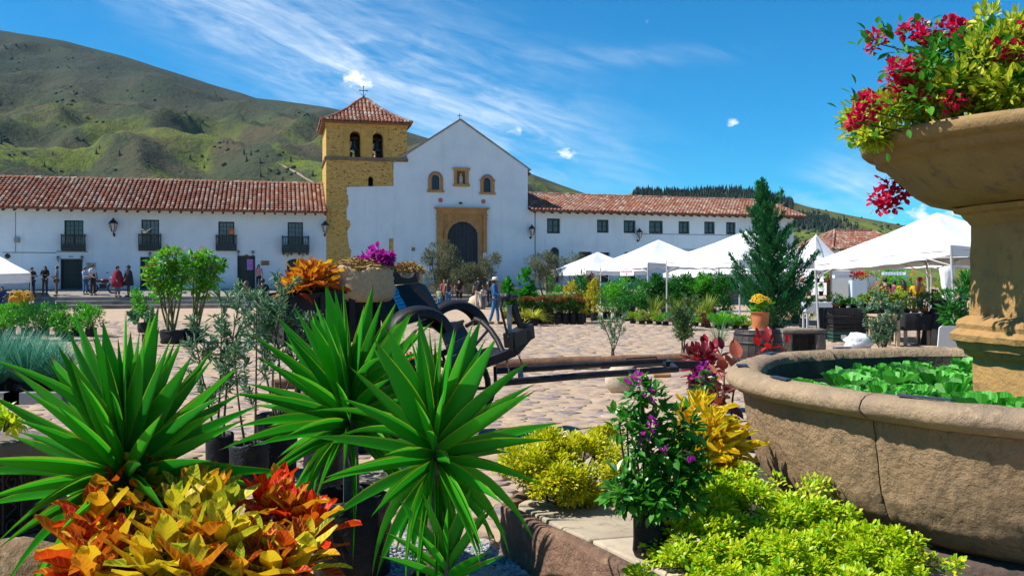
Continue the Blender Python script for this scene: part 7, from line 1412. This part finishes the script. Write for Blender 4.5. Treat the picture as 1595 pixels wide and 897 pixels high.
# shelf stall behind the conifer, white wall board, easel sign, planter
o = empty('plant_shelf', XD(1262, 40), .1, 'brown wooden shelf of plants behind the nearest tent leg', 'shelf'); BRW = mat('brown_shelf_wood', (.28, .13, .05), (.22, .10, .04), 5, .8)
for z in (.35, .95, 1.5): k = MB(); k.b2(-.7, .9, 0, .35, z, z+.04); k.build('shelf_board', BRW, o)
for x in (-.72, .86): k = MB(); k.b2(x, x+.06, .0, .35, 0, 1.95); k.build('upright', BRW, o)
for i, (x, z, m) in enumerate(((-.5, .39, LM_G), (-.1, .39, LM_D), (.3, .39, LM_L), (.65, .39, LM_G), (-.45, .99, LM_L), (0, .99, LM_R), (.5, .99, LM_G), (-.3, 1.54, LM_R), (.35, 1.54, LM_R), (.7, 1.54, LM_G))):
    g = empty('shelf_plant', XD(1262, 40)+Vector((x, .15, z)), 0, 'small potted plant on the %s board of the brown shelf, %s' % (('lowest', 'middle', 'top')[0 if z < .5 else 1 if z < 1.2 else 2], ('at the left end', 'second from the left', 'third from the left', 'at the right end', 'at the left', 'wine leaved in the centre', 'at the right', 'wine leaved at the left', 'wine leaved in the centre', 'at the right')[i]), 'potted plant', 'plants on the brown shelf'); k = MB(); k.lathe([(0, 0), (.08, 0), (.11, .16), (.09, .16), (0, .14)], 12); k.build('pot', bpy.data.materials['terracotta'] if i % 2 else BAG, g); lmesh('foliage', crown(120, (0, 0, .28), (.16, .16, .14), .08, .5, 7, .4), m, g)
k = MB(); k.box((0, 0, 1.15), (1.35, .05, 1.1)); [k.box((sx*.6, .0, .3), (.06, .049, .6)) for sx in (-1, 1)]; tag(k.build('display_board', mat('white_board_panel', (.72, .72, .70), None, rough=.6), None, XD(1312, 42)), 'large white board standing behind the stall tables', 'board')
o = empty('sandwich_board', XD(1347, 36), .2, 'leaning white and black A frame sign under the tents', 'sign stand'); k = MB(); k.beam((-.3, 0, .2), (-.08, 0, 1.55), .12, .03); k.build('white_panel', bpy.data.materials['white_board_panel'], o); k = MB(); k.beam((.3, .3, .0), (.05, .05, 1.5), .1, .03); k.build('dark_panel', IRON, o)
g = empty('flower_planter', XD(1336, 35.5), 0, 'tall white square planter topped by dark red flowers', 'planter'); k = MB(); k.b2(-.27, .27, -.2, .2, 0, 1.62); k.build('planter_box', mat('pale_blue_box', (.48, .56, .62), None, rough=.6), g); lmesh('blossom', crown(140, (0, 0, 1.78), (.32, .25, .13), .08, .7, 8, .4, TB), FLW['red'], g); lmesh('foliage', crown(90, (0, 0, 1.70), (.3, .22, .1), .09, .5, 8, .4), LM_R, g)
for i, (x, d, t, w, m, l) in enumerate(((1362, 50, 416, 2.0, LM_L, 'left'), (1405, 50, 416, 2.2, LM_G, 'second'), (1450, 51, 416, 2.2, LM_L, 'third'), (1492, 48, 412, 2.2, LM_L, 'right'), (1385, 49, 418, 1.8, LM_G, 'middle left'))): potplant(x, d, t, w, 'leafy screen plant behind the shoppers, %s one' % l, m, 900, .14, .5, 'shrub', 'leafy plants at the back of the market', (.2, .3), name='screen_plant', flowers=('orange', 8) if i in (0, 2) else None)
for x, d, l, c in ((1365, 37, 'orange and yellow flowering plants at the left of the shoppers', 'orange'), (1390, 36, 'pale yellow flowering plants before the shoppers', 'yellow')): potplant(x, d, 446, 1.0, l, LM_G, 300, .08, .5, 'flowering plant', None, (.14, .5), name='flowering_plant', flowers=(c, 22))
for x, d, l in ((1240, 36, 'left'), (1252, 33, 'front')): potplant(x, d, 452, .9, 'green shrub between the conifer and the nearest tent leg, %s one' % l, LM_D, 500, .1, .5, 'shrub', None, (.16, .3))
k = MB(); k.box((0, 0, .78), (1.0, .5, .30)); [k.box((sx*.44, sy*.2, .31), (.05, .05, .62)) for sx in (-1, 1) for sy in (-1, 1)]; tag(k.build('plant_trough', mat('pale_trough', (.52, .56, .60), None, rough=.6), None, XD(1276, 30.5)), 'pale grey trough on legs behind the nearest tent leg', 'trough')
k = MB(); k.box((0, 0, .5), (2.4, .7, .06)); [k.box((sx*1.1, sy*.3, .235), (.06, .06, .47)) for sx in (-1, 1) for sy in (-1, 1)]; tag(k.build('display_table', mat('grey_table', (.40, .42, .44), None, rough=.6), None, XD(1455, 33)), 'low grey display table behind the stall plants at right', 'table')
# ================================================================== olive trees before the church
OLT = leafmat('old_olive_leaf', [(0, (.07, .09, .04)), (.4, (.11, .13, .06)), (.75, (.16, .18, .09)), (1, (.26, .28, .17))], .3, .5, .4, big=.35)
def olive(x, d, items, label, th=.07, z0=.0):
    p = XD(x, d, z0); o = empty('olive_tree', p, 0, label, 'olive tree', 'olive trees before the church'); b = MB(); parts = []
    for (cx, cy, rx, rz, n) in items:
        c = P(cx, cy, d)-p; k = rx/FPX*d; kz = rz/FPX*d; parts.append(crown(int(n*2.2), c, (k, k*.9, kz), .15, .32, 18, .42, TD, up=.2)); limb(b, (0, 0, 0), (c.x*.8, c.y, c.z-kz*.2), th, .02, .06, 5, 7)
        for _ in range(4): q = sph(1)[0]; limb(b, (c.x*.7, c.y, c.z-kz*.4), (c.x+q[0]*k*.8, c.y+q[1]*k*.8, c.z+abs(q[2])*kz*.7), .025, .008, .06, 3, 5)
    lmesh('crown', parts, OLT, o); b.build('trunk', BARK, o); return o
olive(690, 57, [(692, 400, 22, 20, 900), (668, 402, 10, 12, 260), (700, 425, 20, 18, 650), (675, 432, 14, 10, 200), (690, 445, 20, 14, 400)], 'tallest olive tree in front of the church door', .1)
olive(740, 56, [(728, 428, 22, 18, 700), (750, 418, 16, 16, 420), (735, 445, 22, 14, 420), (768, 410, 13, 14, 300), (760, 432, 14, 16, 250)], 'rounded pale olive tree right of the church door', .08)
olive(852, 60, [(848, 413, 24, 17, 800), (855, 435, 24, 18, 600), (836, 424, 14, 16, 250)], 'olive tree before the right wing beside the bust', .09); olive(893, 63, [(892, 408, 17, 11, 300), (882, 420, 12, 12, 180), (903, 403, 8, 8, 90)], 'sparser olive tree at the left tent', .06)
# ================================================================== left side planting
GRB = leafmat('blue_grass_blade', [(0, (.02, .15, .09)), (.5, (.04, .23, .14)), (1, (.10, .33, .20))], .3, .45, .3)
for i, (x, d, t) in enumerate(((-40, 14.2, 520), (-12, 13.6, 512), (15, 14.3, 508), (42, 13.7, 515), (68, 14.2, 520), (92, 13.8, 528), (25, 15.2, 505), (60, 15.2, 512), (-15, 15.2, 508))):
    blades(x, d, t, .85, 'blue green fine leaved grass clump, %s' % ('at the very left edge', 'second from the left edge in front', 'third from the left in front', 'fourth from the left in front', 'fifth from the left in front', 'at the right end in front', 'back row middle', 'back row right', 'back row left')[i], GRB, 330, .010, bag=(.17, .2), group='blue green grass clumps at left', droop=.22, upright=.95)
for i, (x, d) in enumerate(((-37, 13.0), (82, 13.0))): k = MB(); k.b2(-.62, .62, -.08, .08, 0, .16); tag(k.build('kerb_block', mat('grey_kerb', (.20, .20, .21), None, rough=.9) if i == 0 else bpy.data.materials['grey_kerb'], None, XD(x, d)), ('grey block edging the grass clumps at the left edge', 'grey block edging the right grass clumps')[i], 'edging')
for i, (x, d, t, w, m) in enumerate(((-15, 28, 474, 1.3, LM_G), (15, 28.5, 471, 1.2, LM_G), (42, 28, 469, 1.2, LM_D), (68, 28.5, 470, 1.2, LM_G), (95, 28, 470, 1.2, LM_D), (120, 28.3, 473, 1.1, LM_G), (142, 27.8, 477, .9, LM_G), (5, 26, 482, 1.0, LM_G), (55, 26, 483, 1.1, LM_D), (105, 26, 485, 1.0, LM_G))):
    potplant(x, d, t, w, 'dense green shrub of the left hedge, %s' % ('at the left edge', 'second in the back row', 'third in the back row', 'fourth in the back row', 'fifth in the back row', 'sixth in the back row', 'at the right end', 'first of the front row', 'second of the front row', 'third of the front row')[i], m, 850, .10, .4, 'shrub', 'shrubs of the left hedge', (.16, .25), name='hedge_shrub', flowers=('white', 4) if i in (3, 5) else None, clumps=16)
# leafy multi trunk trees in bags
LFT = leafmat('broad_young_leaf', [(0, (.04, .26, .010)), (.5, (.10, .38, .014)), (.85, (.20, .46, .02)), (1, (.40, .22, .03))], .42, .4, .4, big=.3)
def ytree(x, d, items, label, bag=(.3, .34), nt=3, flow=()):
    p = XD(x, d); o = empty('young_tree', p, 0, label, 'tree', 'leafy young trees in black bags'); b = MB(); parts = []
    for cx, cy, rx, rz, n in items: c = P(cx, cy, d)-p; k, kz = rx/FPX*d, rz/FPX*d; parts.append(crown(int(n*.66), c, (k*1.08, k*1.08, kz), .17, .42, 11, .36, TB, up=-.15)); limb(b, (random.uniform(-.12, .12), random.uniform(-.1, .1), bag[1]*.8), (c.x, c.y, c.z), .032, .015, .04, 5, 7)
    lmesh('crown', parts, LFT, o); b.build('trunk', mat('green_bark', (.10, .14, .04), (.13, .11, .05), 6, .85) if 'green_bark' not in bpy.data.materials else bpy.data.materials['green_bark'], o); grow_bag(o, *bag, seed=int(x) % 9)
    if flow: lmesh('flower_head', [crown(60, P(fx, fy, d)-p, (.12, .12, .09), .05, .6, 5, .5) for fx, fy in flow], gm('russet_flower', (.40, .20, .06), (.50, .28, .08)), o)['kind'] = 'stuff'
ytree(268, 25, [(250, 413, 15, 14, 260), (272, 400, 17, 10, 260), (285, 420, 15, 12, 240), (245, 436, 13, 12, 200), (266, 428, 16, 16, 280), (278, 450, 16, 11, 220), (236, 424, 9, 8, 100), (255, 458, 10, 7, 90)], 'leafy young tree with russet flower heads, left of the pair', flow=((238, 412), (272, 392), (278, 389), (232, 420)))
ytree(300, 25.5, [(303, 404, 14, 8, 200), (326, 401, 13, 7, 160), (338, 412, 8, 8, 90), (302, 424, 15, 13, 240), (322, 418, 13, 9, 160), (328, 436, 10, 9, 120), (306, 446, 12, 8, 140), (318, 455, 9, 7, 80)], 'leafy young tree with wide crown, right of the pair', flow=((313, 391),))
potplant(225, 30, 440, 1.0, 'low bright green bush left of the young trees', LM_G, 520, .13, .5, 'shrub', None, (.2, .3), trunk=.2, T=TB)
sapling(XD(232, 24), [(205, 492, 24, .5), (236, 488, 24, .5)], 'small thin leaved sapling in a bag left of the young trees', (.16, .3), .16, 9, LM_B, .6, None, .014, seed=4, twigs=4, splay=.25)
k = MB(); [k.b2(-.32, .32, y-.02, y+.02, z, z+.13) for y in (-.18, .18) for z in (.06, .22)]; [k.b2(x-.02, x+.02, -.159, .159, .02, .36) for x in (-.31, .31)]; k.b2(-.29, .29, -.158, .158, .02, .05)
tag(k.build('plastic_crate', mat('navy_plastic', (.015, .03, .09), None, rough=.5), None, XD(146, 12.2)), 'small navy crate on the cobbles behind the left yucca', 'crate')
# yellow rope heap
k = MB(); ry_ = random.Random(4); YEL = mat('yellow_rope', (.62, .36, .02), (.5, .28, .015), 9, .7)
for i in range(26):
    c = Vector((ry_.uniform(-.38, .38), ry_.uniform(-.2, .2), .45+ry_.uniform(-.12, .25))); R = ry_.uniform(.22, .42); ax = ry_.uniform(-.6, .6); pts = [c+Vector((cos(t*2*pi/14)*R*.6, sin(t*2*pi/14)*.1*ax, sin(t*2*pi/14)*R)) for t in range(15)]; k.tube(pts, .028, 6, cap=False)
tag(k.build('rope_heap', YEL, None, XD(34, 50)), 'heap of yellow looped rope beside the left tent leg', 'rope')
# ================================================================== people
def skin(name, V, E, R, mats, parent, root=0, sub=1):
    me = bpy.data.meshes.new('tmp'); me.from_pydata([tuple(v) for v in V], E, []); o = bpy.data.objects.new('tmp', me); COL.objects.link(o)
    md = o.modifiers.new('s', 'SKIN'); md.use_smooth_shade = True
    for i, d in enumerate(me.skin_vertices[0].data): r = R[i]; d.radius = r if isinstance(r, tuple) else (r, r); d.use_root = i == root
    if sub: ss_ = o.modifiers.new('d', 'SUBSURF'); ss_.levels = sub; ss_.render_levels = sub
    dg = bpy.context.evaluated_depsgraph_get(); dg.update(); nm = bpy.data.meshes.new_from_object(o.evaluated_get(dg)); nm.name = name; nm.materials.clear(); nm.materials.append(mats); nm.polygons.foreach_set('use_smooth', [True]*len(nm.polygons))
    bpy.data.objects.remove(o); bpy.data.meshes.remove(me); return link(name, nm, parent)
CM = {}
def cloth(c, n='cloth'):
    if c not in CM: CM[c] = mat(n+'_fabric', c, tuple(q*.8 for q in c), 4, .9, 12, .3, .02)
    return CM[c]
SKN = [mat('skin_tan', (.36, .19, .11), None, rough=.6), mat('skin_brown', (.25, .13, .075), None, rough=.6)]; HAIRB = mat('dark_hair', (.015, .011, .009), None, rough=.5); HAIRN = mat('brown_hair', (.12, .06, .03), None, rough=.5)
def person(p, h, yaw, label, top, bot, hair='short', arms=((.0, 0), (.0, 0)), legs=(0, 0), sleeves='short', sk=0, hat=None, hcol=None, poncho=None, skirt=None, shorts=False, shoe=(.03, .028, .025), lean=0, extra=None, sit=False, vest=None, group='people in the square', bag=None, w=1.0):
    """yaw: direction faced, degrees, 0 towards the camera, 90 to the right of the picture. arms: (forward swing, elbow bend) per arm, left arm first"""
    o = empty('person', p, radians(yaw), label, 'person', group); s = h/1.72
    J = {}; ly = -lean
    J['pel'] = Vector((0, 0, .93)); J['bel'] = Vector((0, .01+ly*.3, 1.08)); J['che'] = Vector((0, .015+ly*.7, 1.30)); J['nec'] = Vector((0, .02+ly, 1.47)); J['hd'] = Vector((0, ly*1.15, 1.565)); J['top'] = Vector((0, .005+ly*1.2, 1.66)); J['nose'] = Vector((0, -.095+ly*1.15, 1.565))
    for i, sd in enumerate((1, -1)):
        sw, el = arms[i]; sh = Vector((sd*.165*w, .015+ly*.85, 1.405)); ua = Vector((sd*.06, -sin(sw)*.28, -cos(sw)*.28)); J['sh%d' % i] = sh; J['el%d' % i] = sh+ua; fa = Vector((sd*.01-(sd*.10*sin(el) if el > .3 else 0), -sin(sw+el)*.25, -cos(sw+el)*.25)); J['wr%d' % i] = J['el%d' % i]+fa; hd = fa.normalized(); J['ha%d' % i] = J['wr%d' % i]+hd*.07
        for f in range(4): J['f%d%d' % (i, f)] = J['ha%d' % i]+hd*(.075+.012*(1-abs(f-1.4)))+Vector((0, -.024+.016*f, 0))+Vector((-sd*.02, 0, 0))
        J['t%d' % i] = J['wr%d' % i]+hd*.06+Vector((-sd*.025, -.04, 0))
        lg = legs[i]; J['hi%d' % i] = Vector((sd*.085*w, 0, .88))
        if sit: J['kn%d' % i] = Vector((sd*.11, -.40, .90)); J['an%d' % i] = Vector((sd*.11, -.42, .48)); J['to%d' % i] = Vector((sd*.115, -.56, .43))
        else: J['kn%d' % i] = J['hi%d' % i]+Vector((sd*.012, -sin(lg)*.42-.01, -cos(lg)*.41)); bk = lg if lg > 0 else lg*1.6; J['an%d' % i] = J['kn%d' % i]+Vector((sd*.005, -sin(bk-.06)*.40, -cos(bk)*.395)); J['to%d' % i] = J['an%d' % i]+Vector((sd*.025, -.145, -.045))
    RAD = dict(pel=(.135*w, .10), bel=(.125*w, .095), che=(.145*w, .10), nec=.05, hd=(.078, .09), top=.06, nose=.012)
    for i in (0, 1): RAD.update({'sh%d' % i: .055, 'el%d' % i: .04, 'wr%d' % i: .028, 'ha%d' % i: (.034, .02), 't%d' % i: .010, 'hi%d' % i: .082, 'kn%d' % i: .056, 'an%d' % i: .04, 'to%d' % i: .036}); RAD.update({'f%d%d' % (i, f): .008 for f in range(4)})
    B = [('pel', 'bel'), ('bel', 'che'), ('che', 'nec'), ('nec', 'hd'), ('hd', 'top'), ('hd', 'nose')]
    for i in (0, 1): B += [('che', 'sh%d' % i), ('sh%d' % i, 'el%d' % i), ('el%d' % i, 'wr%d' % i), ('wr%d' % i, 'ha%d' % i), ('wr%d' % i, 't%d' % i), ('pel', 'hi%d' % i), ('hi%d' % i, 'kn%d' % i), ('kn%d' % i, 'an%d' % i), ('an%d' % i, 'to%d' % i)]+[('ha%d' % i, 'f%d%d' % (i, f)) for f in range(4)]
    def sk_(name, bones, m, grow=0, over={}, sub=1):
        nm = []; [nm.append(q) for b_ in bones for q in b_ if q not in nm]; rr = []
        for q in nm: r = over.get(q, RAD.get(q, .05)); rr.append(tuple((a+grow)*s for a in r) if isinstance(r, tuple) else (r+grow)*s)
        return skin(name, [J[q]*s for q in nm], [(nm.index(a), nm.index(b_)) for a, b_ in bones], rr, m, o, nm.index('pel') if 'pel' in nm else 0, sub)
    sk_('body', B, SKN[sk])
    for i in (0, 1): J['ms%d' % i] = J['sh%d' % i].lerp(J['el%d' % i], .62); J['mk%d' % i] = J['hi%d' % i].lerp(J['kn%d' % i], .92); J['ml%d' % i] = J['kn%d' % i].lerp(J['an%d' % i], .93); J['mw%d' % i] = J['el%d' % i].lerp(J['wr%d' % i], .93); RAD.update({'ms%d' % i: .05, 'mk%d' % i: .07, 'ml%d' % i: .05, 'mw%d' % i: .036})
    J['lowb'] = J['pel']+Vector((0, 0, -.04)); RAD['lowb'] = (.142*w, .108); J['nk2'] = J['che'].lerp(J['nec'], .72); RAD['nk2'] = .07
    sb = [('lowb', 'bel'), ('bel', 'che'), ('che', 'nk2')]
    if sleeves: 
        for i in (0, 1): sb += [('che', 'sh%d' % i)]+([('sh%d' % i, 'ms%d' % i)] if sleeves == 'short' else [('sh%d' % i, 'el%d' % i), ('el%d' % i, 'mw%d' % i)])
    sk_('shirt', sb, cloth(top), .016)
    if vest: sk_('vest', [('lowb', 'bel'), ('bel', 'che')], cloth(vest), .026)
    if poncho:
        k = MB(); k.lathe([(.07, 1.50), (.14, 1.46), (.24, 1.36), (.30, 1.1), (.34, .85), (.35, poncho), (.31, poncho)], 22, fr=lambda a, z: 1+.07*sin(a*5)*(1.5-z)); k.v = [(x*s, (y*.75+ly*.7)*s, z*s) for x, y, z in k.v]; k.build('poncho', cloth(top), o)
    if skirt:
        k = MB(); k.lathe([(.13, 1.02), (.17, .9), (.22, .6), (.24, skirt), (.2, skirt)], 20, fr=lambda a, z: 1+.06*sin(a*6)*(1.1-z)); k.v = [(x*s, y*.85*s, z*s) for x, y, z in k.v]; k.build('skirt', cloth(bot), o)
    else:
        tb = []; 
        for i in (0, 1): tb += [('pel', 'hi%d' % i)]+([('hi%d' % i, 'mk%d' % i)] if shorts else [('hi%d' % i, 'kn%d' % i), ('kn%d' % i, 'ml%d' % i)])
        sk_('trousers', tb, cloth(bot), .014)
    for i in (0, 1):
        k = MB(); a = J['an%d' % i]; t = J['to%d' % i]; k.ball(((a+t)/2*s)+Vector((0, 0, -.012*s)), (.048*s, .125*s, .05*s), 10); k.build('shoe', cloth(shoe, 'shoe'), o)
    hm = hcol or HAIRB; k = MB(); hd = (J['hd']+Vector((0, .018, .035)))*s; k.ball(hd, (.092*s, .105*s, .098*s), 12, nz=.06, seed=3)
    k.v = [(x, y, z) if not (y < hd.y-.05*s and z < hd.z+.03*s) else (x, hd.y-.045*s, z) for x, y, z in k.v]
    if hair == 'long': k.tube([hd+Vector((0, .05*s, 0)), hd+Vector((0, .095*s, -.12*s)), hd+Vector((0, .12*s, -.32*s)), hd+Vector((0, .11*s, -.45*s))], [.08*s, .10*s, .09*s, .03*s], 10)
    if hair == 'bun': k.ball(hd+Vector((0, .10*s, .06*s)), .05*s, 8)
    k.build('hair', hm, o)
    if hat:
        k = MB(); c = (J['hd']+Vector((0, .0, .06)))*s
        if hat[0] == 'straw': k.lathe([(.17*s, .015*s), (.175*s, .0), (.11*s, -.01*s), (.108*s, .03*s), (.10*s, .10*s), (.06*s, .118*s), (0, .10*s)], 22, c)
        else: k.lathe([(.10*s, -.02*s), (.105*s, .02*s), (.09*s, .075*s), (.04*s, .10*s), (0, .105*s)], 14, c); k.box(c+Vector((0, -.14*s, .0)), (.13*s, .12*s, .012*s))
        hh = k.build('hat', cloth(hat[1], 'hat'), o)
        if hat[0] == 'straw': k = MB(); k.lathe([(.111*s, -.002*s), (.1115*s, .028*s)], 22, c); k.build('hat_band', cloth((.03, .03, .03), 'band'), hh)
    if bag: k = MB(); k.ball((J['che']+Vector((0, .16, -.06)))*s, (.13*s, .085*s, .19*s), 12, nz=.08); k.build('backpack', cloth(bag, 'backpack'), o); 
    return o
def TP(x, y): # a point on the sloping terrace for a foot at picture row y
    for i in range(400):
        yy = -5.8+i*.016; u = FR.u(x); 
        for _ in range(3): w_ = FR.w(u, yy); u += ((x-797.5)/FPX*w_.y-w_.x)/ (FR.e.x)
        z = .22 if yy < -5.2 else .44 if yy < -4.6 else terr_z(yy); w_ = FR.w(u, yy, z); py = HZ+(EYE-z)/w_.y*FPX
        if py <= y: return w_
    return w_
person(TP(50, 462), 1.66, 60, 'person in a dark top with crossed arms at the left tent leg', (.02, .025, .04), (.03, .05, .12), arms=((.3, 1.5), (.2, 1.6)), sleeves='short')
person(TP(70, 459), 1.66, 10, 'woman with long dark hair in a black coat left of the double door', (.012, .012, .014), (.05, .05, .06), 'long', ((.3, 1.3), (.3, 1.3)), sleeves='long')
person(TP(88, 461), 1.72, -60, 'man in a grey jacket standing beside the double door', (.11, .12, .16), (.12, .09, .08), 'short', ((.2, .8), (.3, 1.0)), sleeves='long')
person(TP(133, 459), 1.60, 70, 'woman in a light blue shirt and jeans right of the double door', (.28, .46, .72), (.06, .14, .30), 'short', ((.4, 1.2), (.4, 1.1)), sleeves='short', w=1.15)
person(TP(144.5, 460), 1.80, 60, 'tall bearded man in a white shirt and dark vest beside the stone plaque', (.55, .60, .68), (.03, .025, .03), 'bun', ((.1, .5), (.2, .8)), sleeves='short', vest=(.015, .015, .02))
person(TP(183, 465), 1.74, 60, 'person in a dark red poncho and black cap talking', (.22, .012, .03), (.13, .14, .20), 'short', ((.3, .3), (.3, .3)), sleeves='long', hat=('cap', (.02, .02, .02)), poncho=.55)
person(TP(200, 462), 1.78, -60, 'person in a black poncho and cap facing the red poncho', (.014, .016, .026), (.06, .04, .04), 'short', ((.3, .3), (.3, .3)), sleeves='long', hat=('cap', (.03, .03, .035)), poncho=.6)
person(XD(3, 49, -.30), 1.6, 20, 'person in dark blue sitting under the left market tent', (.02, .05, .14), (.03, .06, .15), 'short', ((.5, .9), (.5, .9)), sleeves='long', sit=True)
person(TP(403, 452), 1.62, 20, 'woman in a pink blouse and black trousers on the terrace near the poster door', (.50, .20, .26), (.015, .015, .02), 'long', ((.1, .2), (.1, .9)), sleeves='short')
person(XD(384, 36), 1.62, 160, 'woman in a black strapped top and purple skirt behind the olive saplings', (.012, .012, .014), (.10, .05, .14), 'long', ((.1, .2), (.1, .3)), sleeves=None, skirt=.35, hcol=HAIRN)
person(XD(409, 35.5), 1.72, 200, 'man in black clothes beside the woman in a purple skirt', (.014, .014, .017), (.02, .02, .026), 'short', ((.0, .2), (.3, .6)), (.15, -.2), sleeves='short')
# group in front of the church
person(XD(684, 53.5), 1.15, 170, 'small child in a pale green top at the left of the church group', (.36, .45, .26), (.06, .20, .36), 'short', ((.1, .2), (.1, .2)), hcol=HAIRN)
person(XD(692, 54.5), 1.64, 190, 'woman with light brown hair and pink top behind the woman in navy', (.30, .05, .10), (.02, .02, .03), 'long', ((.1, .2), (.1, .2)), hcol=HAIRN)
person(XD(698, 53), 1.66, 185, 'woman in a sleeveless navy top and jeans seen from behind', (.02, .03, .07), (.03, .09, .20), 'long', ((.0, .3), (.0, .5)), sleeves=None)
person(XD(715, 55.4), 1.78, 180, 'man in a black shirt and black shorts seen from behind', (.010, .010, .012), (.012, .012, .014), 'short', ((.0, .3), (.0, .3)), shorts=True, w=1.1)
person(XD(745, 52.2), 1.76, 195, 'man with a dark backpack and cream trousers walking to the church', (.02, .03, .04), (.52, .44, .38), 'short', ((.5, .2), (-.5, .2)), (.12, -.15), bag=(.015, .02, .025))
person(XD(752.5, 52.4), 1.25, 185, 'child in a white shirt beside the man with a backpack', (.60, .60, .60), (.08, .10, .16), 'short', ((.1, .2), (.1, .2)))
person(XD(763, 57), 1.72, 180, 'woman in a pale lilac top and dark hair near the church steps', (.40, .34, .44), (.05, .05, .08), 'long', ((.0, .3), (.0, .3)))
person(XD(788, 52), 1.75, 190, 'person in black behind the fig plants near the church', (.012, .012, .014), (.02, .02, .025), 'short', ((.1, .2), (.1, .2)), sleeves='long')
person(XD(771, 35.4), 1.72, 75, 'man in a straw hat, blue denim shirt and jeans walking past the plants', (.025, .12, .30), (.04, .14, .30), 'short', ((.15, .3), (.25, .9)), (.14, -.16), 'long', 1, ('straw', (.66, .62, .54)), shoe=(.10, .06, .03))
# shoppers under the tents
person(XD(1379, 39), 1.74, 150, 'person in a black shirt at the left of the shoppers under the tents', (.015, .017, .022), (.05, .05, .06), 'short', ((.3, .4), (.3, .4)))
person(XD(1393, 41), 1.62, 185, 'person in a magenta top between the shoppers', (.38, .06, .24), (.05, .05, .08), 'short', ((.1, .3), (.1, .3)))
person(XD(1406, 37), 1.66, 180, 'woman with very long black hair in a yellow top seen from behind', (.58, .33, .01), (.04, .05, .08), 'long', ((.2, .5), (.2, .5)), w=1.1)
person(XD(1428, 37.5), 1.66, 170, 'woman with brown hair in a yellow top among the shoppers', (.60, .36, .015), (.05, .05, .07), 'long', ((.3, .6), (.3, .6)), w=1.15, hcol=HAIRN)
person(XD(1433, 41), 1.74, 30, 'person in a red cap and pink shirt behind the yellow tops', (.55, .22, .28), (.05, .06, .1), 'short', ((.2, .5), (.2, .5)), hat=('cap', (.40, .02, .06)))
person(XD(1331, 38), 1.62, 30, 'person in a dark green jacket beside the tall white planter', (.012, .06, .035), (.03, .03, .04), 'long', ((.3, .8), (.3, .8)), sleeves='long')
person(XD(1500, 37), 1.66, 190, 'person in a teal shirt half hidden by the pedestal', (.03, .16, .22), (.03, .04, .06), 'short', ((.3, .8), (.3, .8)))
person(XD(950, 48), 1.62, 20, 'person with bare arms in a dark top under the left tent', (.05, .03, .04), (.04, .05, .09), 'short', ((.2, .9), (.2, .9)), sleeves=None)
# motorbike parked by the wall
MBK = empty('motorbike', TP(160, 457), FR.a, 'small dark motorbike parked on the terrace between the groups of people', 'motorbike')
for x in (-.55, .55):
    k = MB(); k.tube([(x+.27*cos(2*pi*i/20), 0, .3+.27*sin(2*pi*i/20)) for i in range(21)], .045, 8, cap=False); wl = k.build('wheel', IRON, MBK); k = MB(); k.tube([(x, -.05, .3), (x, .05, .3)], .06, 10); [k.beam((x, 0, .3), (x+.25*cos(a), 0, .3+.25*sin(a)), .01, .01) for a in np.arange(0, 6.2, .8)]; k.build('hub', STEEL, wl)
k = MB(); k.ball((.1, 0, .72), (.26, .13, .14), 12); k.build('fuel_tank', mat('dark_red_paint', (.10, .012, .012), None, rough=.3), MBK); k = MB(); k.ball((-.32, 0, .72), (.33, .11, .07), 12); k.build('saddle', BAG, MBK); k = MB(); k.box((.02, 0, .42), (.36, .2, .28)); k.tube([(-.1, .1, .3), (-.7, .12, .34)], .04, 8); k.build('engine', IRON, MBK)
k = MB(); k.tube([(.55, .07, .3), (.36, .06, .95)], .02, 6); k.tube([(.55, -.07, .3), (.36, -.06, .95)], .02, 6); k.tube([(.3, -.33, .99), (.36, 0, .96), (.3, .33, .99)], .016, 6); k.tube([(.3, -.3, .99), (.3, -.32, 1.18)], .01, 5); k.build('fork', STEEL, MBK); k = MB(); k.ball((.47, 0, .86), (.09, .1, .1), 10); k.build('headlight', LAMPG, MBK)
k = MB(); k.lathe([(0, -.03), (.09, 0), (.08, .03), (0, .04)], 10, (.3, -.32, 1.2)); k.build('mirror', IRON, MBK)
# ================================================================== thin air
HZM, N_, L_ = newmat('air'); pv = N_.new('ShaderNodeVolumePrincipled'); pv.inputs['Color'].default_value = (.62, .80, 1, 1); pv.inputs['Density'].default_value = .00006; pv.inputs['Anisotropy'].default_value = .2
ho_ = N_.new('ShaderNodeOutputMaterial'); L_.new(pv.outputs[0], ho_.inputs['Volume'])
hb = MB(); hb.b2(-4300, 4300, -4300, 4300, -3.5, 400); tag(hb.build('haze', HZM), kind='stuff')
S.cycles.volume_bounces = 0; S.cycles.volume_max_steps = 16
